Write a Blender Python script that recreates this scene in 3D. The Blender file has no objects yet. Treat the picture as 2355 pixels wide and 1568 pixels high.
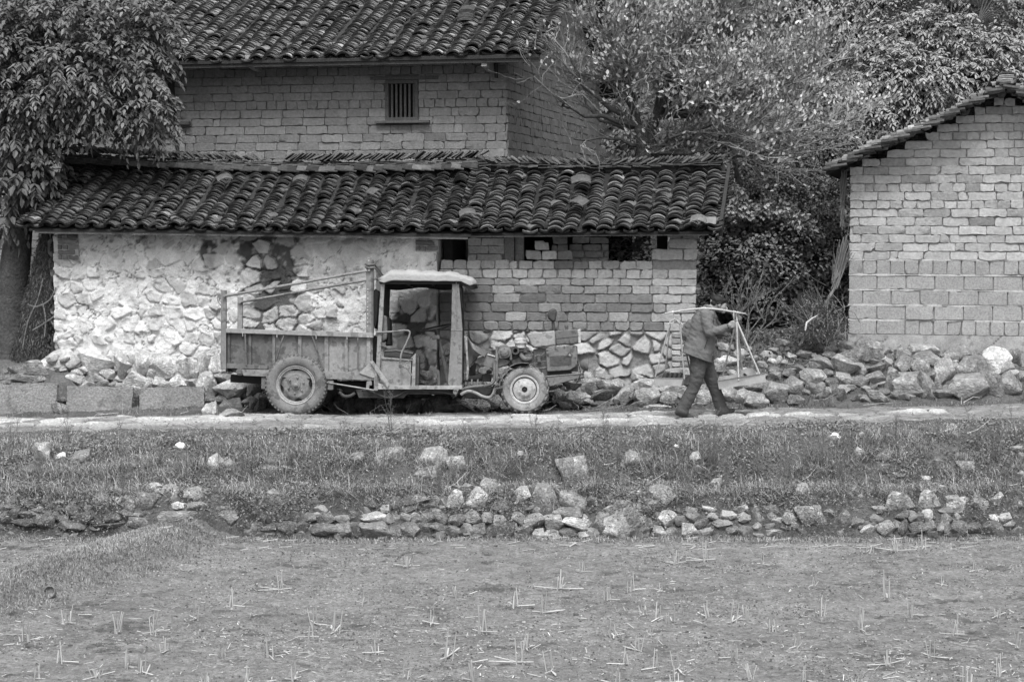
import bpy, bmesh, math, random
import numpy as np
from mathutils import Matrix, Vector
R = math.radians
rnd = random.Random(7)
nr = np.random.RandomState(11)
SC = bpy.context.scene
COL = SC.collection

# ---------------------------------------------------------------- camera, sky, sun, exposure
F = 4176.0                      # focal length in units of the 2355 px wide study frame
CAMZ = 2.65
PITCH = math.atan(284.0 / F)
cam_d = bpy.data.cameras.new('camera')
cam_d.sensor_width = 36.0
cam_d.lens = F / 2355.0 * 36.0
cam_d.clip_start = 0.1
cam_d.clip_end = 1000.0
cam = bpy.data.objects.new('camera', cam_d)
COL.objects.link(cam)
cam.location = (0, 0, CAMZ)
cam.rotation_euler = (math.pi / 2 - PITCH, 0, 0)
SC.camera = cam

world = bpy.data.worlds.new('World')
SC.world = world
world.use_nodes = True
nt = world.node_tree
bg = nt.nodes['Background']
sky = nt.nodes.new('ShaderNodeTexSky')
sky.sky_type = 'NISHITA'
sky.sun_disc = False
SUN_EL, SUN_AZ = 60.0, -14.0     # azimuth from behind the camera (0 = straight behind), negative = left
sky.sun_elevation = R(SUN_EL)
sky.sun_rotation = R(180 + SUN_AZ)
sky.air_density = 2.0
sky.dust_density = 6.0
bw = nt.nodes.new('ShaderNodeRGBToBW')      # black and white film: neutral sky light
nt.links.new(sky.outputs[0], bw.inputs[0])
nt.links.new(bw.outputs[0], bg.inputs[0])
bg.inputs[1].default_value = 0.135

sun_d = bpy.data.lights.new('sun', 'SUN')
sun_d.energy = 2.0
sun_d.angle = R(22)
sun_d.color = (1, 1, 1)
sun = bpy.data.objects.new('sun', sun_d)
COL.objects.link(sun)
sun.rotation_euler = (R(90 - SUN_EL), 0, R(SUN_AZ))
SC.view_settings.view_transform = 'Standard'
SC.view_settings.look = 'None'
SC.view_settings.exposure = 0.45
SC.view_settings.gamma = 1.0
SC.cycles.max_bounces = 5
SC.cycles.diffuse_bounces = 3

# ---------------------------------------------------------------- helpers
FW = Vector((0, math.cos(PITCH), -math.sin(PITCH)))
UP = Vector((0, math.sin(PITCH), math.cos(PITCH)))
RT = Vector((1, 0, 0))
CP = Vector((0, 0, CAMZ))
def ray(px, py):
    return RT * ((px - 1177.5) / F) + UP * (-(py - 784.0) / F) + FW
def W(px, py, Y):
    d = ray(px, py)
    return CP + d * (Y / d.y)
class Frame:
    """A local frame: origin, rotation about z, lean about x; on(px,py,d) = local point of plane y=d seen at a study pixel."""
    def __init__(s, loc, rz=0.0, rx=0.0):
        s.loc = Vector(loc); s.rz = rz; s.rx = rx
        s.M = Matrix.Translation(s.loc) @ Matrix.Rotation(rz, 4, 'Z') @ Matrix.Rotation(rx, 4, 'X')
        s.I = s.M.inverted()
    def on(s, px, py, d=0.0):
        o = s.I @ CP; r = s.I.to_3x3() @ ray(px, py)
        return o + r * ((d - o.y) / r.y)
def alb(t, k=1.0):
    return max(0.004, k * (t ** 2.2))

def hsh(ix, iy, seed=0):
    n = (ix.astype(np.int64) * 374761393 + iy.astype(np.int64) * 668265263 + seed * 982451653) & 0xffffffff
    n = ((n ^ (n >> 13)) * 1274126177) & 0xffffffff
    return ((n ^ (n >> 16)) & 0xffff) / 65535.0
def vn(x, y, seed=0):
    x = np.asarray(x, float); y = np.asarray(y, float)
    ix = np.floor(x); iy = np.floor(y); fx = x - ix; fy = y - iy
    fx = fx * fx * (3 - 2 * fx); fy = fy * fy * (3 - 2 * fy)
    ix = ix.astype(np.int64); iy = iy.astype(np.int64)
    a = hsh(ix, iy, seed); b = hsh(ix + 1, iy, seed); c = hsh(ix, iy + 1, seed); d = hsh(ix + 1, iy + 1, seed)
    return (a + (b - a) * fx) * (1 - fy) + (c + (d - c) * fx) * fy
def fbm(x, y, seed=0, oct=4):
    s = 0; a = 0.5; f = 1.0
    for o in range(oct):
        s = s + a * (vn(x * f, y * f, seed + o * 17) - 0.5); a *= 0.5; f *= 2.03
    return s * 2

def worley(u, v, cs, seed=0, jit=0.85):
    """F1, F2-F1, cell hash for points u,v with cell sizes cs=(cu,cv)."""
    U = u / cs[0]; V = v / cs[1]
    iu = np.floor(U).astype(np.int64); iv = np.floor(V).astype(np.int64)
    f1 = np.full(U.shape, 9.0); f2 = np.full(U.shape, 9.0); idh = np.zeros(U.shape)
    for du in (-2, -1, 0, 1, 2):
        for dv in (-2, -1, 0, 1, 2):
            a = iu + du; b = iv + dv
            cx = a + 0.5 + jit * (hsh(a, b, seed) - 0.5); cy = b + 0.5 + jit * (hsh(a, b, seed + 5) - 0.5)
            d = np.hypot(U - cx, V - cy)
            h = hsh(a, b, seed + 9)
            m = d < f1
            f2 = np.where(m, f1, np.minimum(f2, d)); idh = np.where(m, h, idh); f1 = np.where(m, d, f1)
    return f1, f2 - f1, idh

def worley5(u, v, cs, seed=0, jit=0.85):
    U = u / cs[0]; V = v / cs[1]
    iu = np.floor(U).astype(np.int64); iv = np.floor(V).astype(np.int64)
    f1 = np.full(U.shape, 9.0); f2 = np.full(U.shape, 9.0); idh = np.zeros(U.shape); ox = np.zeros(U.shape); oy = np.zeros(U.shape)
    for du in (-2, -1, 0, 1, 2):
        for dv in (-2, -1, 0, 1, 2):
            a = iu + du; b = iv + dv
            cx = a + 0.5 + jit * (hsh(a, b, seed) - 0.5); cy = b + 0.5 + jit * (hsh(a, b, seed + 5) - 0.5)
            d = np.hypot(U - cx, V - cy); m = d < f1
            f2 = np.where(m, f1, np.minimum(f2, d)); idh = np.where(m, hsh(a, b, seed + 9), idh); ox = np.where(m, U - cx, ox); oy = np.where(m, V - cy, oy); f1 = np.where(m, d, f1)
    return f1, f2 - f1, idh, ox, oy

# materials ------------------------------------------------------
MATS = {}
def mat(name, base=0.3, rough=0.85, ns=6.0, na=0.35, ns2=40.0, na2=0.25, bump=0.3, bscale=30.0, tone=True, objtone=False, metal=0.0, patch=None, spec=0.3, stretch=None, bd=0.01, coord='Object'):
    m = bpy.data.materials.new(name); m.use_nodes = True
    t = m.node_tree; N = t.nodes; Lk = t.links
    p = N['Principled BSDF']
    p.inputs['Roughness'].default_value = rough
    p.inputs['Metallic'].default_value = metal
    p.inputs['Specular IOR Level'].default_value = spec
    tc = N.new('ShaderNodeTexCoord'); src = tc.outputs[coord]
    if stretch:
        mp = N.new('ShaderNodeMapping'); mp.inputs['Scale'].default_value = stretch
        Lk.new(src, mp.inputs[0]); src = mp.outputs[0]
    def noise(sc, det=4.0):
        n = N.new('ShaderNodeTexNoise'); n.inputs['Scale'].default_value = sc; n.inputs['Detail'].default_value = det
        n.inputs['Roughness'].default_value = 0.6
        Lk.new(src, n.inputs['Vector']); return n.outputs['Fac']
    def math_(op, a, b, clamp=False):
        n = N.new('ShaderNodeMath'); n.operation = op; n.use_clamp = clamp
        for i, x in enumerate((a, b)):
            if isinstance(x, (int, float)): n.inputs[i].default_value = x
            else: Lk.new(x, n.inputs[i])
        return n.outputs[0]
    def around(fac, amp):   # 1 + amp*(fac-0.5)*2*1.6
        return math_('ADD', math_('MULTIPLY', math_('SUBTRACT', fac, 0.5), amp * 3.2), 1.0)
    val = math_('MULTIPLY', around(noise(ns), na), base)
    val = math_('MULTIPLY', val, around(noise(ns2), na2))
    if patch:   # (scale, threshold, width, multiplier): paint flaked or stained in blotches
        f = noise(patch[0], 5.0)
        mr = N.new('ShaderNodeMapRange'); mr.inputs[1].default_value = patch[1]; mr.inputs[2].default_value = patch[1] + patch[2]
        mr.inputs[3].default_value = 1.0; mr.inputs[4].default_value = patch[3]
        Lk.new(f, mr.inputs[0]); val = math_('MULTIPLY', val, mr.outputs[0])
    if tone:
        at = N.new('ShaderNodeAttribute'); at.attribute_name = 'tone'
        val = math_('MULTIPLY', val, at.outputs['Fac'])
    if objtone:
        oi = N.new('ShaderNodeObjectInfo')
        sp = N.new('ShaderNodeSeparateColor'); Lk.new(oi.outputs['Color'], sp.inputs[0])
        val = math_('MULTIPLY', val, sp.outputs[0])
    val = math_('MINIMUM', math_('MAXIMUM', val, 0.004), 0.88)
    cb = N.new('ShaderNodeCombineColor')
    for i in range(3): Lk.new(val, cb.inputs[i])
    Lk.new(cb.outputs[0], p.inputs['Base Color'])
    if bump:
        b = N.new('ShaderNodeBump'); b.inputs['Strength'].default_value = bump; b.inputs['Distance'].default_value = bd
        Lk.new(noise(bscale, 6.0), b.inputs['Height']); Lk.new(b.outputs[0], p.inputs['Normal'])
    MATS[name] = m
    return m

M_adobe = mat('adobe', 1.0, 0.95, 3, .2, 24, .26, .6, 35, bd=.02)
M_block = mat('cinder_block', 1.0, 0.95, 3, .15, 42, .42, .9, 110, bd=.015)
M_mortar = mat('mortar', 1.0, 0.95, 5, .3, 50, .3, .7, 40)
M_mason = mat('whitewashed_rubble', 1.0, 0.9, 5, .16, 60, .2, .6, 45, bd=.02)
M_tile = mat('fired_clay_tile', 1.0, 0.97, 3, .3, 24, .4, .6, 30, spec=.1)
M_stone = mat('limestone', 1.0, 0.9, 2.6, .38, 11, .42, 1.0, 9, tone=False, objtone=True, bd=.05, patch=(3.5, .56, .06, 1.55))
M_pebble = mat('small_limestone', 1.0, 0.9, 5, .3, 38, .38, .9, 26, bd=.03, patch=(7, .56, .05, 1.45))
M_soil = mat('soil', 1.0, 1.0, 1.5, .12, 30, .5, 1.0, 38, bd=.05)
M_slab = mat('rough_concrete', 1.0, .95, 3.0, .22, 34, .55, 1.0, 36, bd=.03, patch=(5, .55, .1, .75))
M_wood = mat('old_wood', 1.0, .85, 5, .3, 40, .4, .5, 30, stretch=(1, 1, 1))
M_bark = mat('bark', 1.0, .95, 6, .4, 30, .5, 1.0, 22, bd=.03)
M_leaf = mat('leaf', 1.0, .55, 8, .2, 60, .15, 0, spec=.4)
M_grass = mat('grass_blade', 1.0, .8, 2, .25, 30, .2, 0)
M_straw = mat('straw', 1.0, .7, 10, .15, 50, .15, 0)
M_paint = mat('worn_blue_paint', 1.0, .6, 4, .3, 26, .3, .35, 26, patch=(8, .55, .04, .58))
M_metal = mat('dusty_metal', 1.0, .6, 7, .32, 34, .32, .4, 30, patch=(9, .56, .06, .6))
M_dark = mat('greasy_black_metal', 1.0, .6, 8, .3, 45, .3, .3, 35)
M_rubber = mat('dusty_rubber', 1.0, .85, 7, .35, 50, .3, .4, 45, patch=(9, .56, .05, .6))
M_cloth = mat('tarpaulin', 1.0, .75, 3, .16, 30, .12, .8, 7, bd=.03)
M_jacket = mat('cotton_jacket', 1.0, .95, 5, .12, 60, .12, .6, 22, bd=.02)
M_skin = mat('skin', 1.0, .6, 12, .08, 70, .06, .1, 60)
M_hair = mat('hair', 1.0, .6, 20, .3, 90, .3, .6, 120, stretch=(1, 1, .3))
M_bamboo = mat('bamboo', 1.0, .5, 10, .15, 60, .12, .1, 40)
M_tin = mat('galvanised_tin', 1.0, .5, 8, .2, 50, .12, .15, 25, metal=.0)
M_glass = mat('lamp_glass', 1.0, .15, 5, .1, 40, .1, 0, spec=.6)
M_black = mat('painted_dark', .02, 1.0, 3, .1, 20, .1, 0, tone=False)  # flat black standing in for the shade inside hollows and gaps

# mesh building ----------------------------------------------------
def mesh_np(name, V, FS, mt, tones=None, parent=None, smooth=False):
    """V (N,3); FS list of int arrays (M,k); tones list of arrays per FS or None."""
    me = bpy.data.meshes.new(name)
    V = np.asarray(V, np.float32)
    me.vertices.add(len(V)); me.vertices.foreach_set('co', V.ravel())
    loops = np.concatenate([f.ravel() for f in FS]).astype(np.int32)
    cnt = np.concatenate([np.full(len(f), f.shape[1]) for f in FS]).astype(np.int32)
    st = np.concatenate([[0], np.cumsum(cnt)[:-1]]).astype(np.int32)
    me.loops.add(len(loops)); me.loops.foreach_set('vertex_index', loops)
    me.polygons.add(len(cnt)); me.polygons.foreach_set('loop_start', st); me.polygons.foreach_set('loop_total', cnt)
    me.polygons.foreach_set('use_smooth', np.full(len(cnt), smooth))
    at = me.attributes.new('tone', 'FLOAT', 'FACE')
    tn = np.concatenate(tones) if tones is not None else np.ones(len(cnt))
    at.data.foreach_set('value', tn.astype(np.float32))
    me.materials.append(mt); me.update(calc_edges=True); me.validate()
    return link(name, me, parent)
def link(name, me, parent=None):
    o = bpy.data.objects.new(name, me); COL.objects.link(o)
    if parent is not None: o.parent = parent
    return o
class MB:
    def __init__(s): s.v = []; s.f = []; s.t = []
    def add(s, vs, fs, tone=1.0):
        b = len(s.v); s.v.extend([tuple(v) for v in vs])
        for f in fs: s.f.append(tuple(b + i for i in f)); s.t.append(tone)
    def prism(s, pts, d0, d1, tone=1.0):
        """pts: list of local points (x,_,z); extruded between y=d0 and y=d1."""
        n = len(pts)
        a = [(p[0], d0, p[2]) for p in pts]; b = [(p[0], d1, p[2]) for p in pts]
        s.add(a + b, [tuple(range(n)), tuple(range(2 * n - 1, n - 1, -1))] + [(i, i + n, (i + 1) % n + n, (i + 1) % n) for i in range(n)], tone)
    def box(s, c, size, rot=None, tone=1.0):
        hx, hy, hz = [q / 2 for q in size]
        vs = [Vector((x, y, z)) for z in (-hz, hz) for y in (-hy, hy) for x in (-hx, hx)]
        if rot is not None: vs = [rot @ v for v in vs]
        vs = [v + Vector(c) for v in vs]
        s.add(vs, [(0, 2, 3, 1), (4, 5, 7, 6), (0, 1, 5, 4), (2, 6, 7, 3), (0, 4, 6, 2), (1, 3, 7, 5)], tone)
    def beam(s, a, b, w, h, tone=1.0, up=Vector((0, 0, 1))):
        a = Vector(a); b = Vector(b); d = (b - a).normalized()
        if abs(d.dot(up)) > .97: up = Vector((0, 1, 0))
        x = d.cross(up).normalized(); z = x.cross(d)
        vs = []
        for p in (a, b):
            for i, j in ((-1, -1), (1, -1), (1, 1), (-1, 1)): vs.append(p + x * (i * w / 2) + z * (j * h / 2))
        s.add(vs, [(0, 1, 2, 3), (7, 6, 5, 4), (0, 4, 5, 1), (1, 5, 6, 2), (2, 6, 7, 3), (3, 7, 4, 0)], tone)
    def tube(s, pts, r, n=8, tone=1.0, caps=True, squash=1.0):
        pts = [Vector(p) for p in pts]; m = len(pts)
        rs = r if isinstance(r, (list, tuple)) else [r] * m
        vs = []; prev = None
        for i, p in enumerate(pts):
            d = (pts[min(i + 1, m - 1)] - pts[max(i - 1, 0)])
            d = d.normalized() if d.length > 1e-9 else Vector((0, 0, 1))
            if prev is None:
                x = d.cross(Vector((0, 1, 0)) if abs(d.y) < .9 else Vector((1, 0, 0))).normalized()
            else:
                x = (prev - d * prev.dot(d)); x = x.normalized() if x.length > 1e-6 else d.orthogonal().normalized()
            prev = x; y = d.cross(x)
            for k in range(n):
                a = 2 * math.pi * k / n
                vs.append(p + x * (math.cos(a) * rs[i]) + y * (math.sin(a) * rs[i] * squash))
        fs = []
        for i in range(m - 1):
            for k in range(n):
                k2 = (k + 1) % n
                fs.append((i * n + k, i * n + k2, (i + 1) * n + k2, (i + 1) * n + k))
        if caps and n > 2:
            fs.append(tuple(range(n - 1, -1, -1))); fs.append(tuple((m - 1) * n + k for k in range(n)))
        s.add(vs, fs, tone)
    def lathe(s, prof, c, axis='y', n=32, tone=1.0):
        """prof: list of (radius, along)."""
        vs = []; fs = []; m = len(prof); c = Vector(c)
        for r, h in prof:
            for k in range(n):
                a = 2 * math.pi * k / n
                if axis == 'y': vs.append(c + Vector((r * math.cos(a), h, r * math.sin(a))))
                else: vs.append(c + Vector((r * math.cos(a), r * math.sin(a), h)))
        for i in range(m - 1):
            for k in range(n):
                k2 = (k + 1) % n
                fs.append((i * n + k, i * n + k2, (i + 1) * n + k2, (i + 1) * n + k))
        s.add(vs, fs, tone)
    def build(s, name, mt, parent=None, bevel=0.0, smooth=None, sub=0):
        me = bpy.data.meshes.new(name)
        me.from_pydata(s.v, [], s.f)
        at = me.attributes.new('tone', 'FLOAT', 'FACE'); at.data.foreach_set('value', np.array(s.t, np.float32))
        me.materials.append(mt)
        bm = bmesh.new(); bm.from_mesh(me); bmesh.ops.recalc_face_normals(bm, faces=bm.faces); bm.to_mesh(me); bm.free()
        if smooth is not None:
            me.polygons.foreach_set('use_smooth', np.full(len(me.polygons), True))
            me.set_sharp_from_angle(angle=R(smooth))
        o = link(name, me, parent)
        if bevel:
            b = o.modifiers.new('bevel', 'BEVEL'); b.width = bevel; b.segments = 2; b.limit_method = 'ANGLE'; b.angle_limit = R(40)
        return o
def tag(o, label=None, cat=None, group=None, kind=None):
    if label: o['label'] = label
    if cat: o['category'] = cat
    if group: o['group'] = group
    if kind: o['kind'] = kind
    return o
def thing(name, label, cat, loc=(0, 0, 0), rz=0.0, rx=0.0, group=None):
    o = bpy.data.objects.new(name, None); COL.objects.link(o)
    o.empty_display_size = .2
    o.location = loc; o.rotation_mode = 'XYZ'
    if rx: o.rotation_mode = 'XYZ'; o.rotation_euler = (rx, 0, rz)
    else: o.rotation_euler = (0, 0, rz)
    return tag(o, label, cat, group)

# ---------------------------------------------------------------- terrain
def itp(x, a, b): return np.interp(x, a, b)
def zr(x): return itp(x, [-9, -7.5, -4, 0, 3, 7.5, 12], [-.17, -.15, -.02, 0, .04, .15, .2])
def ytr(x): return itp(x, [-7.5, -4, 0, 3, 7], [24.4, 23.75, 23.55, 23.7, 23.55])
DA = W(400, 1232, 1); DB = W(-40, 1372, 1)
def hitz(px, py, z):
    d = ray(px, py); t = (z - CAMZ) / d.z
    return CP + d * t
_a = hitz(410, 1228, -.88); _b = hitz(-60, 1382, -.88)
def ground(x, y, noise=True):
    x = np.asarray(x, float); y = np.asarray(y, float)
    r = zr(x)
    ytop = itp(x, [-7.5, -4, 0, 7], [22.7, 21.95, 21.7, 21.8])
    wob = .12 * fbm(x * .8, x * 0 + 3.3, 5, 2) if noise else 0
    y1 = y + wob
    z = np.full(np.broadcast(x, y).shape, -.93)
    # terrace wall, ledge, bank
    z = np.where(y1 > 20.12, -.93 + .45 * np.clip((y1 - 20.12) / .3, 0, 1), z)
    z = np.where(y1 > 20.42, -.48 + .06 * np.clip((y1 - 20.42) / .45, 0, 1), z)
    s = np.clip((y1 - 20.87) / np.maximum(ytop - 20.87, .1), 0, 1)
    z = np.where(y1 > 20.87, -.42 + (r - .03 + .42) * (1 - (1 - s) ** 1.7), z)
    z = np.where(y1 > ytop, r - .03 + .03 * np.clip((y1 - ytop) / .6, 0, 1), z)
    # dike in the field
    dx, dy = _b.x - _a.x, _b.y - _a.y; L2 = dx * dx + dy * dy
    t = np.clip(((x - _a.x) * dx + (y - _a.y) * dy) / L2, 0, 3.0)
    dd = np.hypot(x - (_a.x + t * dx), y - (_a.y + t * dy))
    z = np.where(y < 20.2, z + .17 * np.exp(-(dd / .40) ** 4), z)
    # back of the track
    dip = -.10 * np.exp(-((y - 25.6) / .7) ** 2) * ((x > -4.2) & (x < 1.0))
    z = z + dip
    lf = np.clip((-6.25 - x) / .3, 0, 1); rt = np.clip((x - 2.45) / .5, 0, 1)
    zl = .33 * np.clip((y - 26.0) / .25, 0, 1) + .30 * np.clip((y - 26.5) / .6, 0, 1)
    zrr = np.where(y > 24.75, .84 * np.clip((y - 24.75) / 1.45, 0, 1) ** .9, 0)
    z = z + lf * zl + rt * zrr
    z = z + np.where(y > 28, (y - 28) * .02, 0) + np.where(y > 34, (y - 34) * .5, 0)
    if noise:
        fld = y < 20.15
        nz = np.where(fld, .035 * fbm(x * 1.1, y * 1.4, 21, 3) + (.020 * fbm(x * 9, y * 9, 22, 3) + .016 * fbm(x * 15, y * 15, 24, 1)), .05 * fbm(x * 2.2, y * 2.2, 23, 4) + .02 * fbm(x * 11, y * 11, 27, 3))
        trk = np.exp(-((y - ytr(x)) / .8) ** 6)
        z = z + nz * (1 - .75 * trk)
    return z
def gz(x, y): return float(ground(np.array([x]), np.array([y]))[0])
_YS = np.concatenate([np.arange(10, 20, .05), np.arange(20, 30, .015), np.arange(30, 75, .1)])
def march(px, py):
    """ground point seen at a study pixel"""
    d = ray(px, py); t = _YS / d.y
    z = CP.z + d.z * t; g = ground(d.x * t, _YS)
    i = np.argmax(z < g)
    if not (z < g).any(): i = len(_YS) - 1
    Y = _YS[i]; return CP + d * (Y / d.y)
def grid(name, xs, ys, zf, mt, tonef=None, kind='structure', label=None, cat=None):
    X, Y = np.meshgrid(xs, ys); Z = zf(X, Y)
    V = np.stack([X, Y, Z], -1).reshape(-1, 3)
    ny, nx = X.shape
    idx = np.arange(nx * ny).reshape(ny, nx)
    Q = np.stack([idx[:-1, :-1], idx[:-1, 1:], idx[1:, 1:], idx[1:, :-1]], -1).reshape(-1, 4)
    cx = (X[:-1, :-1] + X[1:, 1:]) / 2; cy = (Y[:-1, :-1] + Y[1:, 1:]) / 2
    T = tonef(cx, cy).ravel() if tonef else np.ones(len(Q))
    o = mesh_np(name, V, [Q], mt, [T], smooth=True)
    tag(o, label, cat, kind=kind); return o
def axis(lo, hi, step, far, fstep): return np.unique(np.round(np.concatenate([np.arange(-far, lo, fstep), np.arange(lo, hi, step), np.arange(hi, far + .1, fstep)]), 4))

def field_tone(x, y):
    t = .235 * (1 + .22 * fbm(x * 1.3, y * 2.6, 31, 3) + .22 * fbm(x * 6, y * 8, 32, 3) + .42 * fbm(x * 16, y * 18, 38, 2))
    blot = fbm(x * 4, y * 6, 36, 3) + .3 * fbm(x * 20, y * 20, 37, 2)
    return t * (1 - .45 * np.clip((blot - .30) * 5, 0, 1))
grid('field', axis(-6.4, 6.4, .028, 90, 3), np.concatenate([np.arange(-40, 12.6, 3), np.arange(12.6, 20.13, .028)]), ground, M_soil, field_tone)
def bank_tone(x, y): return .12 * (1 + .5 * fbm(x * 3, y * 3, 41, 4))
grid('bank', axis(-8, 8, .05, 90, 3), np.concatenate([np.arange(20.1,20.5,.02),np.arange(20.5, 25.7, .05)]), ground, M_soil, bank_tone)
def yard_tone(x, y): return .12 * (1 + .5 * fbm(x * 3, y * 3, 43, 4))
grid('yard', axis(-8.5, 9.5, .09, 90, 3), np.arange(25.65, 35, .09), ground, M_soil, yard_tone)
grid('hillside', axis(-12, 14, .5, 120, 6), np.concatenate([np.arange(34.8, 60, .5), np.arange(60, 200, 6)]), lambda x, y: ground(x, y) + np.where(y > 34.9, .5 * fbm(x * .5, y * .5, 45, 3), 0), M_soil, lambda x, y: .05 * (1 + .5 * fbm(x, y, 44, 3)))

# paved track: real cobbles standing out of the dirt
def track_h(x, y):
    yc = ytr(x)
    f1, ed, idh = worley(x + .03 * fbm(x * 6, y * 6, 55, 2), y + .03 * fbm(x * 6 + 3, y * 6, 56, 2), (.30, .20), 51)
    q = np.clip((ed - .05) / .22, 0, 1)
    wear = np.clip(.62 - np.abs(y - yc) / .95 + .95 * fbm(x * 1.1, y * 2.2, 52, 3), 0, 1)
    return q, wear, idh
def track_z(x, y):
    q, wear, idh = track_h(x, y)
    edge = np.clip((np.abs(y - ytr(x)) - .80) / .12, 0, 1)
    return ground(x, y) + .006 + .038 * q * np.clip(wear * 1.6, 0, 1) + .012 * idh * q * wear - .05 * edge
def track_tone(x, y):
    q, wear, idh = track_h(x, y)
    vis = np.clip((wear - .10) * 2.2, 0, 1) * np.clip((q - .12) * 4, 0, 1) * (idh > .12)
    st = (.42 + .22 * idh) * (1 + .12 * fbm(x * 8, y * 8, 53, 3))
    dirt = .27 * (1 + .4 * fbm(x * 9, y * 9, 54, 3)) * np.where(q < .1, .6, 1)
    return dirt + (st - dirt) * vis
def track_mesh():
    xs = np.arange(-8.0, 8.0, .022); vs = np.arange(-.92, .92, .022)
    X, Vv = np.meshgrid(xs, vs); Y = ytr(X) + Vv; Z = track_z(X, Y)
    V = np.stack([X, Y, Z], -1).reshape(-1, 3); ny, nx = X.shape
    idx = np.arange(nx * ny).reshape(ny, nx)
    Q = np.stack([idx[:-1, :-1], idx[:-1, 1:], idx[1:, 1:], idx[1:, :-1]], -1).reshape(-1, 4)
    T = track_tone((X[:-1, :-1] + X[1:, 1:]) / 2, (Y[:-1, :-1] + Y[1:, 1:]) / 2).ravel()
    o = mesh_np('road', V, [Q], M_soil, [T], smooth=True); tag(o, kind='structure')
track_mesh()

# ---------------------------------------------------------------- walls of bricks, rubble masonry, tiled roofs
def brick(mb, x, z, w, h, tone, rr=.014, y0=0.0, jit=.006, M=None):
    rr = rr * .42
    yo = y0 - rnd.uniform(0, .016); tx = rnd.uniform(-.008, .008); tz = rnd.uniform(-.008, .008)
    if w > .25: us = (-1, -.66, -.33, .02, .35, .7, 1)
    elif w > .15: us = (-1, -.45, .1, .55, 1)
    else: us = (-1, 0, 1)
    per = [(u_, -1) for u_ in us] + [(1, rnd.uniform(-.3, .3))] + [(u_, 1) for u_ in us[::-1]] + [(-1, rnd.uniform(-.3, .3))]
    n = len(per); a = []; b = []; c = []
    for k, (i, j) in enumerate(per):
        jx = rnd.uniform(-jit, jit) * .7; jz = rnd.uniform(-jit, jit) * .8
        cr = rr * 2.2 * rnd.random() ** 2 if abs(i) == 1 and abs(j) == 1 else 0
        if rnd.random() < .03: cr += .014
        X = x + w / 2 + i * (w / 2 - cr) + jx; Z = z + h / 2 + j * (h / 2 - cr) + jz
        yy = yo + tx * i + tz * j
        a.append((X, .05, Z)); b.append((X, yy + rr * .9, Z))
        c.append((X - i * rr, yy - rnd.uniform(0, .003), Z - j * rr))
    fs = []
    for k in range(n):
        k2 = (k + 1) % n
        fs.append((k, k2, n + k2, n + k)); fs.append((n + k, n + k2, 2 * n + k2, 2 * n + k))
    vs = a + b + c + [(x + w / 2, yo - .002, z + h / 2)]
    for k in range(n): fs.append((2 * n + k, 2 * n + (k + 1) % n, 3 * n))
    if M is not None: vs = [M @ Vector(v) for v in vs]
    mb.add(vs, fs, tone)
def courses(mb, x0, x1f, z0, z1, ch, bl, tonef, inside, gap=.004, M=None, headers=.22, rr=.014, x0f=None, jit=.006):
    """x1f: right end. inside(x0,x1,z0,z1) -> None to skip or (x0,x1) trimmed."""
    z = z0; row = 0
    while z < z1 - .02:
        h = ch * rnd.uniform(.96, 1.04)
        hdr = rnd.random() < headers
        x = (x0f(z) if x0f else x0) + (0 if row % 2 else -bl * .5) + rnd.uniform(-.05, .05)
        L = x0f(z) if x0f else x0
        while x < x1f:
            w = (bl * .5 if hdr else bl) * rnd.uniform(.93, 1.05)
            if rnd.random() < .06: w = bl * rnd.uniform(.3, .5)
            a = max(x, L); b = min(x + w, x1f)
            if b - a > .05:
                r = inside(a, b, z, z + h)
                if r: brick(mb, r[0] + gap / 2, z + gap / 2 + rnd.uniform(-.004, .004), r[1] - r[0] - gap, h - gap, tonef(r[0], z), rr=rr, M=M, jit=jit)
            x += w
        z += h; row += 1
def rubble_wall(name, x0, x1, z0, z1, res, cs, seed, ramp, mt, parent, M=None, topf=None):
    """A masonry face as a real relief; ramp(u,v,f1,edge,id) -> (height, tone)."""
    xs = np.arange(x0, x1 + res / 2, res); zs = np.arange(z0, z1 + res / 2, res)
    X, Z = np.meshgrid(xs, zs)
    wx = X + .11 * fbm(X * 3, Z * 3, seed + 1, 2) + .022 * fbm(X * 11, Z * 11, seed + 3, 3); wz = Z + .09 * fbm(X * 3 + 9, Z * 3, seed + 2, 2) + .022 * fbm(X * 11, Z * 11, seed + 4, 3)
    f1, ed, idh, ox, oy = worley5(wx, wz, cs, seed)
    h, t = ramp(X, Z, f1, ed, idh, ox, oy)
    # fold the rim back into the wall so the face has thickness
    V = np.stack([X, -h, Z], -1)
    ny, nx = X.shape
    V = V.reshape(-1, 3); idx = np.arange(nx * ny).reshape(ny, nx)
    Q = np.stack([idx[:-1, :-1], idx[:-1, 1:], idx[1:, 1:], idx[1:, :-1]], -1).reshape(-1, 4)
    T = ((t[:-1, :-1] + t[1:, 1:]) / 2).ravel()
    return mesh_np(name, V, [Q], mt, [T], parent, smooth=True)

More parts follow.
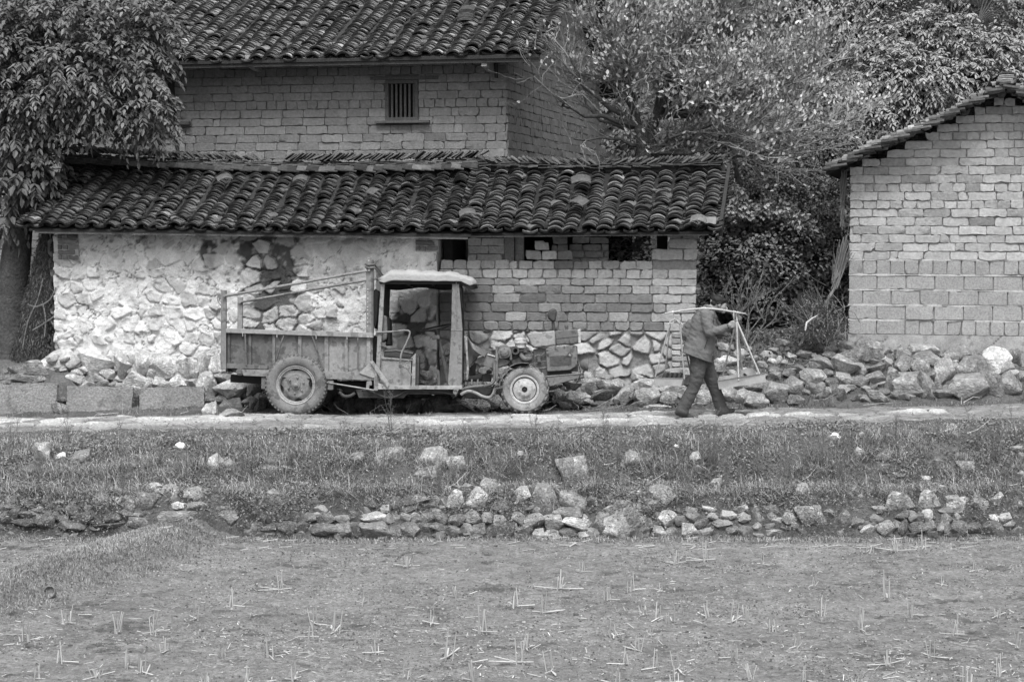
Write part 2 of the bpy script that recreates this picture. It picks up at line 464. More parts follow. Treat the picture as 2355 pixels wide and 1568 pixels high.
def tile_roof(name, E0, E1, R0, R1, ncol, expo, parent, mt, w=.21, rise=.07, tl=.225, th=.028, sag=.05, seed=1, tonef=None, smin=0.0, smax=1.0, leftcut=None, tilt=.30):
    """Overlapping curved clay tiles laid in columns; returns one mesh (surface pattern of the roof)."""
    g = np.random.RandomState(seed)
    E0, E1, R0, R1 = [np.array(p, float) for p in (E0, E1, R0, R1)]
    L = np.linalg.norm((R0 + R1) / 2 - (E0 + E1) / 2)
    nrow = int(L / expo)
    K = 7; aa = np.linspace(-1, 1, K)
    V = []; FQ = []; T = []; base = 0
    def tmpl(sign):
        vs = []
        for (yy, wf) in ((0.0, 1.0), (tl, .9)):
            for dz in (0.0, -th):
                for a in aa:
                    prof = rise * (1 - abs(a) ** 2.0) if sign > 0 else -rise * .7 * (1 - abs(a) ** 2.0)
                    vs.append((a * w / 2 * wf, yy, prof * wf + dz))
        return np.array(vs)     # order: lowTop, lowBot, upTop, upBot
    fs = []
    for i in range(K - 1):
        fs.append((i, i + 1, 2 * K + i + 1, 2 * K + i))              # top
        fs.append((K + i, 3 * K + i, 3 * K + i + 1, K + i + 1))      # bottom
        fs.append((i, K + i, K + i + 1, i + 1))                      # front lip
    fs.append((0, 2 * K, 3 * K, K)); fs.append((K - 1, 2 * K - 1, 4 * K - 1, 3 * K - 1))
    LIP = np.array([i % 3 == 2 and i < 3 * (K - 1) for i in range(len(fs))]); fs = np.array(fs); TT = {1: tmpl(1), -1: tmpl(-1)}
    for sign in (-1, 1):
        for ci in range(ncol + (1 if sign < 0 else 0)):
            t = (ci + (.5 if sign > 0 else 0)) / ncol
            wob = g.uniform(-1, 1) * .02; ph = g.uniform(0, 6); am = g.uniform(.01, .05)
            for r in range(nrow):
                s = r / nrow
                if s < smin or s > smax: continue
                if leftcut and t < leftcut(s): continue
                tt = min(max(t + (wob + am * math.sin(s * 4 + ph)) / 10, -.01), 1.01)
                Ep = E0 + (E1 - E0) * tt; Rp = R0 + (R1 - R0) * tt
                P = Ep + (Rp - Ep) * s
                P = P + np.array([0, 0, -sag * math.sin(math.pi * min(max(tt, 0), 1)) * (.4 + .6 * s) - .03 * math.sin(math.pi * s)])
                u = (E1 - E0) * (1 - s) + (R1 - R0) * s; u = u / np.linalg.norm(u)
                v = Rp - Ep; v = v - u * v.dot(u) * .0; v = v / np.linalg.norm(v)
                n = np.cross(u, v); n = n / np.linalg.norm(n)
                v2 = v * math.cos(tilt) - n * math.sin(tilt); n2 = n * math.cos(tilt) + v * math.sin(tilt)
                yaw = g.normal(0, .11) + (g.uniform(-.35, .35) if g.rand() < .07 else 0)
                rl = g.normal(0, .06)
                uu = u * math.cos(yaw) + v2 * math.sin(yaw); vv = v2 * math.cos(yaw) - u * math.sin(yaw)
                uu = uu + n2 * rl
                sc = g.uniform(.93, 1.05)
                off = (.052 if sign > 0 else .03) + g.uniform(-.006, .010) + .014 * math.sin(s * 9 + ph * 3) + (.03 if g.rand() < .05 else 0)
                P = P + n * off + u * g.normal(0, .006) + v * g.uniform(-.034, .034)
                tv = TT[sign] * sc
                V.append(P + tv[:, :1] * uu + tv[:, 1:2] * vv + tv[:, 2:3] * n2)
                FQ.append(fs + base); base += 4 * K
                q = g.uniform(.45, 1.65) * (1.0 if sign > 0 else .8) * (g.uniform(1.4, 2.2) if g.rand() < .05 else 1)
                T.append(np.where(LIP, .28, 1.12) * q * (tonef(t, s) if tonef else .06))  # lips toned darker: shade painted in together with dark, wet tile ends
    o = mesh_np(name, np.concatenate(V), [np.concatenate(FQ)], mt, [np.concatenate(T)], parent, smooth=True)
    o.data.set_sharp_from_angle(angle=R(50))
    return o
def tile_piece(mb, P, u, v, n, w, l, rise, th, tone, K=6):
    """one loose curved tile: u across, v along, n up"""
    vs = []
    for yy in (-l / 2, l / 2):
        for dz in (0, -th):
            for a in np.linspace(-1, 1, K):
                vs.append(Vector(P) + u * (a * w / 2) + v * yy + n * (rise * (1 - a * a) + dz))
    fs = []
    for i in range(K - 1):
        fs += [(i, i + 1, 2 * K + i + 1, 2 * K + i), (K + i, 3 * K + i, 3 * K + i + 1, K + i + 1), (i, K + i, K + i + 1, i + 1), (2 * K + i, 2 * K + i + 1, 3 * K + i + 1, 3 * K + i)]
    fs += [(0, 2 * K, 3 * K, K), (K - 1, 2 * K - 1, 4 * K - 1, 3 * K - 1)]
    mb.add(vs, fs, tone)

# ================================================================ BIG HOUSE
FA = Frame(W(1165, 380, 30.0) * 1.0, R(-12.5))
FA = Frame((FA.loc.x, FA.loc.y, .85), R(-12.5))
house = thing('adobe_house', 'tall two-storey house of grey mud bricks with small barred window, behind the low tiled sheds', 'house', FA.loc, FA.rz)
zt = FA.on(800, 122, 0).z + .12
def at_(t, k=1.0): return alb(t, k)
mb = MB(); HW = 11.8
WX0, WX1 = FA.on(887, 235).x, FA.on(962, 235).x
WZ1, WZ0 = FA.on(925, 185).z, FA.on(925, 278).z
LX0, LX1, LZ0, LZ1 = FA.on(852, 184).x, FA.on(1008, 184).x, FA.on(925, 184).z, FA.on(925, 176).z
SX0, SX1, SZ0, SZ1 = FA.on(865, 285).x, FA.on(990, 285).x, FA.on(925, 284).z, FA.on(925, 278).z
def inA(a, b, z0, z1):
    if z1 > WZ0 + .02 and z0 < WZ1 - .02 and b > WX0 - .02 and a < WX1 + .02:
        if a < WX0 - .06: return (a, WX0)
        if b > WX1 + .06: return (WX1, b)
        return None
    return (a, b)
def tnA(x, z):
    t = .485 * rnd.uniform(.97, 1.02)
    if rnd.random() < .03: t *= .9
    return alb(t, 1.15)
rnd.seed(5)
courses(mb, -HW, 0, 0, zt, .139, .37, tnA, inA)
courses_side = MB()
Ms = Matrix.Translation((0, 0, 0)) @ Matrix.Rotation(R(90), 4, 'Z')
# wall core: front with a window hole, sides, back
d = .35
class _C:
    def box(s, *a, **k): q = MB(); q.box(*a, **k); q.build('wall_core', M_adobe, house)
    def prism(s, *a, **k): q = MB(); q.prism(*a, **k); q.build('wall_core', M_adobe, house)
core = _C()
core.box(((-HW + WX0) / 2, d / 2 + .015, zt / 2), (WX0 + HW, d, zt), tone=alb(.40))
core.box(((WX1) / 2 - .004, d / 2 + .015, zt / 2), (-WX1 - .008, d, zt), tone=alb(.40))
core.box(((WX0 + WX1) / 2, d / 2 + .017, WZ0 / 2), (WX1 - WX0, d, WZ0), tone=alb(.40))
core.box(((WX0 + WX1) / 2, d / 2 + .017, (WZ1 + zt) / 2), (WX1 - WX0, d, zt - WZ1), tone=alb(.40))
GD = 9.0; GR = 2.2
core.prism([(0, 0, 0)] * 0 or [(-HW, 0, 0), (-.36, 0, 0), (-.36, 0, zt), (-HW, 0, zt)], GD - .3, GD, tone=alb(.40))
house_wall = mb.build('wall', M_adobe, house, smooth=35)
# gable side wall with its own brick relief (seen obliquely)
side = MB()
def inS(a, b, z0, z1):
    m = z1 - zt
    lim = 0 if m < 0 else m / GR * (GD / 2)
    a2 = max(a, lim); b2 = min(b, GD - lim)
    return (a2, b2) if b2 - a2 > .06 else None
courses(side, 0, GD, 0, zt + GR, .139, .37, tnA, inS, M=Ms, jit=.009)
side.build('gable_wall', M_adobe, house, smooth=35)
gc = MB()
pg = [(0.015, 0, 0), (GD, 0, 0), (GD, 0, zt), (GD / 2, 0, zt + GR - .03), (.015, 0, zt)]
gv = [(-.015, p[0], p[2]) for p in pg]; gw = [(-.35, p[0], p[2]) for p in pg]; n = 5
gc.add(gv + gw, [tuple(range(5)), tuple(range(9, 4, -1))] + [(i, i + 5, (i + 1) % 5 + 5, (i + 1) % 5) for i in range(5)], alb(.40))
gc.build('gable_core', M_adobe, house)
# window
wf = MB(); fw = .055
wf.box(((WX0 + WX1) / 2, .03, WZ1 - fw / 2), (WX1 - WX0, .12, fw), tone=alb(.34))
wf.box(((WX0 + WX1) / 2, .03, WZ0 + fw / 2), (WX1 - WX0, .12, fw), tone=alb(.36))
for xx in (WX0 + fw / 2, WX1 - fw / 2): wf.box((xx, .03, (WZ0 + WZ1) / 2), (fw, .12, WZ1 - WZ0 - 2 * fw), tone=alb(.34))
win = wf.build('window', M_wood, house, bevel=.004)
for i in range(6):
    b = MB(); xx = WX0 + fw + (WX1 - WX0 - 2 * fw) * (i + .5 + .0) / 6 + .012
    b.box((xx, .03, (WZ0 + WZ1) / 2), (.034, .034, WZ1 - WZ0 - 2 * fw), tone=alb(.36)); b.build('bar', M_wood, win)
b = MB(); b.box(((LX0 + LX1) / 2, .0, (LZ0 + LZ1) / 2 + .0), (LX1 - LX0, .06, LZ1 - LZ0), tone=alb(.36)); b.build('lintel', M_wood, house, bevel=.005)
b = MB(); b.box(((SX0 + SX1) / 2, -.03, (SZ0 + SZ1) / 2), (SX1 - SX0, .12, SZ1 - SZ0), tone=alb(.38)); b.build('sill', M_wood, house, bevel=.005)
# black box behind the window, painted as the darkness of the unlit room
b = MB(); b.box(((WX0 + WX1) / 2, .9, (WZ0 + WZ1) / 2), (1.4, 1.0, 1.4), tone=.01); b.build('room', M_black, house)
# roof
OV = .62
e0 = FA.on(300, 119, -OV); e1 = FA.on(1240, 117, -OV)
e0 = Vector((-HW - .3, -OV, e1.z)); 
rz_ = e1.z + (OV + GD / 2) * math.tan(R(25.0))
r0 = Vector((e0.x, GD / 2, rz_)); r1 = Vector((e1.x, GD / 2, rz_))
NA = int((e1.x - e0.x) / .258)
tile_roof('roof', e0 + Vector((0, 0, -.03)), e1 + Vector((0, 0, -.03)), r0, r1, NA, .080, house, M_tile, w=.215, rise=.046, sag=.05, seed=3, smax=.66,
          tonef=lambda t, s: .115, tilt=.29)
rb = MB()
for (A, B, C_, D) in ((e0, e1, r1, r0),):
    off = Vector((0, 0, -.06)); th_ = Vector((0, 0, -.05))
    vs = [A + off, B + off, C_ + off, D + off, A + off + th_, B + off + th_, C_ + off + th_, D + off + th_]
    rb.add(vs, [(0, 1, 2, 3), (7, 6, 5, 4), (0, 4, 5, 1), (1, 5, 6, 2), (2, 6, 7, 3), (3, 7, 4, 0)], alb(.22))
    bk = [Vector((A.x, GD + OV, A.z)), Vector((B.x, GD + OV, B.z)), C_, D]
    vs = [p + off for p in bk] + [p + off + th_ for p in bk]
    rb.add(vs, [(3, 2, 1, 0), (4, 5, 6, 7), (0, 1, 5, 4), (1, 2, 6, 5), (2, 3, 7, 6), (3, 0, 4, 7)], alb(.25))
rb.build('roof_boards', M_wood, house)
b = MB(); b.box(((e0.x + e1.x) / 2 + .05, -OV + .05, e1.z - .135), (e1.x - e0.x - .1, .035, .075), tone=alb(.30)); b.build('eave_board', M_wood, house, bevel=.004)
b = MB(); b.box(((e0.x + e1.x) / 2, -.03, zt - .03), (e1.x - e0.x - .9, .10, .07), tone=alb(.25)); b.build('wall_plate', M_wood, house)
# brackets under the eave
for (pa, pb) in (((552, 128), (603, 166)), ((1096, 130), (1139, 168))):
    b = MB()
    a = FA.on(pa[0], pa[1], -.5); c = FA.on(pb[0], pb[1], -.03)
    P = []
    zt2 = a.z; x = c.x
    vs = [(x - .02, -.56, zt2 - .0), (x - .02, 0, zt2 + .02), (x - .02, 0, c.z), (x - .02, -.16, c.z + .01), (x - .02, -.56, zt2 - .17)]
    v2 = [(q[0] - .09, q[1], q[2]) for q in vs]
    b.add(vs + v2, [tuple(range(5)), tuple(range(9, 4, -1))] + [(i, i + 5, (i + 1) % 5 + 5, (i + 1) % 5) for i in range(5)], alb(.62))
    b.build('bracket', M_wood, house, bevel=.006)
b = MB(); q = FA.on(1135, 150, -.02); b.box((q.x + .05, -.04, q.z), (.05, .05, .42), tone=alb(.28)); b.build('strut', M_wood, house, bevel=.004)
# loggia post / recess at the left end of the upper floor
q0 = FA.on(395, 200, -.02); b = MB(); b.box((q0.x, -.03, zt - .62), (.10, .09, 1.3), tone=alb(.2)); b.build('post', M_wood, house, bevel=.006)
q0 = FA.on(420, 284, -.02); b = MB(); b.box((q0.x - .35, -.06, q0.z), (1.0, .10, .06), tone=alb(.33)); b.build('ledge_beam', M_wood, house, bevel=.006)
# small repair stack of tiles on the roof
b = MB()
sl = (r1 - e1).normalized(); uu = Vector((1, 0, 0)); nn = uu.cross(sl)
def on_roofA(px, py):
    o = FA.I @ CP; r = FA.I.to_3x3() @ ray(px, py)
    t = (e1 - o).dot(nn) / r.dot(nn); return o + r * t
q = on_roofA(1072, 52)
for k in range(9):
    tile_piece(b, q + nn * (.06 + .016 * k) + uu * rnd.uniform(-.01, .01) + sl * (.02 * k), (uu + sl * rnd.uniform(-.1, .1)).normalized(), sl, nn, .26, .2, .03, .012, alb(.34) * rnd.uniform(.7, 1.3))
tag(b.build('tile_stack', M_tile), 'small stack of spare clay tiles lying on the tall house roof', 'roof tiles').matrix_world = FA.M

# ================================================================ STONE SHED (left, whitewashed rubble)
p0 = W(130, 815, 27.2)
FB = Frame((p0.x, p0.y, p0.z), R(-12.0))
shedB = thing('stone_shed', 'low shed of pale lime-washed rubble stone with a sagging dark tile roof', 'shed', FB.loc, FB.rz)
x1B = FB.on(1005, 700).x; zB = FB.on(560, 520).z + .08
def frac_h(a, k): return (a * k) % 1.0
def rampB(u, v, f1, ed, idh, ox, oy):
    dA = np.exp(-(((u - XM) / .58) ** 2)) * np.clip((v + .2) * 3, 0, 1) * np.clip(1.3 - np.clip(v - 1.1, 0, 2) * .7, 0, 1)
    dB = np.exp(-((u - XM2) / .34) ** 2) * np.clip((1.05 - v) * 2.0, 0, 1)
    dC = .8 * np.exp(-((u - XM3) / .26) ** 2) * np.clip((v - 1.0) * 2, 0, 1)
    expo = fbm(u * 1.9, v * 1.9, 61, 3) + .55 * (dA + dB)
    S = (idh > .18) & (expo > -.34 + .3 * frac_h(idh, 13.7))
    rise = np.clip((ed - .10) / .07, 0, 1)
    tx = (frac_h(idh, 7.13) - .5); tz = (frac_h(idh, 3.77) - .35)
    face = .014 + .034 * frac_h(idh, 5.1) ** 2 + .06 * (tx * ox - tz * oy) + .030 * fbm(u * 8, v * 8, 57, 4)
    hs = rise * np.clip(face, .004, .09) * S
    n = fbm(u * 4.4, v * 4.4, 64, 5) * 5.0; fl = np.floor(n); fr = n - fl
    plate = (fl + np.clip(fr * 5, 0, 1)) * .0085
    r1 = np.abs(fbm(u * 2.3, v * 2.3, 62, 5)); r2 = np.abs(fbm(u * 4.1 + 5, v * 4.1, 60, 4))
    crack = np.maximum(np.clip(1 - r1 / .014, 0, 1), .9 * np.clip(1 - r2 / .022, 0, 1) * (fbm(u * 2, v * 2, 56, 2) > .0)) * (1 - rise * S * .9)
    joint = np.clip(1 - np.abs(ed - .09) / .030, 0, 1) * S * np.clip(fbm(u * 5, v * 5, 54, 3) * 4 + .25, 0, 1)
    h = .03 + hs + plate * (1 - .8 * rise * S) + .030 * fbm(u * 1.7, v * 1.7, 63, 3) + .012 * fbm(u * 17, v * 17, 53, 3) - .030 * crack - .022 * joint
    tone = .845 + .025 * np.clip(fl, -2, 2) + .04 * fbm(u * 7, v * 7, 65, 3)
    tone = np.where(S & (rise > .4), .68 + .17 * frac_h(idh, 9.3) + .08 * fbm(u * 10, v * 10, 52, 3), tone)
    sp = .75 * fbm(u * 13, v * 13, 58, 4)
    st = np.clip((dA * 1.25 + dB * 1.2 + dC + .75 * fbm(u * 2.4, v * 1.7, 66, 4) + sp - .54) * 2.4, 0, 1)
    tone = tone * (1 - st * np.where(S & (rise > .5) & (frac_h(idh, 17.3) > .12), .08, .58))
    tone = tone * (1 - .42 * np.maximum(crack, joint * .9))
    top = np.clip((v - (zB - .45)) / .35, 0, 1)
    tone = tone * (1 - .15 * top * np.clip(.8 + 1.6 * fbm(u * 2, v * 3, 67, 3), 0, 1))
    return h, np.clip(tone, .1, .93) ** 2.2
XM = FB.on(618, 620).x; XM2 = FB.on(955, 740).x; XM3 = FB.on(470, 560).x
XM_, = (XM,)
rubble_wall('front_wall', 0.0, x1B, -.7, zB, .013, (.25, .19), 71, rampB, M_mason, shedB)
b = MB(); b.box((x1B / 2, 1.0, (zB - .7) / 2), (x1B - .01, 1.96, zB + .7), tone=.5); b.build('wall_core', M_mason, shedB)
# rough left corner: the rubble returns round the side
def rampL(u, v, f1, ed, idh, ox, oy):
    h = .03 + .06 * np.clip(ed / .3, 0, 1) + .03 * fbm(u * 4, v * 4, 73, 3); return h, np.full(u.shape, .30)
sl_ = rubble_wall('side_wall', 0, 2.0, -.7, zB, .03, (.3, .24), 72, rampL, M_mason, shedB); sl_.rotation_euler = (0, 0, R(-90)); sl_.location = (0, 2.0, 0)
# brick quoins
for (xa, xb, ya, yb_) in ((138, 184, 527, 598), (958, 1010, 530, 578)):
    mb = MB(); A = FB.on(xa, yb_); B = FB.on(xb, ya); z = A.z; hh = .077; k = 0
    while z < B.z + .04:
        if k % 2 == 0: parts = [(A.x, A.x + (B.x - A.x) * .22), (A.x + (B.x - A.x) * .22, A.x + (B.x - A.x) * .5), (A.x + (B.x - A.x) * .5, B.x)]
        else: parts = [(A.x, B.x - .05 * (k % 3 > 0))]
        for (a, c) in parts: brick(mb, a + .006, z + .01, c - a - .012, hh - .014, alb(.47 + rnd.uniform(-.06, .05)), y0=-.075, rr=.008)
        z += hh; k += 1
    mb.build('brick_quoin', M_adobe, shedB, smooth=35)
    b = MB(); b.box(((A.x + B.x) / 2, -.02, (A.z + B.z) / 2 + .03), (B.x - A.x - .004, .08, B.z - A.z + .07), tone=alb(.66)); b.build('mortar_bed', M_mortar, shedB)
# roof
OB = .45; DB_ = 1.85
E0 = FB.on(47, 519, -OB); E1 = FB.on(1090, 532, -OB); Rr0 = FB.on(172, 374, DB_); Rr1 = FB.on(1118, 392, DB_)
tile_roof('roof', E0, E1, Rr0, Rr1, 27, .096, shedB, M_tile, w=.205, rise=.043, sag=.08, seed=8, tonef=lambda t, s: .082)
def slab(parent, name, A, B, C_, D, off, th_, tone, mt, ext=None):
    rb = MB(); off = Vector((0, 0, off)); t_ = Vector((0, 0, -th_))
    A, B, C_, D = [Vector(p) for p in (A, B, C_, D)]
    vs = [p + off for p in (A, B, C_, D)] + [p + off + t_ for p in (A, B, C_, D)]
    rb.add(vs, [(0, 1, 2, 3), (7, 6, 5, 4), (0, 4, 5, 1), (1, 5, 6, 2), (2, 6, 7, 3), (3, 7, 4, 0)], tone)
    if ext:
        bk = [Vector((A.x, ext, A.z)), Vector((B.x, ext, B.z)), C_, D]
        vs = [p + off for p in bk] + [p + off + t_ for p in bk]
        rb.add(vs, [(3, 2, 1, 0), (4, 5, 6, 7), (0, 1, 5, 4), (1, 2, 6, 5), (2, 3, 7, 6), (3, 0, 4, 7)], tone)
    return rb.build(name, mt, parent)
slab(shedB, 'roof_boards', E0 + Vector((.12, .03, 0)), E1 + Vector((-.05, .03, 0)), Rr1, Rr0, -.045, .03, alb(.2), M_wood, ext=2 * DB_ + OB)
b = MB(); b.beam(E0 + Vector((.2, .06, -.085)), E1 + Vector((-.1, .06, -.085)), .03, .055, alb(.40)); b.build('eave_board', M_wood, shedB)
# ridge: a line of barrel tiles, flat tiles stacked on it and a row of leaning tiles on top
def ridge(parent, P0, P1, name, sagz, lower=True, seed=4, tone=.30, upr=.17):
    g = random.Random(seed); L = (P1 - P0).length; u = (P1 - P0).normalized(); f = Vector((0, -1, 0)); z = Vector((0, 0, 1))
    mb = MB(); n_ = int(L / .15)
    def pos(s): return P0 + (P1 - P0) * s + z * (-sagz * math.sin(math.pi * s))
    if lower:
        for i in range(n_):
            s = (i + .5) / n_; q = pos(s) + f * .20 + z * (.0 + g.uniform(-.015, .015))
            uu = (u + z * (g.uniform(-.05, .05) - .08)).normalized(); ac = (f + z * -.25).normalized()
            tile_piece(mb, q, ac, uu, uu.cross(ac) * (1 if uu.cross(ac).z > 0 else -1), .17, .2, .05, .014, alb(.32) * g.uniform(.45, 1.5))
    for lay in range(4):
        n2 = int(L / .15)
        for i in range(n2):
            s = (i + g.uniform(.2, .8)) / n2; q = pos(s) + z * (.045 + .022 * lay + g.uniform(-.01, .012)) + f * (.10 - .03 * lay + g.uniform(-.03, .03))
            uu = (u + z * g.uniform(-.12, .12) + f * g.uniform(-.1, .1)).normalized(); ac = f
            nn_ = uu.cross(ac); nn_ = nn_ if nn_.z > 0 else -nn_
            tile_piece(mb, q, ac, uu, nn_.normalized(), .2, g.uniform(.15, .22), .02 * g.choice((1, -1)), .012, alb(tone) * g.uniform(.6, 1.5))
    n3 = int(L / .055)
    for i in range(n3):
        s = (i + .5) / n3
        sd = 1 if s < .5 else -1
        if .47 < s < .53: continue
        ang = g.uniform(.35, .7) * sd
        q = pos(s) + z * (upr + g.uniform(-.015, .015)) + f * g.uniform(0, .08)
        v = (u * math.cos(ang) - z * math.sin(ang)) if sd > 0 else (u * math.cos(ang) - z * math.sin(ang))
        ac = (f + u * g.uniform(-.12, .12)).normalized(); nn_ = v.cross(ac).normalized(); nn_ = nn_ if nn_.z > 0 else -nn_
        tile_piece(mb, q, ac, v.normalized(), nn_, .19, .17, .02, .012, alb(tone + .05) * g.uniform(.6, 1.4))
    return mb.build(name, M_tile, parent, smooth=45)
ridge(shedB, Rr0 + Vector((0, -.0, .02)), Rr1 + Vector((.0, 0, .06)), 'ridge', .09, tone=.34, upr=.19)
b = MB(); b.beam(Rr0 + Vector((0, .05, -.07)), Rr1 + Vector((0, .05, -.05)), .3, .12, alb(.25)); b.build('ridge_mortar', M_mortar, shedB)
# slipped, broken tiles lying on this roof
slB = ((Rr0 + Rr1) / 2 - (E0 + E1) / 2).normalized(); nB = Vector((1, 0, 0)).cross(slB).normalized()
def on_plane(Fm, P, nrm, px, py):
    o = Fm.I @ CP; r = Fm.I.to_3x3() @ ray(px, py); t = (P - o).dot(nrm) / r.dot(nrm); return o + r * t
def loose_tiles(Fm, P, sl, nrm, items):
    for (px, py, rot, sc, tn, lab) in items:
        b = MB(); q = Vector((0, 0, 0)); u = Vector((1, 0, 0)); u = (u * math.cos(rot) + sl * math.sin(rot)); v = nrm.cross(u)
        tile_piece(b, q, u, v, nrm, .2 * sc, .17 * sc, .04, .013, alb(tn))
        o = tag(b.build('loose_tile', M_tile), lab, 'roof tile', 'broken tiles slipped out of place on the roofs')
        o.matrix_world = Fm.M @ Matrix.Translation(on_plane(Fm, P + nrm * .15, nrm, px, py))
loose_tiles(FB, (E0 + E1) / 2, slB, nB, [
    (516, 410, .5, 1.2, .36, 'broken pale tile slipped loose high on the stone shed roof'),
    (690, 412, .2, 1.1, .34, 'thin curved tile shard lying loose mid-slope on the stone shed roof'),
    (862, 440, .9, 1.1, .34, 'pointed tile shard lying loose on the stone shed roof above the canopy'),
    (1075, 490, .3, 1.2, .36, 'pale slipped tile near the eave where the two shed roofs meet')])

# ================================================================ BRICK SHED (right, half open)
p1 = W(1008, 760, 26.02)
FC = Frame((p1.x, p1.y, p1.z), R(-5.5))
shedC = thing('brick_shed', 'open-fronted shed of pale mud bricks on a rubble base, right of the stone shed', 'shed', FC.loc, FC.rz)
X = lambda px, d=0.0: FC.on(px, 650, d).x
Zc = lambda py, px=1300, d=0.0: FC.on(px, py, d).z
x1C = X(1602); zE = Zc(525)
mb = MB(); rnd.seed(21)
rows = [(760, 738, 'h'), (738, 717, 'm'), (717, 696, 'm'), (696, 675, 'm'), (675, 656, 'm'), (656, 640, 'm'), (640, 618, 'h'), (618, 597, 't')]
pale, darkb = .64, .47
zz = [Zc(a) for a in (760, 739.5, 718, 697, 676, 657, 640.5, 619.5, 598)]
def rowbricks(z0, z1, xs, tn):
    for k in range(len(xs) - 1):
        a, c = X(xs[k]), X(xs[k + 1])
        t = tn[k % len(tn)] if isinstance(tn, list) else tn
        brick(mb, a + .003, z0 + .003, c - a - .007, z1 - z0 - .006, alb(t * rnd.uniform(.95, 1.05)), rr=.016, jit=.008)
def split(px0, px1, w):
    xs = [px0]
    while xs[-1] < px1 - w * .6: xs.append(xs[-1] + w * rnd.uniform(.9, 1.1))
    xs[-1] = px1 if px1 - xs[-1] < w * .5 else xs[-1]
    if xs[-1] != px1: xs.append(px1)
    return xs
rowbricks(zz[0], zz[1], split(1010, 1527, 34), [.5, .52, .48, .55, .5, .46]); rowbricks(zz[0], zz[1], [1527, 1600], .62)
rowbricks(zz[1], zz[2], split(1010, 1498, 48), [.47, .5, .46, .62, .45]); rowbricks(zz[1], zz[2], [1498, 1567, 1601], .64)
rowbricks(zz[2], zz[3], split(1010, 1532, 55), [.44, .47, .45, .43, .5]); rowbricks(zz[2], zz[3], [1532, 1601], .64)
rowbricks(zz[3], zz[4], split(1010, 1500, 62), [.46, .44, .55, .45]); rowbricks(zz[3], zz[4], [1500, 1567, 1602], .63)
rowbricks(zz[4], zz[5], split(1010, 1495, 56), [.52, .5, .58, .55, .5, .56]); rowbricks(zz[4], zz[5], [1495, 1537, 1602], .64)
rowbricks(zz[5], zz[6], split(1010, 1500, 60), [.58, .55, .6, .62]); rowbricks(zz[5], zz[6], [1500, 1568, 1602], .66)
rowbricks(zz[6], zz[7], split(1010, 1500, 33), [.64, .66, .62, .67, .65]); rowbricks(zz[6], zz[7], [1500, 1537, 1602], .65)
rowbricks(zz[7], zz[8], [1012, 1042, 1073, 1106, 1138, 1172], [.62, .55, .6, .52, .62]); rowbricks(zz[7], zz[8] - .01, [1171, 1190, 1193, 1225, 1274, 1319, 1354, 1386, 1424, 1463, 1500], [.66, .5, .6, .62, .42, .47, .63, .55, .62, .62])
z9 = Zc(576); rowbricks(zz[8], z9, [1209, 1246, 1281, 1318], [.56, .66, .42])
rowbricks(z9, Zc(554), [1229, 1263], .63)
zq = [zz[8] - .0, Zc(572), Zc(549), zE + .02]
rowbricks(zq[0], zq[1], [1498, 1570, 1603], .64); rowbricks(zq[1], zq[2], [1536, 1603], .6); rowbricks(zq[2], zq[3], [1538, 1569, 1603], .52)
mb.build('front_wall', M_adobe, shedC, smooth=35)
core = MB()
def cbox(pa, pb, za, zb, y0=.02, y1=.30, t=.50):
    core = MB(); core.box(((X(pa) + X(pb)) / 2, (y0 + y1) / 2, (za + zb) / 2), (X(pb) - X(pa) - .01, y1 - y0, zb - za), tone=alb(t)); core.build('wall_core', M_adobe, shedC)
cbox(1012, 1601, Zc(935), zz[7] - .02); cbox(1013, 1498, zz[7] - .021, zz[8] - .03, y0=.023); cbox(1500, 1601, zz[7] - .022, zz[8] + .1, y0=.024); cbox(1538, 1600, zz[8] + .1, zE, y0=.026)
# rubble base with mortar
def rampC(u, v, f1, ed, idh, ox, oy):
    solid = idh > .16
    rise = np.clip((ed - .10) / .07, 0, 1)
    tx = (frac_h(idh, 7.13) - .5); tz = (frac_h(idh, 3.77) - .35)
    face = .030 + .03 * frac_h(idh, 5.1) + .09 * (tx * ox - tz * oy) + .012 * fbm(u * 9, v * 9, 157, 3)
    h = rise * solid * np.clip(face, .006, .09) + .02 * fbm(u * 3, v * 3, 81, 3) + .016 * fbm(u * 20, v * 20, 82, 3)
    t = np.where((rise > .4) & solid, .56 + .16 * frac_h(idh, 9.3) + .04 * fbm(u * 10, v * 10, 84, 2), .52 + .06 * fbm(u * 9, v * 9, 83, 3))
    t = t * (1 - .25 * np.clip(1 - np.abs(ed - .09) / .03, 0, 1) * solid * np.clip(fbm(u * 5, v * 5, 86, 2) * 3 + .7, 0, 1))
    return h, np.clip(t, .1, .9) ** 2.2
rw = rubble_wall('rubble_base', X(1012), x1C, -1.3, zz[0] - .005, .014, (.25, .17), 85, rampC, M_mason, shedC); rw.location = (0, -.01, 0)
mb = MB()
for k in range(9):
    za = Zc(762) - (k + 1) * .083
    xs = [1545, 1567, 1600] if k % 2 else [1545, 1600]
    rowb = [X(q) for q in xs]
    for i in range(len(xs) - 1): brick(mb, rowb[i] + .008, za + .012, rowb[i + 1] - rowb[i] - .016, .066, alb(.62 + rnd.uniform(-.08, .05)), y0=-.09, rr=.01)
mb.build('brick_quoin', M_adobe, shedC, smooth=35)
b = MB(); b.box(((X(1545) + X(1600)) / 2, -.04, Zc(762) - .375), (X(1600) - X(1545) - .01, .07, .75), tone=alb(.52)); b.build('mortar_bed', M_mortar, shedC)
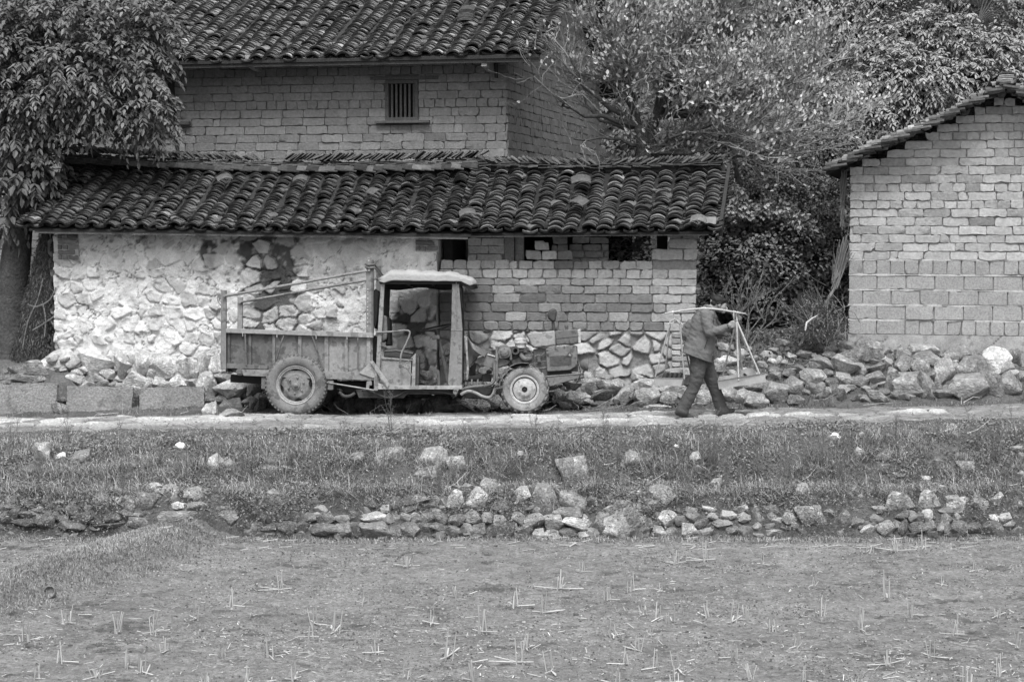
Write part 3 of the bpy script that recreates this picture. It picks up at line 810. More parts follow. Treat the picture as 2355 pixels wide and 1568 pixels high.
# side wall on the right, back wall, inner partitions seen through the gap
b = MB(); b.box((x1C - .14, 1.15, (zE - 1.2) / 2), (.26, 1.7, zE + 1.2), tone=alb(.5)); b.build('side_wall', M_adobe, shedC)
IN = .95
mb = MB()
def inP(pa, pb, pya, pyb, ch, bl, tn, y, gap=.01):
    M_ = Matrix.Translation((0, y, 0)); za, zb = FC.on(1200, pyb, y).z, FC.on(1200, pya, y).z
    courses(mb, FC.on(pa, 600, y).x, FC.on(pb, 600, y).x, za, zb, ch, bl, lambda a, c: alb(tn * rnd.uniform(.95, 1.05)), lambda a, c, d_, e_: (a, c), M=M_, gap=gap * .6, headers=0)
inP(1075, 1160, 505, 640, .118, .37, .70, .26)
mb.build('inner_wall', M_adobe, shedC, smooth=35)
mb = MB(); inP(1268, 1305, 505, 620, .123, .24, .56, .22); mb.build('inner_pier', M_adobe, shedC, smooth=35)
mb = MB(); inP(1309, 1400, 500, 640, .10, .27, .62, .42, gap=.016); mb.build('inner_partition', M_adobe, shedC, smooth=35)
b = MB()
for (pa, pb, y, t) in ((1075, 1160, .28, .5), (1268, 1305, .24, .4), (1309, 1400, .45, .6)):
    b.box(((FC.on(pa, 600, y).x + FC.on(pb, 600, y).x) / 2, y + .06, -.1), (FC.on(pb, 600, y).x - FC.on(pa, 600, y).x - .01, .1, 2 * zE - .3), tone=alb(t))
b.build('partition_core', M_adobe, shedC)
b = MB(); q = FC.on(1172, 560, .3); b.box((q.x, .3, zE - .4), (.14, .10, 1.1), tone=alb(.52)); q = FC.on(1195, 560, .35); b.box((q.x, .36, zE - .4), (.13, .09, 1.1), tone=alb(.58)); b.build('door_post', M_wood, shedC, bevel=.006)
b = MB(); q = FC.on(1523, 560, .35); b.box((q.x, .4, zE - .5), (.15, .16, 1.3), tone=alb(.12)); b.build('dark_post', M_wood, shedC, bevel=.008)
b = MB(); b.box((X(1230), 1.9, .1), (X(1420) - X(1010) + .1, .1, 3.0), tone=alb(.2)); b.build('back_wall', M_adobe, shedC)
b = MB(); b.box((X(1012) + .1, 1.0, .4), (.12, 1.7, 2.0), tone=alb(.16)); b.build('end_wall', M_adobe, shedC)
b = MB(); b.box((X(1330), 1.1, -.55), (X(1590) - X(1020), 1.6, .06), tone=alb(.25)); b.build('floor', M_soil, shedC)
# roof
OC = .38; DC = 1.55
e0 = FC.on(1062, 530, -OC); e1 = FC.on(1647, 526, -OC); r0 = FC.on(1100, 384, DC); r1 = FC.on(1668, 384, DC)
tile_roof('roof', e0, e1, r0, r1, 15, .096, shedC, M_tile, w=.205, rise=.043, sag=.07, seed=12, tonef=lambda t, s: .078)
slab(shedC, 'roof_boards', e0 + Vector((.05, .03, 0)), e1 + Vector((-.05, .03, 0)), r1, r0, -.045, .03, alb(.16), M_wood)
b = MB(); b.beam(e0 + Vector((.05, .06, -.08)), e1 + Vector((-.1, .06, -.075)), .03, .035, alb(.40)); b.build('eave_board', M_wood, shedC)
b = MB(); b.beam(e1 + Vector((.06, .1, -.03)), r1 + Vector((.06, 0, -.03)), .05, .16, alb(.22)); b.build('barge_board', M_wood, shedC, bevel=.005)
b = MB(); q = FC.on(1635, 507, -OC); b.box((q.x, -OC - .01, q.z), (.14, .02, .1), tone=alb(.6)); b.build('eave_patch', M_tin, shedC)
ridge(shedC, r0 + Vector((.05, 0, -.02)), r1 + Vector((-.05, 0, .0)), 'ridge', .04, lower=False, seed=9, tone=.30, upr=.13)
b = MB(); b.beam(r0 + Vector((0, .05, -.03)), r1 + Vector((0, .05, -.03)), .3, .10, alb(.25)); b.build('ridge_mortar', M_mortar, shedC)
slC = ((r0 + r1) / 2 - (e0 + e1) / 2).normalized(); nC = Vector((1, 0, 0)).cross(slC).normalized()
loose_tiles(FC, (e0 + e1) / 2, slC, nC, [
    (1336, 414, .1, 1.4, .34, 'large flat tile lying loose across the ribs of the brick shed roof'),
    (1331, 464, -.5, 1.2, .34, 'slipped curved tile half-way down the brick shed roof'),
    (1606, 505, -.1, 1.1, .42, 'pale broken tile at the right end of the brick shed eave')])

# ================================================================ RIGHT HOUSE (gable end)
p2 = W(1950, 790, 26.0)
FD = Frame((p2.x, p2.y, p2.z - .06), R(-13))
houseD = thing('gabled_house', 'pale brick house at the right edge with stepped gable and concrete-block foot', 'house', FD.loc, FD.rz)
XR = 3.9
def zD(py, px=1950): return FD.on(px, py, 0).z
zb1 = zD(597); zb0 = zD(769)
# line of the roof underside on the left slope
g0 = FD.on(1906, 392, 0); g1 = FD.on(2311, 206, 0)
slopeD = (g1.z - g0.z) / (g1.x - g0.x)
def limL(z): return max(0.0, g0.x + (z - g0.z) / slopeD + .10)
def limR(z): return min(XR, 2 * g1.x - limL(z))
mb = MB(); rnd.seed(33)
def tnD(x, z):
    t = .66 * rnd.uniform(.95, 1.04)
    if rnd.random() < .07: t *= rnd.uniform(.78, .92)
    return alb(t)
def inD(a, b, z0_, z1_):
    L = limL(z1_) ; Rr = limR(z1_) if z1_ > zD(392) else XR
    if b < L + .12: return None
    a = max(a, L) if b - L > .1 else a
    b = min(b, Rr)
    return (a, b) if b - a > .1 else None
courses(mb, 0, XR, zb1, g1.z - .1, .119, .375, tnD, inD, gap=.005, jit=.009)
mb.build('brick_gable', M_adobe, houseD, smooth=35)
mb = MB(); z = zb0; k = 0; bh = (zb1 - zb0) / 5
for k in range(5):
    half = k in (0, 4); x = 0 if k in (1, 3) else -.2
    if half: x = 0
    while x < XR:
        w = .195 if (half and not (k == 0 and x < .6)) else .40
        a = max(0, x)
        brick(mb, a + .005, z + .012, min(x + w, XR) - a - .01, bh - .022, alb(.63 * rnd.uniform(.97, 1.03)), rr=.010, jit=.005); x += w
    z += bh
mb.build('block_course', M_block, houseD, smooth=35)
b = MB()
zs = [zb0 - .7, zb1, zD(392)]
pts = [(0, 0, zs[0]), (XR, 0, zs[0]), (XR, 0, zD(392))]
pts = [(.01, 0, zb0 - .8), (XR, 0, zb0 - .8), (XR, 0, limL(0) * 0 + zD(330))]
poly = [(.01, 0, zb0 - .8), (XR, 0, zb0 - .8), (XR, 0, g1.z - .45), (g1.x, 0, g1.z - .2), (.3, 0, zD(385)), (.01, 0, zD(385))]
b.prism(poly, .022, .35, alb(.62)); b.build('wall_core', M_mortar, houseD)
# mortar bands between the blocks
mb = MB()
for k in range(5):
    zz_ = zb0 + bh * (k + 1)
    n_ = 60
    for i in range(n_):
        xa = XR * i / n_; hh = .008 + .04 * max(0, float(vn(np.array([i * .5]), np.array([k * 3.1]), 7)[0]) - .2)
        mb.box((xa + XR / n_ / 2, .006, zz_), (XR / n_ * 1.02, .03, hh), tone=alb(.72))
    mb.build('mortar_joint', M_mortar, houseD); mb = MB()
pass
def rampD(u, v, f1, ed, idh, ox, oy):
    return .025 + .02 * fbm(u * 2, v * 3, 91, 3) + .008 * fbm(u * 12, v * 12, 92, 3) - .02 * (ed < .03), (.60 + .05 * fbm(u * 3, v * 3, 93, 3) - .12 * (ed < .03)) ** 2.2
rubble_wall('plaster_foot', 0, XR, zb0 - .8, zb0 + .004, .03, (.5, .35), 94, rampD, M_mortar, houseD)
b = MB(); b.box((.15, 2.2, (zD(392) + zb0 - .8) / 2), (.28, 3.7, zD(392) - zb0 + .8), tone=alb(.5)); b.build('side_wall', M_adobe, houseD)
b = MB(); b.box((XR / 2, 4.1, (zD(392) + zb0 - .8) / 2), (XR - .1, .28, zD(392) - zb0 + .8), tone=alb(.5)); b.build('back_wall', M_adobe, houseD)
# roof: two slopes running back from the gable
OD = .34; dep = 4.4
def V3(p, y): return Vector((p.x, y, p.z))
ev = Vector((g0.x - .02, 0, g0.z + .02)); rg = Vector((g1.x, 0, g1.z + .05)); ev2 = Vector((2 * g1.x - g0.x, 0, g0.z))
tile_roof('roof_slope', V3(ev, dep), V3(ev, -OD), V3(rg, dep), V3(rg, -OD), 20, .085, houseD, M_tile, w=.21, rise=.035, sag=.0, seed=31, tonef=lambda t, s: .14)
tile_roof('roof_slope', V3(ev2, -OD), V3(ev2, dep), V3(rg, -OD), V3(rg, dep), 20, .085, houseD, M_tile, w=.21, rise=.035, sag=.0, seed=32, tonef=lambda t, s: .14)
for (A, B) in ((ev, rg), (rg, ev2)):
    rb = MB(); o_ = Vector((0, 0, -.03)); t_ = Vector((0, 0, -.05))
    q = [V3(A, -OD + .03), V3(B, -OD + .03), V3(B, dep), V3(A, dep)]
    vs = [p + o_ for p in q] + [p + o_ + t_ for p in q]
    rb.add(vs, [(0, 1, 2, 3), (7, 6, 5, 4), (0, 4, 5, 1), (1, 5, 6, 2), (2, 6, 7, 3), (3, 7, 4, 0)], alb(.17)); rb.build('roof_boards', M_wood, houseD)
for (px, py, r) in ((1974, 360, .055), (2036, 327, .055), (2124, 287, .06), (2219, 253, .075), (2304, 214, .06)):
    q = FD.on(px, py, -OD + .05); b = MB(); b.tube([(q.x, -OD + .05, q.z), (q.x, dep - .3, q.z)], r, 14, alb(.30)); b.build('purlin', M_bark, houseD, smooth=50)
g = MB(); rr_ = random.Random(3)
for k in range(5):
    q = Vector((g1.x + rr_.uniform(-.03, .03), -OD + .12, g1.z + .07 + .026 * k)); u = Vector((1, 0, 0)); v = Vector((0, 1, 0)); tile_piece(g, q, u, v, Vector((0, 0, 1)), .20 + .03 * (k % 2), .3, .008, .018, alb(.5 + .05 * (k % 3)))
tile_piece(g, (g1.x + .02, -OD + .3, g1.z + .21), Vector((1, 0, 0)), Vector((0, 1, 0)), Vector((0, 0, 1)), .24, .3, .02, .02, alb(.3))
tile_piece(g, (g1.x - .16, -OD + .5, g1.z + .10), Vector((.7, 0, .7)), Vector((0, 1, 0)), Vector((-.7, 0, .7)), .3, .3, .05, .02, alb(.12))
for k in range(22): 
    for j in range(3): tile_piece(g, (g1.x, -OD + .5 + k * .18, g1.z + .12 + j * .03), Vector((1, 0, 0)), Vector((0, 1, 0)), Vector((0, 0, 1)), .3 - .05 * j, .22, .05, .02, alb(.32) * rr_.uniform(.7, 1.3))
g.build('ridge', M_tile, houseD, smooth=45)

# ================================================================ STONES
def make_stone(seed, npts=15, flat=1.0):
    g = random.Random(seed)
    bm = bmesh.new()
    for i in range(npts):
        v = Vector((g.gauss(0, 1), g.gauss(0, 1), g.gauss(0, 1))).normalized()
        v = v * g.uniform(.82, 1.0)
        bm.verts.new((v.x, v.y, v.z * flat))
    bmesh.ops.convex_hull(bm, input=list(bm.verts))
    for v in [v for v in bm.verts if not v.link_faces]: bm.verts.remove(v)
    bmesh.ops.bevel(bm, geom=list(bm.edges), offset=.04, segments=1, affect='EDGES', clamp_overlap=True)
    bmesh.ops.triangulate(bm, faces=list(bm.faces))
    for it in range(2):
        bmesh.ops.subdivide_edges(bm, edges=[e for e in bm.edges if e.calc_length() > .22], cuts=1, use_grid_fill=False)
        bmesh.ops.triangulate(bm, faces=list(bm.faces))
    co = np.array([v.co[:] for v in bm.verts])
    n1 = fbm(co[:, 0] * 2.3 + co[:, 2] * 1.7 + seed, co[:, 1] * 2.3 - co[:, 2] * 1.3, seed, 4)
    n2 = fbm(co[:, 0] * 6 + co[:, 1] * 3 + seed, co[:, 2] * 6, seed + 5, 3)
    for v, a, b in zip(bm.verts, n1, n2): v.co *= 1 + .13 * a + .06 * b
    co = np.array([v.co[:] for v in bm.verts]); lo = co.min(0); hi = co.max(0)
    for v in bm.verts: v.co = Vector(((v.co[i] - (lo[i] + hi[i]) / 2) / (hi[i] - lo[i]) for i in range(3)))
    me = bpy.data.meshes.new('stone')
    bmesh.ops.recalc_face_normals(bm, faces=bm.faces)
    bm.to_mesh(me); bm.free()
    me.polygons.foreach_set('use_smooth', np.full(len(me.polygons), True)); me.set_sharp_from_angle(angle=R(28))
    me.materials.append(M_stone); return me
STM = [make_stone(100 + i, 11 + (i * 5) % 9) for i in range(24)]
def words_size(w, h):
    a = math.sqrt(w * h)
    return 'tiny' if a < .11 else 'small' if a < .17 else 'medium' if a < .25 else 'large' if a < .36 else 'huge'
def words_shape(w, h):
    r = w / h
    return 'slab-shaped' if r > 2.3 else 'wide' if r > 1.45 else 'upright' if r < .72 else 'narrow' if r < .9 else 'blocky'
def words_tone(t): return 'near-white' if t > .72 else 'pale' if t > .56 else 'light grey' if t > .47 else 'grey' if t > .39 else 'dark grey'
LAND = [(0, 60, 'far left edge'), (60, 140, 'below vine-wrapped trunk'), (140, 230, 'near middle slab'), (230, 330, 'near slab gap'), (330, 420, 'near right slab'),
        (420, 510, 'left of truck tail'), (510, 610, 'left of rear wheel'), (610, 700, 'below rear wheel'), (700, 800, 'right of rear wheel'), (800, 880, 'below bed front'),
        (880, 970, 'below driver seat'), (970, 1060, 'below steering wheel'), (1060, 1130, 'left of front wheel'), (1130, 1210, 'below front wheel'), (1210, 1290, 'below engine'), (1290, 1370, 'below headlamp'),
        (1370, 1450, 'right of headlamp'), (1450, 1530, 'below rear tray'), (1530, 1610, 'below rear foot'), (1610, 1690, 'below front foot'), (1690, 1770, 'below front tray'),
        (1770, 1860, 'right of front tray'), (1860, 1950, 'left of blockwork corner'), (1950, 2040, 'below blockwork corner'), (2040, 2130, 'right of blockwork corner'), (2130, 2220, 'below house ridge'), (2220, 2300, 'near right edge'), (2300, 2401, 'far right edge')]
STONES = []
def stone(px, py, w, h, t, zone, group, Y=None, P=None, k=1.0, dep=None, sink=.12):
    if P is None:
        if Y is None:
            q = march(px, py + h * .30); Y = q.y
        P = W(px, py, Y)
    s = P.y / F; w_ = w * s * 1.26; h_ = h * s * 1.28
    o = bpy.data.objects.new('stone', rnd.choice(STM)); COL.objects.link(o)
    d_ = dep or min(max((w_ + h_) * .5, .08), .42)
    o.location = (P.x, P.y + d_ * sink, P.z)
    o.scale = (w_ * rnd.choice((1, -1)), d_, h_)
    o.rotation_euler = (rnd.uniform(-.15, .15), rnd.uniform(-.12, .12), rnd.uniform(-.1, .1))
    a = alb(t, k) * rnd.uniform(.9, 1.1)
    o.color = (a, a, a, 1)
    STONES.append((o, px, py, w_, h_, t, zone, group))
    return o
ORD = ('first', 'second', 'third', 'fourth', 'fifth', 'sixth', 'seventh', 'eighth', 'ninth', 'tenth')
def label_stones():
    global STONES
    STONES.sort(key=lambda s: -s[3] * s[4])
    keep, rest = STONES[:296], STONES[296:]
    # the smallest ones are one heap of rubble
    V = []; FS = []; T = []; base = 0
    for (x, y, z, sx, sy, sz, a) in FILL:
        o = bpy.data.objects.new('t', rnd.choice(STM)); o.location = (x, y, z); o.scale = (sx, sy, sz); o.rotation_euler = (rnd.uniform(-.3, .3), rnd.uniform(-.3, .3), rnd.uniform(-.5, .5)); o.color = (a, a, a, 1); rest.append((o,))
    for s in rest:
        o = s[0]; me = o.data
        Mx = Matrix.LocRotScale(o.location, o.rotation_euler, o.scale)
        co = np.empty(len(me.vertices) * 3); me.vertices.foreach_get('co', co); co = co.reshape(-1, 3)
        Mn = np.array(Mx); V.append(co @ Mn[:3, :3].T + Mn[:3, 3])
        tri = np.array([p.vertices[:] for p in me.polygons]); FS.append(tri + base); base += len(co); T.append(np.full(len(tri), o.color[0]))
        bpy.data.objects.remove(o)
    o = mesh_np('small_stones', np.concatenate(V), [np.concatenate(FS)], M_pebble, [np.concatenate(T)], smooth=True)
    o.data.set_sharp_from_angle(angle=R(28))
    tag(o, 'small loose stones and chippings wedged between the big ones', 'rubble', kind='stuff')
    sub = {}
    for s in keep:
        o, px, py, w, h, t, zone, group = s
        land = next(l for a, b, l in LAND if px < b)
        sub.setdefault((words_tone(t), words_size(w, h), words_shape(w, h), zone, land), []).append(s)
    for b, ss in sub.items():
        ss.sort(key=lambda s: (s[1], s[2])); n = len(ss)
        for i, s in enumerate(ss):
            lab = '%s %s %s stone %s, %s' % b
            if n == 2:
                dx, dy = ss[1][1] - ss[0][1], ss[1][2] - ss[0][2]
                lab += ', ' + (('upper' if s[2] < ss[1 - i][2] else 'lower') if abs(dy) > abs(dx) * .6 else ('left' if i == 0 else 'right')) + ' one'
            elif n > 2: lab += ', ' + ORD[i] + ' from left'
            tag(s[0], lab, 'stone', s[7])
def conv(x0, y0): return lambda a: (x0 + a[0] * .25, y0 + a[1] * .25, a[2] * .25, a[3] * .25, a[4] if len(a) > 4 else .42)
cv1 = conv(0, 784.4); cv2 = conv(588.8, 784.4); cv3 = conv(1177.7, 784.4); cv4 = conv(1766.5, 784.4)
cv5 = conv(0, 1176); cv6 = conv(588.8, 1063.8); cv7 = conv(1766.5, 1063.8); cv8 = conv(1177.7, 1176)
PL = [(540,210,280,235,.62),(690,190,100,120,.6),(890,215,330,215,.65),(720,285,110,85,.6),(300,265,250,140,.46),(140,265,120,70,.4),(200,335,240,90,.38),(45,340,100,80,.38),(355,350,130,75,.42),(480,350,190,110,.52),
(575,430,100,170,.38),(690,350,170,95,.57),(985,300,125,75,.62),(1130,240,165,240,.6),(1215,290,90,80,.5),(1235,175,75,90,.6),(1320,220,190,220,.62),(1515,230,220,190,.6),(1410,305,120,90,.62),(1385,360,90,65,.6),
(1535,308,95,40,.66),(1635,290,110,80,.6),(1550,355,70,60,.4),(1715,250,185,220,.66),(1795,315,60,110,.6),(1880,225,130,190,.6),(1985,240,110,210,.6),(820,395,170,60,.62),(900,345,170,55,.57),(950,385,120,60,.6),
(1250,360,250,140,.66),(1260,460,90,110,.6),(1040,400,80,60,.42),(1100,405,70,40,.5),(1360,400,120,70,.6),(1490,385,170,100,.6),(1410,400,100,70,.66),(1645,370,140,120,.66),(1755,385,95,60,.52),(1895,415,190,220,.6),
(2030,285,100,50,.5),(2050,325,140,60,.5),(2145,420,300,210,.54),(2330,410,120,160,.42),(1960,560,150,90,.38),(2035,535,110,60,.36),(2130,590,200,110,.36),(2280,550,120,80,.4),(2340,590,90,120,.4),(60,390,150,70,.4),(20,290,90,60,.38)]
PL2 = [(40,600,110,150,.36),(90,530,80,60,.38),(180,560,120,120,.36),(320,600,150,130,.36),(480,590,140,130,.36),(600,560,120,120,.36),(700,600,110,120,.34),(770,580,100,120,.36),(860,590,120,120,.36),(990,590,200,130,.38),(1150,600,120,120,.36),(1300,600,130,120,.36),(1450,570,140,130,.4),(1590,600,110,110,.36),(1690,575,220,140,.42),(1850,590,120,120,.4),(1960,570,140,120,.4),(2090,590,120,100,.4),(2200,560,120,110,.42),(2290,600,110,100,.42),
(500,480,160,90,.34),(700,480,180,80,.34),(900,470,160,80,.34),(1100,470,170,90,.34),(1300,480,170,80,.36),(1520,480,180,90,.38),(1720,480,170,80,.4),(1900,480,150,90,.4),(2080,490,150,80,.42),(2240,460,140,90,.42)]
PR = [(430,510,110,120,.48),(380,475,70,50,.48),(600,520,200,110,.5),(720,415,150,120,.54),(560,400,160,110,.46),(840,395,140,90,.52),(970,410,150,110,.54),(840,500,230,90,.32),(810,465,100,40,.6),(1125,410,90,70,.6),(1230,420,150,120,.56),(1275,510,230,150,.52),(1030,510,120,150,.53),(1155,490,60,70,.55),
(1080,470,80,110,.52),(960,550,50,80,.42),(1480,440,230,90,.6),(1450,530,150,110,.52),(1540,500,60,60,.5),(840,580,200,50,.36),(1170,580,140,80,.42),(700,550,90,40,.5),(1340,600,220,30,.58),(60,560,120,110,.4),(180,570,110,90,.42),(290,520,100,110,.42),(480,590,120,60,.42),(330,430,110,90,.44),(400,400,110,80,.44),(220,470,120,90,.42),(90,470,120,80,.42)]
PB = [(1690,540,60,50,.6),(1790,520,160,120,.56),(1700,590,120,60,.45),(1990,180,160,90,.62),(1900,190,90,60,.5),(1910,260,110,60,.5),(1930,285,80,30,.5),(2000,490,150,130,.5),(2130,520,130,140,.52),(2240,540,200,130,.47),(2330,470,60,110,.5),(1780,440,120,80,.45),(1880,430,110,90,.42),(2080,410,120,70,.42),(2200,430,130,90,.44)]
PP = [(80,490,190,200,.47),(210,420,180,160,.44),(250,540,140,80,.40),(70,275,110,70,.42),(65,325,90,70,.42),(100,175,60,70,.47),(330,130,120,80,.5),(485,210,220,120,.44),(420,340,210,150,.5),(420,430,150,110,.42),(350,470,90,60,.42),(430,465,70,60,.45),(715,240,230,190,.48),(690,340,140,90,.55),(680,490,90,110,.40),(760,150,160,130,.42),(720,70,150,120,.44),
(575,80,120,80,.42),(570,130,130,60,.44),(475,60,90,70,.44),(910,60,200,130,.44),(965,125,180,150,.47),(1000,200,110,70,.42),(995,260,170,100,.44),(990,350,150,120,.46),(820,370,170,90,.44),(1150,350,150,190,.46),(1260,230,160,150,.46),(1110,195,70,60,.46),(1090,100,80,60,.46),(1220,140,110,90,.42),(1405,85,280,120,.5),(1390,255,170,140,.5),(1440,170,220,120,.42),
(1330,400,320,200,.46),(1415,400,150,210,.44),(1620,290,150,240,.5),(1560,430,130,90,.44),(1610,485,130,80,.44),(1670,430,80,110,.37),(1745,130,200,160,.46),(1720,230,80,60,.42),(1880,270,260,230,.44),(1850,420,340,210,.5),(2075,400,190,210,.46),(2110,180,230,220,.70),(2180,250,150,120,.5),(2260,140,110,190,.42),(2320,130,110,120,.76),(2230,400,180,200,.44),(2330,330,80,100,.5),(2000,440,60,60,.46),(1010,515,170,100,.5),(1070,470,110,60,.44),(900,530,100,60,.42),(1300,505,90,40,.46),
(590,380,110,80,.42),(540,300,100,80,.42),(610,450,110,90,.4),(500,500,110,70,.42),(280,260,120,80,.42),(190,300,110,80,.4),(1500,330,110,110,.42),(1960,130,110,90,.44),(820,520,110,60,.42),(1480,500,110,60,.42),(1180,500,110,60,.42)]
BK = [cv1(a) for a in [(370,1050,130,190,.6),(300,1200,160,110,.38),(555,1065,85,70,.8),(740,1080,160,130,.47),(910,970,40,35,.9),(1655,970,85,60,.85),(1975,1130,110,160,.68),(2100,1140,90,90,.5),(1410,1340,140,60,.58),(1560,1370,140,80,.52),(1460,1390,100,60,.5),(1610,1395,70,60,.65),(1800,1420,200,130,.5),(930,1490,160,150,.47),(440,1490,110,130,.42),(260,1500,120,100,.42),(80,1540,160,70,.44),(1340,1490,180,170,.45),(1170,1530,130,90,.42),(1640,1515,120,60,.65),(1790,1530,200,80,.5),(2090,1540,180,70,.46),(2340,1530,60,110,.42),(690,1000,130,40,.5),(1215,1150,60,60,.5)]]
BK += [cv2(a) for a in [(150,1100,170,70,.46),(130,1185,140,70,.5),(280,1180,90,60,.46),(900,1090,160,110,.5),(1180,1080,150,160,.5),(1300,1080,120,170,.52),(1625,1100,210,210,.54),(1830,1140,170,130,.58),(1570,1220,200,110,.46),(110,1470,220,180,.48),(1060,1500,160,130,.37),(1440,1475,260,110,.42),(1655,1465,150,90,.52),(1825,1480,160,180,.66),(2020,1470,190,200,.6),(1970,1360,190,90,.47),(1850,1355,100,50,.42),(2155,1350,160,150,.54),(2290,1510,180,130,.44),(1600,1530,150,80,.44),(1250,1500,160,130,.44),(1190,1540,80,50,.42),(1420,1550,140,50,.37),(1700,1550,90,60,.42)]]
BK += [cv3(a) for a in [(60,1040,100,50,.52),(560,1220,250,260,.5),(90,1420,130,140,.62),(300,1450,220,220,.47),(430,1385,160,110,.47),(560,1480,220,220,.52),(1090,1110,150,170,.47),(1030,1300,100,130,.37),(1370,1320,80,70,.47),(1370,1430,230,160,.52),(1690,1080,90,100,.65),(1720,1180,90,70,.5),(1890,1300,100,60,.5),(1000,1530,190,110,.5),(1140,1400,150,40,.58),(1510,970,40,30,.85),(2130,1540,100,60,.52),(1810,1540,120,50,.56)]]
BK += [cv4(a) for a in [(620,890,90,80,.85),(845,1050,140,120,.6),(1060,1070,180,120,.44),(1050,1185,110,110,.44),(1540,1130,150,90,.44),(1820,1170,150,110,.48),(1780,1060,100,60,.46),(1730,870,70,70,.44),(1875,935,50,40,.48),(1455,1270,70,50,.68),(1215,1255,110,50,.42),(320,1380,130,120,.62),(1220,1490,250,170,.62),(1490,1480,190,170,.54),(1720,1520,230,100,.66),(1970,1510,170,170,.52),(2110,1480,110,150,.58),(2290,1510,90,120,.42),(1600,1350,50,50,.52),(860,1430,60,40,.5),(2290,1010,110,70,.44),(2340,1090,60,100,.4),(1700,780,50,30,.65),(860,855,50,30,.72),(2340,1250,90,100,.47)]]
TW = [cv5(a) for a in [(80,40,170,110,.44),(250,30,150,60,.42),(420,80,150,130,.42),(220,95,270,50,.38),(610,120,130,70,.42),(580,70,90,50,.4),(740,60,90,90,.37),(710,140,160,60,.42),(820,50,140,100,.4),(895,90,90,90,.4),(1030,60,150,90,.44),(1180,50,150,110,.42),(1020,130,270,50,.44),(1280,110,190,100,.44),(1330,20,110,50,.37),(1640,80,380,150,.48),(1850,60,120,130,.42),(1680,170,200,50,.37),(2100,60,170,120,.47),(1970,100,110,110,.4),(2230,120,120,110,.38),(2345,150,60,110,.37),(860,160,60,30,.4),(1450,60,120,110,.42),(510,40,80,60,.4),(330,10,90,60,.4)]]
TW += [cv6(a) for a in [(50,495,110,110,.4),(30,580,80,70,.4),(120,600,160,90,.44),(125,660,90,40,.47),(270,605,170,120,.44),(420,600,140,110,.4),(610,610,240,130,.4),(800,615,160,120,.44),(790,520,130,70,.4),(920,500,130,100,.42),(940,610,110,110,.4),(1080,500,220,80,.6),(1090,625,250,150,.44),(1220,510,110,80,.44),(1285,640,120,120,.4),(1190,425,80,70,.52),(1410,625,170,130,.42),(1480,500,110,80,.54),(1580,510,130,90,.47),(1700,510,110,100,.47),(1550,610,110,100,.42),(1680,600,150,80,.4),(1800,620,200,90,.44),(1840,530,140,90,.44),(1990,490,150,110,.6),(1940,610,110,90,.42),(2050,625,140,120,.44),(2185,620,150,140,.44),(2310,630,150,140,.44),(2130,505,90,80,.47),(2240,525,110,80,.58),(1380,500,90,70,.44),(180,510,130,90,.4),(330,500,140,90,.4),(480,510,140,90,.4),(640,510,150,90,.4)]]
TW += [cv7(a) for a in [(190,510,120,90,.6),(380,490,220,170,.54),(480,545,120,120,.42),(680,550,210,190,.44),(920,620,140,90,.62),(1085,600,150,120,.54),(1240,600,80,130,.42),(1370,600,140,100,.4),(1490,600,100,120,.47),(1580,605,90,110,.44),(1650,600,70,100,.44),(1750,600,150,120,.44),(1900,605,140,90,.42),(2070,600,200,110,.47),(2090,510,90,60,.64),(2180,500,110,70,.54),(2220,570,100,80,.42),(2290,620,100,60,.47),(1460,490,90,110,.6),(60,650,130,60,.47),(150,620,80,60,.37),(250,600,90,80,.37),(310,635,80,70,.37),(820,560,110,90,.4),(1240,480,120,90,.42),(560,470,110,80,.4),(1000,520,110,80,.4)]]
TW += [cv8(a) for a in [(55,70,110,110,.54),(205,85,170,110,.5),(380,110,160,160,.54),(520,10,250,90,.44),(590,110,240,120,.6),(110,190,160,140,.5),(245,205,100,90,.5),(365,215,140,80,.58),(520,190,150,80,.44),(20,180,70,130,.46),(680,170,90,50,.44),(660,215,110,60,.52),(815,115,120,110,.5),(1040,60,260,170,.52),(940,170,270,230,.6),(1220,185,120,110,.44),(1430,65,160,120,.66),(1260,95,80,70,.44),(1340,170,100,80,.44),(1460,200,120,90,.5),(1620,170,130,120,.54),(1930,110,160,60,.47),(1985,30,130,70,.54),(1860,50,120,60,.52),(2130,60,110,90,.47),(2255,140,70,70,.47),(2260,215,90,40,.47),(750,200,90,90,.42),(1540,90,100,90,.42),(1740,110,120,90,.42),(1780,190,120,70,.42),(2020,180,140,90,.42),(2150,180,110,90,.42),(1100,200,90,80,.42)]]
KS = 1.4
def yplane(px, py):       # dry plinth in front of the sheds, leaning back as it rises
    fr, d0 = (FB, -.16) if px < 1008 else (FC, -.16)
    d = d0 - .42 * min(max((py - 815) / 140.0, 0), 1)
    return (fr.M @ fr.on(px, py, d)).y
rnd.seed(77)
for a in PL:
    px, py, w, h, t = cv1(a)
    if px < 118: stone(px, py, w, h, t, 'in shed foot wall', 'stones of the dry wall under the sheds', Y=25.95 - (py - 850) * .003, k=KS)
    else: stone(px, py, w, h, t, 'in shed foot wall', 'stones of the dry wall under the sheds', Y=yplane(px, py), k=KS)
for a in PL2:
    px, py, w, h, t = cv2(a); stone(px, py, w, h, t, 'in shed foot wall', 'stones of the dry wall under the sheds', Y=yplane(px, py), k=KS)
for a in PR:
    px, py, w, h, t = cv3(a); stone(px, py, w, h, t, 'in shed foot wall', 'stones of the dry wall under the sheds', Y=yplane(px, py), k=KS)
for a in [cv3(q) for q in PB] + [cv4(q) for q in PP]:
    px, py, w, h, t = a; stone(px, py, w, h, t, 'in rubble heap', 'stones of the rubble heap beside the track', k=KS, sink=.05)
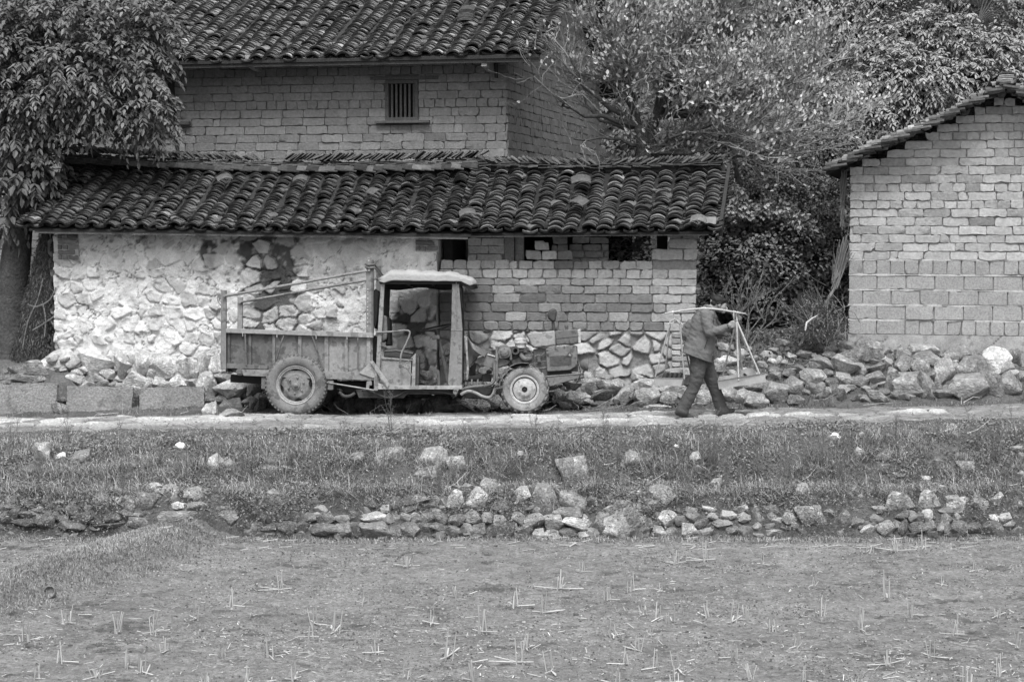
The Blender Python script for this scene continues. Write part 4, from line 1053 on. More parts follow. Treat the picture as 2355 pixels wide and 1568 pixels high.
for (px, py, w, h, t) in BK:
    stone(px, py, w, h, t, 'on grassy bank' if py < 1125 else 'atop terrace wall', 'stones lying on the bank' if py < 1125 else 'stones of the terrace wall', k=KS * (.85 if t > .6 else 1), sink=.3)
for (px, py, w, h, t) in TW:
    Yw = 20.12 + max(0, (1236 - py)) / 110 * .26
    stone(px, py, w, h, t, 'in terrace wall', 'stones of the terrace wall', Y=Yw, k=KS)
for (px, py, w, h, t) in ((136, 941, 32, 30, .5), (141, 917, 24, 26, .38), (311, 925, 20, 30, .36), (484, 945, 32, 36, .58), (532, 954, 48, 24, .52), (445, 965, 28, 8, .5), (480, 966, 36, 8, .6)):
    stone(px, py, w, h, t, 'beside track', 'stones of the dry wall under the sheds', k=KS)
rnd.seed(901); FILL = []
def fill(x0, x1, yf, zf, n, smin, smax, t):
    for k in range(n):
        x = rnd.uniform(x0, x1); y = yf(x); z = zf(x, y); w = rnd.uniform(smin, smax); h = w * rnd.uniform(.5, .95)
        FILL.append((x, y, z, w, w * .8, h, alb(t * rnd.uniform(.75, 1.3), KS)))
for row in range(5):
    fill(-6.4, 6.5, lambda x: 20.17 + row * .055 + rnd.uniform(-.02, .02), lambda x, y: -.90 + row * .085 + rnd.uniform(-.02, .02), 72 - row * 9, .09, .21, .40)
fill(-5.9, 2.3, lambda x: 0, lambda x, y: 0, 0, .1, .2, .4)
for row in range(6):
    for k in range(46):
        u_ = rnd.uniform(.1, x1B - .1); w = rnd.uniform(.10, .24); p = FB.M @ Vector((u_, -.10 - .045 * (5 - row) + rnd.uniform(-.03, .03), 0)); zz_ = max(gz(p.x, p.y), -.2) + .03 + row * .12
        if zz_ < (FB.loc.z + .02): FILL.append((p.x, p.y, zz_, w, w * .8, w * rnd.uniform(.5, .9), alb(rnd.uniform(.4, .58), KS)))
for row in range(4):
    for k in range(34):
        u_ = rnd.uniform(.1, x1C - .05); w = rnd.uniform(.10, .22); p = FC.M @ Vector((u_, -.12 - .06 * (3 - row) + rnd.uniform(-.03, .03), 0)); zz_ = gz(p.x, p.y) + .03 + row * .11
        FILL.append((p.x, p.y, zz_, w, w * .8, w * rnd.uniform(.5, .9), alb(rnd.uniform(.38, .56), KS)))
for k in range(210):
    x = rnd.uniform(2.6, 7.2); y = 24.85 + 1.25 * rnd.random() ** .8
    if x < 4.2 and rnd.random() < .55: continue
    w = rnd.uniform(.08, .24); FILL.append((x, y, gz(x, y) + .02, w, w * .8, w * rnd.uniform(.5, .85), alb(rnd.uniform(.38, .52), KS)))
label_stones()

# ================================================================ CONCRETE SLABS
for (pts, lab) in ((((-30, 880), (133, 881), (124, 958), (-30, 958)), 'leftmost concrete slab, cut by the photo edge, leaning against the rubble'),
                   (((155, 887), (307, 890), (299, 961), (152, 959)), 'middle concrete slab of three, slightly trapezoid, leaning below the whitewashed shed'),
                   (((323, 891), (470, 889), (468, 961), (320, 960)), 'rightmost concrete slab of three, rectangular, leaning left of the truck')):
    P = [W(x, y, 25.62 if y > 920 else 25.80) for x, y in pts]
    P = P[::-1]; nrm = ((P[1] - P[0]).cross(P[3] - P[0])).normalized()
    if nrm.y < 0: nrm = -nrm
    b = MB(); vs = P + [p + nrm * .065 for p in P]
    c0 = sum((p for p in P), Vector()) / 4
    # finely subdivided face with a chipped outline
    bm = bmesh.new(); bv = [bm.verts.new(v) for v in vs]
    for f in [(0, 1, 2, 3), (7, 6, 5, 4), (0, 4, 5, 1), (1, 5, 6, 2), (2, 6, 7, 3), (3, 7, 4, 0)]: bm.faces.new([bv[i] for i in f])
    bmesh.ops.recalc_face_normals(bm, faces=bm.faces)
    bmesh.ops.subdivide_edges(bm, edges=list(bm.edges), cuts=14, use_grid_fill=True)
    for v in bm.verts:
        v.co += Vector((rnd.uniform(-.008, .008), rnd.uniform(-.010, .004), rnd.uniform(-.008, .008)))
    me = bpy.data.meshes.new('concrete_slab'); bm.to_mesh(me); bm.free()
    me.polygons.foreach_set('use_smooth', np.full(len(me.polygons), True)); me.set_sharp_from_angle(angle=R(45))
    at = me.attributes.new('tone', 'FLOAT', 'FACE'); at.data.foreach_set('value', np.full(len(me.polygons), alb(.50), np.float32))
    me.materials.append(M_slab); tag(link('concrete_slab', me), lab, 'concrete slab', 'concrete slabs leaning by the track')

# ================================================================ THREE-QUARTER TRACTOR TRUCK
_q = W(900, 950, 24.5)
FT = Frame(_q, 0.0, R(-5))
truck = thing('farm_truck', 'old open-cab farm truck with pale tarpaulin canopy and exposed engine, parked beside the sheds', 'truck', FT.loc, 0, R(-5))
A1 = lambda x, y: (494.5 + .242 * x, 586.5 + .242 * y)
A2 = lambda x, y: (839.6 + .242 * x, 586.5 + .242 * y)
A3 = lambda x, y: (1058 + .16865 * x, 701.6 + .16865 * y)
A4 = lambda x, y: (805 + .17094 * x, 718.8 + .17094 * y)
def TP(cv, x, y, d): return FT.on(*cv(x, y), d)
def poly_(mb, cv, pts, d0, d1, tone): mb.prism([TP(cv, x, y, d0) for x, y in pts], d0, d1, alb(tone))
def part(name, cv, pts, d0, d1, tone, mt, parent, bevel=.004, smooth=None):
    b = MB(); poly_(b, cv, pts, d0, d1, tone); return b.build(name, mt, parent, bevel=bevel, smooth=smooth)
def tubep(name, cv, pts, d, r, tone, mt, parent, n=10, ds=None):
    b = MB(); b.tube([TP(cv, p[0], p[1], d if len(p) < 3 else p[2]) for p in pts], r, n, alb(tone)); return b.build(name, mt, parent, smooth=60)
def smooth_pts(pts, k=4):
    out = []
    for i in range(len(pts) - 1):
        p0 = pts[max(i - 1, 0)]; p1 = pts[i]; p2 = pts[i + 1]; p3 = pts[min(i + 2, len(pts) - 1)]
        for j in range(k):
            t = j / k; out.append(tuple(.5 * ((2 * b) + (-a + c) * t + (2 * a - 5 * b + 4 * c - d) * t * t + (-a + 3 * b - 3 * c + d) * t ** 3) for a, b, c, d in zip(p0, p1, p2, p3)))
    out.append(pts[-1]); return out
WB = 1.27
# -- cargo bed
bed = MB()
poly_(bed, A1, [(105, 735), (560, 748), (560, 1110), (105, 1075)], .05, .07, .37)
poly_(bed, A1, [(560, 748), (1060, 762), (1060, 1120), (560, 1110)], .051, .071, .46)
poly_(bed, A1, [(1060, 762), (1495, 775), (1500, 1125), (1060, 1120)], .05, .07, .53)
side_panel = bed.build('side_panel', M_paint, truck)
for (xa, xb, ya, yb_, t) in ((118, 142, 738, 1030, .33), (318, 345, 745, 1075, .36), (545, 572, 750, 1040, .44), (788, 822, 755, 960, .47), (1040, 1078, 762, 1110, .5), (1232, 1262, 768, 1108, .52), (1440, 1478, 772, 1120, .53)):
    part('rib', A1, [(xa, ya), (xb, ya + 1), (xb, yb_), (xa, yb_)], .012, .05, t, M_paint, side_panel, .003)
part('bottom_rail', A1, [(108, 1028), (500, 1050), (500, 1085), (108, 1075)], .0, .05, .40, M_paint, side_panel)
part('bottom_rail', A1, [(255, 1085), (1060, 1105), (1500, 1118), (1530, 1150), (1515, 1190), (1060, 1178), (270, 1146)], -.01, .07, .50, M_paint, truck)
part('top_rail', A1, [(103, 697), (1490, 737), (1498, 785), (103, 738)], -.03, .05, .56, M_paint, truck)
part('top_rail', A1, [(1487, 737), (1505, 740), (1505, 786), (1490, 784)], -.028, .048, .45, M_paint, truck)
rp = part('rear_post', A1, [(57, 333), (103, 333), (105, 1082), (52, 1086)], -.032, .048, .47, M_paint, truck)
part('rear_post', A1, [(213, 400), (262, 400), (258, 760), (210, 760)], WB, WB + .07, .52, M_paint, truck)
fp = part('front_post', A1, [(1437, 25), (1487, 25), (1487, 736), (1435, 736)], -.02, .0, .47, M_paint, truck, .002)
part('front_post', A1, [(1487, 45), (1504, 45), (1506, 738), (1487, 738)], -.02, .09, .36, M_paint, truck, .002)
b = MB()
for (x, y) in ((1461, 52), (1452, 325), (1452, 350), (1452, 372), (1452, 412), (1450, 445), (1450, 492), (1450, 520), (1450, 560), (1450, 600), (1450, 640), (1450, 672)):
    c = TP(A1, x, y, -.022); b.lathe([(0, -.001), (.008, -.001), (.009, .004)], c, 'y', 8, alb(.72))
b.build('bolt_hole_dot', M_metal, fp)  # pale discs on the post paint the bright dots of its holes
part('front_post', A1, [(1532, 105), (1578, 108), (1575, 760), (1530, 760)], WB, WB + .06, .40, M_paint, truck)
tubep('hoop_pipe', A1, [(80, 392), (770, 272), (1445, 150)], -.04, .0185, .50, M_paint, truck, 12)
tubep('hoop_pipe', A1, [(228, 450, WB - .02), (820, 345, WB - .02), (1540, 222, WB - .02)], 0, .0185, .47, M_paint, truck, 12)
for (x, y, d) in ((88, 388, -.055), (1463, 145, -.05), (236, 450, WB - .04)):
    b = MB(); b.lathe([(0, -.012), (.016, -.012), (.018, 0), (.018, .03)], TP(A1, x, y, d), 'y', 8, alb(.5)); b.build('bolt', M_metal, truck, smooth=40)
b = MB()
b.tube([TP(A1, x, y, d) for x, y, d in smooth_pts([(1425, 85, -.03), (1460, 95, -.04), (1512, 88, -.03), (1530, 110, .1), (1570, 160, .3), (1600, 200, .5)])], .012, 6, alb(.38))
b.tube([TP(A1, x, y, d) for x, y, d in smooth_pts([(1425, 110, -.03), (1465, 122, -.04), (1512, 120, -.03), (1545, 150, .1), (1570, 190, .3)])], .014, 6, alb(.42))
b.build('rope_lashing', M_cloth, truck, smooth=60)
part('far_side_panel', A1, [(200, 742), (1480, 752), (1480, 1050), (200, 1030)], WB + .01, WB + .03, .36, M_paint, truck)
b = MB(); f0 = TP(A1, 110, 1062, .08); f1_ = TP(A1, 1490, 1105, .08)
b.beam(f0 + Vector((0, WB / 2 - .04, 0)), f1_ + Vector((0, WB / 2 - .04, 0)), WB - .1, .03, alb(.33)); b.build('bed_floor', M_paint, truck)
q1 = TP(A1, 1485, 760, .08); q2 = TP(A1, 1485, 1110, .08)
b = MB(); b.box((q1.x, WB / 2 + .02, (q1.z + q2.z) / 2), (.03, WB - .12, q1.z - q2.z), tone=alb(.34)); b.build('headboard', M_paint, truck)
q1 = TP(A1, 112, 745, .08); b = MB(); b.box((q1.x, WB / 2 + .02, (q1.z + q2.z) / 2), (.03, WB - .12, q1.z - q2.z), tone=alb(.34)); b.build('tailgate', M_paint, truck)
for pts in ([(655, 765), (640, 800), (585, 985)], [(920, 765), (945, 830), (1015, 1045)], [(285, 748), (297, 1045)], [(1357, 775), (1357, 1082)]): tubep('latch_rod', A1, pts, -.015, .011, .40, M_metal, truck, 6)
for (x, y) in ((262, 740), (587, 752), (960, 765), (1254, 770)): tubep('latch_pin', A1, [(x, y), (x + 1, y + 32)], -.034, .007, .6, M_metal, truck, 6)
tubep('hook', A1, smooth_pts([(58, 480), (30, 440), (22, 405), (35, 370), (52, 385)]), -.0, .006, .5, M_metal, truck, 6)
part('gusset_plate', A1, [(1368, 1122), (1490, 1003), (1520, 1050), (1545, 1150), (1500, 1168)], -.03, -.012, .58, M_paint, truck, .003)
part('strap', A1, [(1468, 1012), (1504, 1005), (1655, 1215), (1640, 1262), (1590, 1200)], -.05, -.032, .58, M_paint, truck, .003)
part('mounting_box', A1, [(1072, 1190), (1125, 1192), (1122, 1280), (1070, 1280)], -.01, .12, .42, M_paint, truck)
part('drop_plate', A1, [(1510, 1152), (1547, 1150), (1547, 1288), (1510, 1286)], -.03, .01, .5, M_paint, truck)
part('shackle', A1, [(1440, 1200), (1490, 1195), (1492, 1238), (1468, 1240), (1462, 1282), (1432, 1280)], -.01, .05, .5, M_paint, truck, .008)
tubep('brake_rod', A1, [(1040, 1206), (1515, 1284)], -.02, .010, .56, M_metal, truck, 6)
part('bracket', A1, [(440, 1160), (500, 1160), (500, 1275), (440, 1270)], .02, .14, .42, M_paint, truck)
b = MB(); b.lathe([(0, -.02), (.028, -.02), (.03, 0), (.05, .0), (.05, .1)], TP(A1, 234, 1110, -.01), 'y', 14, alb(.38)); b.build('tow_eye', M_paint, truck, smooth=40)
part('rear_underframe', A1, [(140, 1082), (250, 1085), (250, 1140), (210, 1120)], .02, .2, .2, M_dark, truck)
b = MB()
for dd in (.38, .98):
    a_ = TP(A1, 150, 1170, dd); c_ = TP(A2, 900, 1300, dd); b.beam(a_, c_, .06, .11, alb(.17))
for xx in (300, 700, 1100, 1500): 
    a_ = TP(A1, xx, 1180, .38); b.beam(a_, a_ + Vector((0, .62, 0)), .06, .09, alb(.15))
ch = b.build('chassis', M_dark, truck, bevel=.004)
part('sump_box', A1, [(1170, 1195), (1500, 1195), (1500, 1290), (1380, 1330), (1220, 1310)], .3, .75, .13, M_dark, truck, .02)
tubep('drive_pipe', A1, smooth_pts([(1180, 1300), (1230, 1340), (1290, 1335), (1330, 1310)]), .1, .022, .34, M_metal, truck)
part('lower_frame', A2, [(-90, 1275), (120, 1278), (930, 1278), (925, 1320), (400, 1322), (365, 1358), (-60, 1356)], .10, .16, .30, M_paint, truck)
tubep('brace_tube', A2, smooth_pts([(-30, 1285), (60, 1295), (200, 1352), (300, 1340), (420, 1285), (700, 1300), (880, 1330)]), .05, .016, .26, M_metal, truck)
b = MB(); q = TP(A1, 773, 1235, .1); b.tube([q, q + Vector((0, WB - .1, 0))], .055, 12, alb(.16)); q = TP(A3, 880, 1150, .1); b.tube([q, q + Vector((0, 1.1, 0))], .05, 12, alb(.18)); b.build('axle', M_dark, truck, smooth=50)
b = MB()
for k in range(5): 
    q = TP(A1, 773, 1180 - k * 9, .30); b.beam(q + Vector((-.42 + k * .06, 0, 0)), q + Vector((.42 - k * .06, 0, 0)), .05, .009, alb(.2))
b.build('leaf_spring', M_dark, truck)
# -- wheels
def wheel_rear(c, near=True):
    b = MB()
    b.lathe([(.262, -.06), (.275, -.082), (.31, -.098), (.35, -.102), (.388, -.09), (.408, -.062), (.416, -.03), (.418, .03), (.416, .10), (.39, .14), (.33, .16), (.262, .13)], c, 'y', 72, alb(.44))
    w = b.build('wheel', M_rubber, truck, smooth=45)
    b = MB()
    for k in range(46):
        a = 2 * math.pi * k / 46; Mx = Matrix.Translation(c) @ Matrix.Rotation(-a, 4, 'Y')
        for (r0_, r1_, y0_, y1_, ww) in ((.395, .424, -.088, -.02, .026), (.405, .426, -.02, .05, .03), (.395, .424, .06, .12, .026)):
            sk = .014 if y0_ > -.03 and y0_ < 0 else 0
            vs = [Mx @ Vector((r, y, z + sk)) for r in (r0_, r1_) for y in (y0_, y1_) for z in (-ww / 2, ww / 2)]
            if r0_ < .4: vs = [Mx @ Vector((r - (.012 if (y == y0_ and y0_ < 0) or (y == y1_ and y1_ > .1) else 0), y, z)) for r in (r0_, r1_) for y in (y0_, y1_) for z in (-ww / 2, ww / 2)]
            b.add(vs, [(0, 1, 3, 2), (4, 6, 7, 5), (0, 4, 5, 1), (2, 3, 7, 6), (0, 2, 6, 4), (1, 5, 7, 3)], alb(.40))
    b.build('tread', M_rubber, w)
    if near:
        b = MB(); b.lathe([(.262, -.058), (.266, -.072), (.258, -.078), (.250, -.066), (.240, -.058), (.232, -.064), (.222, -.05), (.215, .03)], c, 'y', 64, alb(.60)); b.build('rim', M_metal, w, smooth=50)
        b = MB(); b.lathe([(.218, .012), (.19, -.002), (.168, -.028), (.145, -.036), (.125, -.028), (.110, -.030), (.085, -.034), (.062, -.036), (.058, -.052), (.034, -.056), (.032, -.085), (.024, -.092), (0, -.094)], c, 'y', 48, alb(.47)); dsc = b.build('wheel_disc', M_metal, w, smooth=50)
        for k in range(6):
            a = R(20 + 60 * k); p = c + Vector((.107 * math.cos(a), -.036, .107 * math.sin(a))); b = MB(); b.lathe([(0, -.024), (.009, -.024), (.015, -.012), (.015, .008)], p, 'y', 6, alb(.52)); b.build('wheel_nut', M_metal, w, smooth=30)
        for ang in (100, 8, 278, 190):
            a = R(ang); b = MB(); pts = []
            rr0, rr1 = .214, .172
            for k in range(9):
                t = -1 + 2 * k / 8; aa_ = a + t * .26; pts.append(Vector((c.x + rr0 * math.cos(aa_), 0, c.z + rr0 * math.sin(aa_))))
            for k in range(7):
                t = 1 - 2 * (k + 1) / 8; aa_ = a + t * .26; r_ = rr1 + (rr0 - rr1) * abs(t) ** 1.7; pts.append(Vector((c.x + r_ * math.cos(aa_), 0, c.z + r_ * math.sin(aa_))))
            ym = [c.y + (-.030 if (Vector((p.x - c.x, 0, p.z - c.z)).length < .2) else -.002) for p in pts]
            vs = [(p.x, y, p.z) for p, y in zip(pts, ym)]
            b.add(vs, [tuple(range(len(vs)))], .008); b.build('hand_hole_dark', M_black, w)  # flat black crescent on the disc imitates the dark of an opening
    return w
cR = TP(A1, 773, 1237, .02); cR.y = .02
wheel_rear(cR); wheel_rear(Vector((cR.x + .01, WB - .02, cR.z + .04)), False)
def wheel_front(c, near=True):
    b = MB()
    b.lathe([(.195, -.05), (.21, -.072), (.25, -.088), (.285, -.085), (.305, -.06), (.312, -.02), (.312, .05), (.30, .09), (.25, .11), (.195, .08)], c, 'y', 64, alb(.52))
    w = b.build('wheel', M_rubber, truck, smooth=45)
    b = MB()
    for k in range(20):
        for s_ in (0, 1):
            a = 2 * math.pi * (k + .5 * s_) / 20; Mx = Matrix.Translation(c) @ Matrix.Rotation(-a, 4, 'Y')
            y0_, y1_ = (-.082, .008) if s_ == 0 else (.012, .095)
            z0_, z1_ = (-.035, .028) if s_ == 0 else (.028, -.035)
            hw = .017
            vs = [Mx @ Vector(p) for p in ((.272 if s_ == 0 else .30, y0_, z0_ - hw), (.272 if s_ == 0 else .30, y0_, z0_ + hw), (.30, y1_, z1_ - hw), (.30, y1_, z1_ + hw),
                                           (.318, y0_ + (.012 if s_ == 0 else 0), z0_ - hw), (.318, y0_ + (.012 if s_ == 0 else 0), z0_ + hw), (.336, y1_, z1_ - hw), (.336, y1_, z1_ + hw))]
            b.add(vs, [(0, 1, 3, 2), (4, 6, 7, 5), (0, 4, 5, 1), (2, 3, 7, 6), (0, 2, 6, 4), (1, 5, 7, 3)], alb(.46))
    b.build('tread', M_rubber, w)
    if near:
        b = MB(); b.lathe([(.196, -.048), (.198, -.062), (.188, -.066), (.172, -.06), (.166, -.045), (.163, -.02)], c, 'y', 56, alb(.66)); b.build('rim', M_metal, w, smooth=50)
        b = MB(); b.lathe([(.166, -.018), (.160, -.030), (.158, -.034)], c, 'y', 48, .015); b.build('rim_gap_dark', M_black, w)  # black ring paints the shade between rim and disc
        b = MB(); b.lathe([(.156, -.030), (.153, -.042), (.135, -.050), (.115, -.052), (.105, -.062), (.08, -.072), (.04, -.074), (.038, -.060)], c, 'y', 48, alb(.64)); b.build('wheel_disc', M_metal, w, smooth=50)
        b = MB(); b.lathe([(.038, -.058), (.02, -.056), (.014, -.075), (0, -.076)], c, 'y', 20, alb(.2)); b.build('hub', M_dark, w, smooth=40)
        for ang in (125, 5, 245):
            a = R(ang); p = c + Vector((.135 * math.cos(a), -.048, .135 * math.sin(a))); b = MB(); b.lathe([(0, -.018), (.007, -.018), (.009, .004)], p, 'y', 8, alb(.62)); b.build('wheel_nut', M_metal, w)
    return w
cF = TP(A3, 880, 1150, .0); cF.y = .0
wheel_front(cF); wheel_front(Vector((cF.x - .05, 1.05, cF.z + .03)), False)
# -- cab
part('rear_cab_post', A2, [(150, 278), (186, 250), (170, 560), (160, 720), (132, 1212), (96, 1212), (120, 720)], .0, .07, .53, M_paint, truck)
part('rear_cab_post', A2, [(186, 250), (240, 238), (226, 560), (240, 860), (200, 862), (175, 560)], 1.1, 1.2, .13, M_dark, truck)
part('cab_back_panel', A2, [(100, 320), (122, 340), (118, 480), (110, 640), (90, 700), (78, 640), (80, 340)], .15, .9, .2, M_dark, truck)
cp = part('front_cab_post', A2, [(827, 238), (890, 238), (912, 520), (925, 700), (922, 1262), (850, 1270), (785, 1232), (805, 930), (818, 700)], .0, .10, .48, M_paint, truck, .012)
tubep('post_ridge', A2, [(866, 250), (872, 700)], -.004, .007, .5, M_paint, cp, 6)
part('post_ridge', A2, [(815, 704), (925, 706), (925, 722), (815, 716)], -.006, .0, .5, M_paint, cp, .003)
part('front_cab_post', A2, [(905, 300), (930, 305), (944, 700), (938, 1200), (915, 1200)], 1.1, 1.18, .22, M_paint, truck)
tubep('windscreen_bar', A2, [(912, 320), (922, 500)], .3, .01, .3, M_metal, truck, 6)
part('sill', A2, [(118, 1212), (190, 1236), (790, 1240), (925, 1240), (922, 1276), (118, 1276)], -.02, .08, .60, M_paint, truck)
b = MB(); f0 = TP(A2, 125, 1246, .1); f1_ = TP(A2, 920, 1250, .1); b.beam(f0 + Vector((0, .5, -.01)), f1_ + Vector((0, .5, -.01)), .95, .02, alb(.35)); b.build('cab_floor', M_paint, truck)
part('seat_box', A2, [(152, 986), (440, 1000), (432, 1240), (138, 1238)], .07, .50, .54, M_paint, truck, .004)
part('seat_rim', A2, [(150, 968), (445, 992), (445, 1004), (150, 988)], .05, .52, .56, M_paint, truck, .003)
part('seat_leg', A2, [(452, 962), (482, 932), (476, 1236), (440, 1238)], .05, .12, .56, M_paint, truck, .004)
part('seat_side', A2, [(482, 934), (514, 960), (508, 1226), (476, 1234)], .16, .5, .33, M_paint, truck, .004)
part('seat_cushion', A2, [(186, 906), (200, 888), (300, 884), (445, 910), (462, 930), (440, 992), (170, 972)], .09, .56, .27, M_cloth, truck, .03)
b = MB(); b.tube([TP(A2, x, y, .085) for x, y in ((188, 912), (300, 906), (455, 934))], .008, 6, alb(.40)); b.build('cushion_piping', M_cloth, truck)
part('backrest', A2, [(160, 566), (206, 576), (212, 700), (206, 800), (145, 832), (150, 700)], .10, .62, .44, M_cloth, truck, .03)
part('backrest_shell', A2, [(206, 582), (234, 600), (244, 858), (190, 856), (208, 800)], .16, .6, .10, M_dark, truck, .015)
tubep('grab_rail', A2, smooth_pts([(104, 733), (250, 728), (395, 716), (425, 748), (385, 850), (345, 935), (333, 1040), (328, 1128)]), -.02, .0125, .50, M_paint, truck, 10)
part('valve', A2, [(318, 1035), (352, 1035), (352, 1070), (318, 1070)], -.04, .01, .46, M_metal, truck, .006)
tubep('hose', A2, smooth_pts([(350, 1055), (395, 1075), (425, 1110), (440, 1145)]), -.02, .012, .48, M_metal, truck)
tubep('stay', A2, [(382, 1044), (460, 960)], .0, .007, .5, M_metal, truck, 6)
# steering wheel
hub = TP(A2, 685, 712, .42); foot = TP(A2, 790, 1205, .42)
ax = (hub - foot).normalized(); ax = (ax + Vector((0, -.10, 0))).normalized()
xx_ = Vector((1, 0, 0)); xx_ = (xx_ - ax * xx_.dot(ax)).normalized(); yy_ = ax.cross(xx_)
cs = TP(A2, 672, 692, .42)
b = MB(); N_ = 40; vs = []; fs = []
for i in range(N_):
    a = 2 * math.pi * i / N_; dr = xx_ * math.cos(a) + yy_ * math.sin(a)
    for k in range(8):
        t = 2 * math.pi * k / 8; vs.append(cs + dr * (.215 + .012 * math.cos(t)) + ax * (.012 * math.sin(t)))
for i in range(N_):
    for k in range(8): fs.append((i * 8 + k, i * 8 + (k + 1) % 8, ((i + 1) % N_) * 8 + (k + 1) % 8, ((i + 1) % N_) * 8 + k))
b.add(vs, fs, alb(.15)); sw = b.build('steering_wheel', M_dark, truck, smooth=60)
b = MB()
for a in (20, 140, 260):
    dr = xx_ * math.cos(R(a)) + yy_ * math.sin(R(a)); b.tube([cs - ax * .05 + dr * .02, cs - ax * .01 + dr * .21], .010, 6, alb(.18))
b.tube([cs - ax * .09, cs - ax * .02], [.035, .03], 10, alb(.2)); b.build('spokes', M_dark, sw, smooth=50)
b = MB(); b.tube([cs - ax * .05, TP(A2, 700, 800, .42), TP(A2, 735, 930, .42)], .020, 10, alb(.38)); b.tube([TP(A2, 735, 930, .42), foot], [.030, .042], 10, alb(.34)); b.build('steering_column', M_metal, truck, smooth=50)
part('switch_box', A2, [(632, 778), (655, 764), (706, 762), (712, 798), (640, 808)], .33, .40, .36, M_metal, truck, .01)
tubep('lever', A2, [(745, 955), (770, 890), (800, 905)], .36, .008, .25, M_metal, truck, 6)
part('pedal', A2, [(680, 1090), (706, 1092), (716, 1238), (692, 1238)], .4, .44, .38, M_metal, truck, .003)
# canopy: a tarpaulin thrown over a hoop frame
def canopy():
    nu, nv = 90, 60; V = []
    topz = lambda u: np.interp(u, [0, .05, .12, .2, .3, .45, .62, .70, .8, .93, .985, 1], [214, 176, 122, 112, 108, 122, 128, 124, 146, 184, 228, 262]) + 5 * math.sin(u * 31) + 3 * math.sin(u * 77)
    lowz = lambda u: np.interp(u, [0, .05, .09, .16, .4, .6, .78, .84, .93, 1], [216, 255, 262, 240, 246, 248, 250, 248, 290, 268])
    for j in range(nv):
        v = j / (nv - 1)
        for i in range(nu):
            u = i / (nu - 1); X_ = 98 + (1062 - 98) * u
            tz = float(topz(u)); lz = float(lowz(u))
            # section: skirt, shoulder, crown, shoulder, far skirt
            ang = math.pi * v
            vv = v if v < .5 else 1 - v; s_ = float(np.interp(vv, [0, .10, .16, .5], [0, .50, .72, 1.0])); q_ = float(np.interp(vv, [0, .10, .16, .5], [0, .004, .05, .5])); dd = -.06 + 1.30 * (q_ if v < .5 else 1 - q_)
            taper = min(1, (u / .06) ** .5 if u < .06 else 1, ((1 - u) / .05 + .15) ** .5 if u > .95 else 1)
            dd = .59 + (dd - .59) * (.55 + .45 * taper)
            py_ = lz + (tz - lz) * s_
            base = FT.on(*A2(X_, py_), -.06)
            fold = .024 * abs(float(fbm(np.array([u * 4 + v * 9]), np.array([v * 14 - u * 6]), 301, 3)[0])) + .014 * abs(float(fbm(np.array([u * 9 - v * 16]), np.array([v * 7 + u * 3]), 303, 2)[0])) - .012
            V.append((base.x, dd, base.z + fold * (1 if s_ > .15 else .3)))
    idx = np.arange(nu * nv).reshape(nv, nu)
    Q = np.stack([idx[:-1, :-1], idx[:-1, 1:], idx[1:, 1:], idx[1:, :-1]], -1).reshape(-1, 4)
    o = mesh_np('canopy', np.array(V), [Q], M_cloth, [np.full(len(Q), alb(.60))], truck, smooth=True)
    m = o.modifiers.new('thickness', 'SOLIDIFY'); m.thickness = .008; return o
cn = canopy()
b = MB()
for dd in (.02, 1.12): b.beam(TP(A2, 150, 262, dd), TP(A2, 900, 262, dd), .04, .04, alb(.2))
for xx in (150, 400, 640, 890):
    p = TP(A2, xx, 258, .02); q = TP(A2, xx, 258, .02); q.y = 1.12; b.beam(p, q, .04, .04, alb(.2))
b.build('canopy_frame', M_dark, truck)
b = MB(); nl = 24
for dd, lo in ((1.10, 1.0), (.55, .75)):
    vs = []
    for i in range(nl + 1):
        u = i / nl; x = 190 + (850 - 190) * u; p = TP(A2, x, 245, dd); q = TP(A2, x, 245 + (78 + 12 * math.sin(u * 9)) * lo, dd); vs += [p, q + Vector((0, .02 * math.sin(u * 40), 0))]
    b.add(vs, [(2 * i, 2 * i + 1, 2 * i + 3, 2 * i + 2) for i in range(nl)], alb(.16))
b.build('canopy_lining', M_cloth, truck, smooth=60)
# -- nose: torn sheet metal, gearbox, engine
b = MB()
def sheet(mb, cv, rows, tone):   # rows of (x,y,d) points, same length
    n = len(rows[0]); vs = [TP(cv, *p) for r in rows for p in r]
    mb.add(vs, [(i * n + k, i * n + k + 1, (i + 1) * n + k + 1, (i + 1) * n + k) for i in range(len(rows) - 1) for k in range(n - 1)], alb(tone))
sheet(b, A3, [smooth_pts([(100, 430, .02), (170, 520, .0), (290, 590, .05), (382, 652, .1)], 4), smooth_pts([(100, 480, .12), (175, 590, -.04), (260, 660, -.06), (345, 710, .02)], 4),
              smooth_pts([(102, 600, .16), (190, 650, .05), (235, 690, .0), (290, 678, .06)], 4), smooth_pts([(104, 760, .16), (160, 780, .1), (215, 745, .1), (240, 700, .14)], 4), smooth_pts([(105, 870, .16), (130, 850, .14), (160, 810, .14), (236, 745, .18)], 4)], .42)
o = b.build('torn_cowl', M_paint, truck, smooth=80); m = o.modifiers.new('thickness', 'SOLIDIFY'); m.thickness = .004
part('cowl_edge', A3, [(52, 420), (98, 436), (104, 640), (124, 860), (106, 1022), (84, 1018), (92, 860), (78, 600)], -.03, -.01, .56, M_paint, truck, .004)
part('inner_panel', A3, [(120, 862), (236, 745), (212, 870), (205, 948), (120, 950)], .25, .5, .15, M_dark, truck)
part('bonnet_plate', A3, [(206, 782), (240, 720), (375, 668), (490, 700), (690, 762), (640, 810), (460, 866), (330, 830)], .06, .10, .44, M_paint, truck, .006)
tubep('bonnet_lip', A3, [(372, 670), (480, 702)], .05, .009, .78, M_paint, truck, 6)
tubep('rod', A3, [(395, 606), (520, 608)], .1, .006, .5, M_metal, truck, 6)
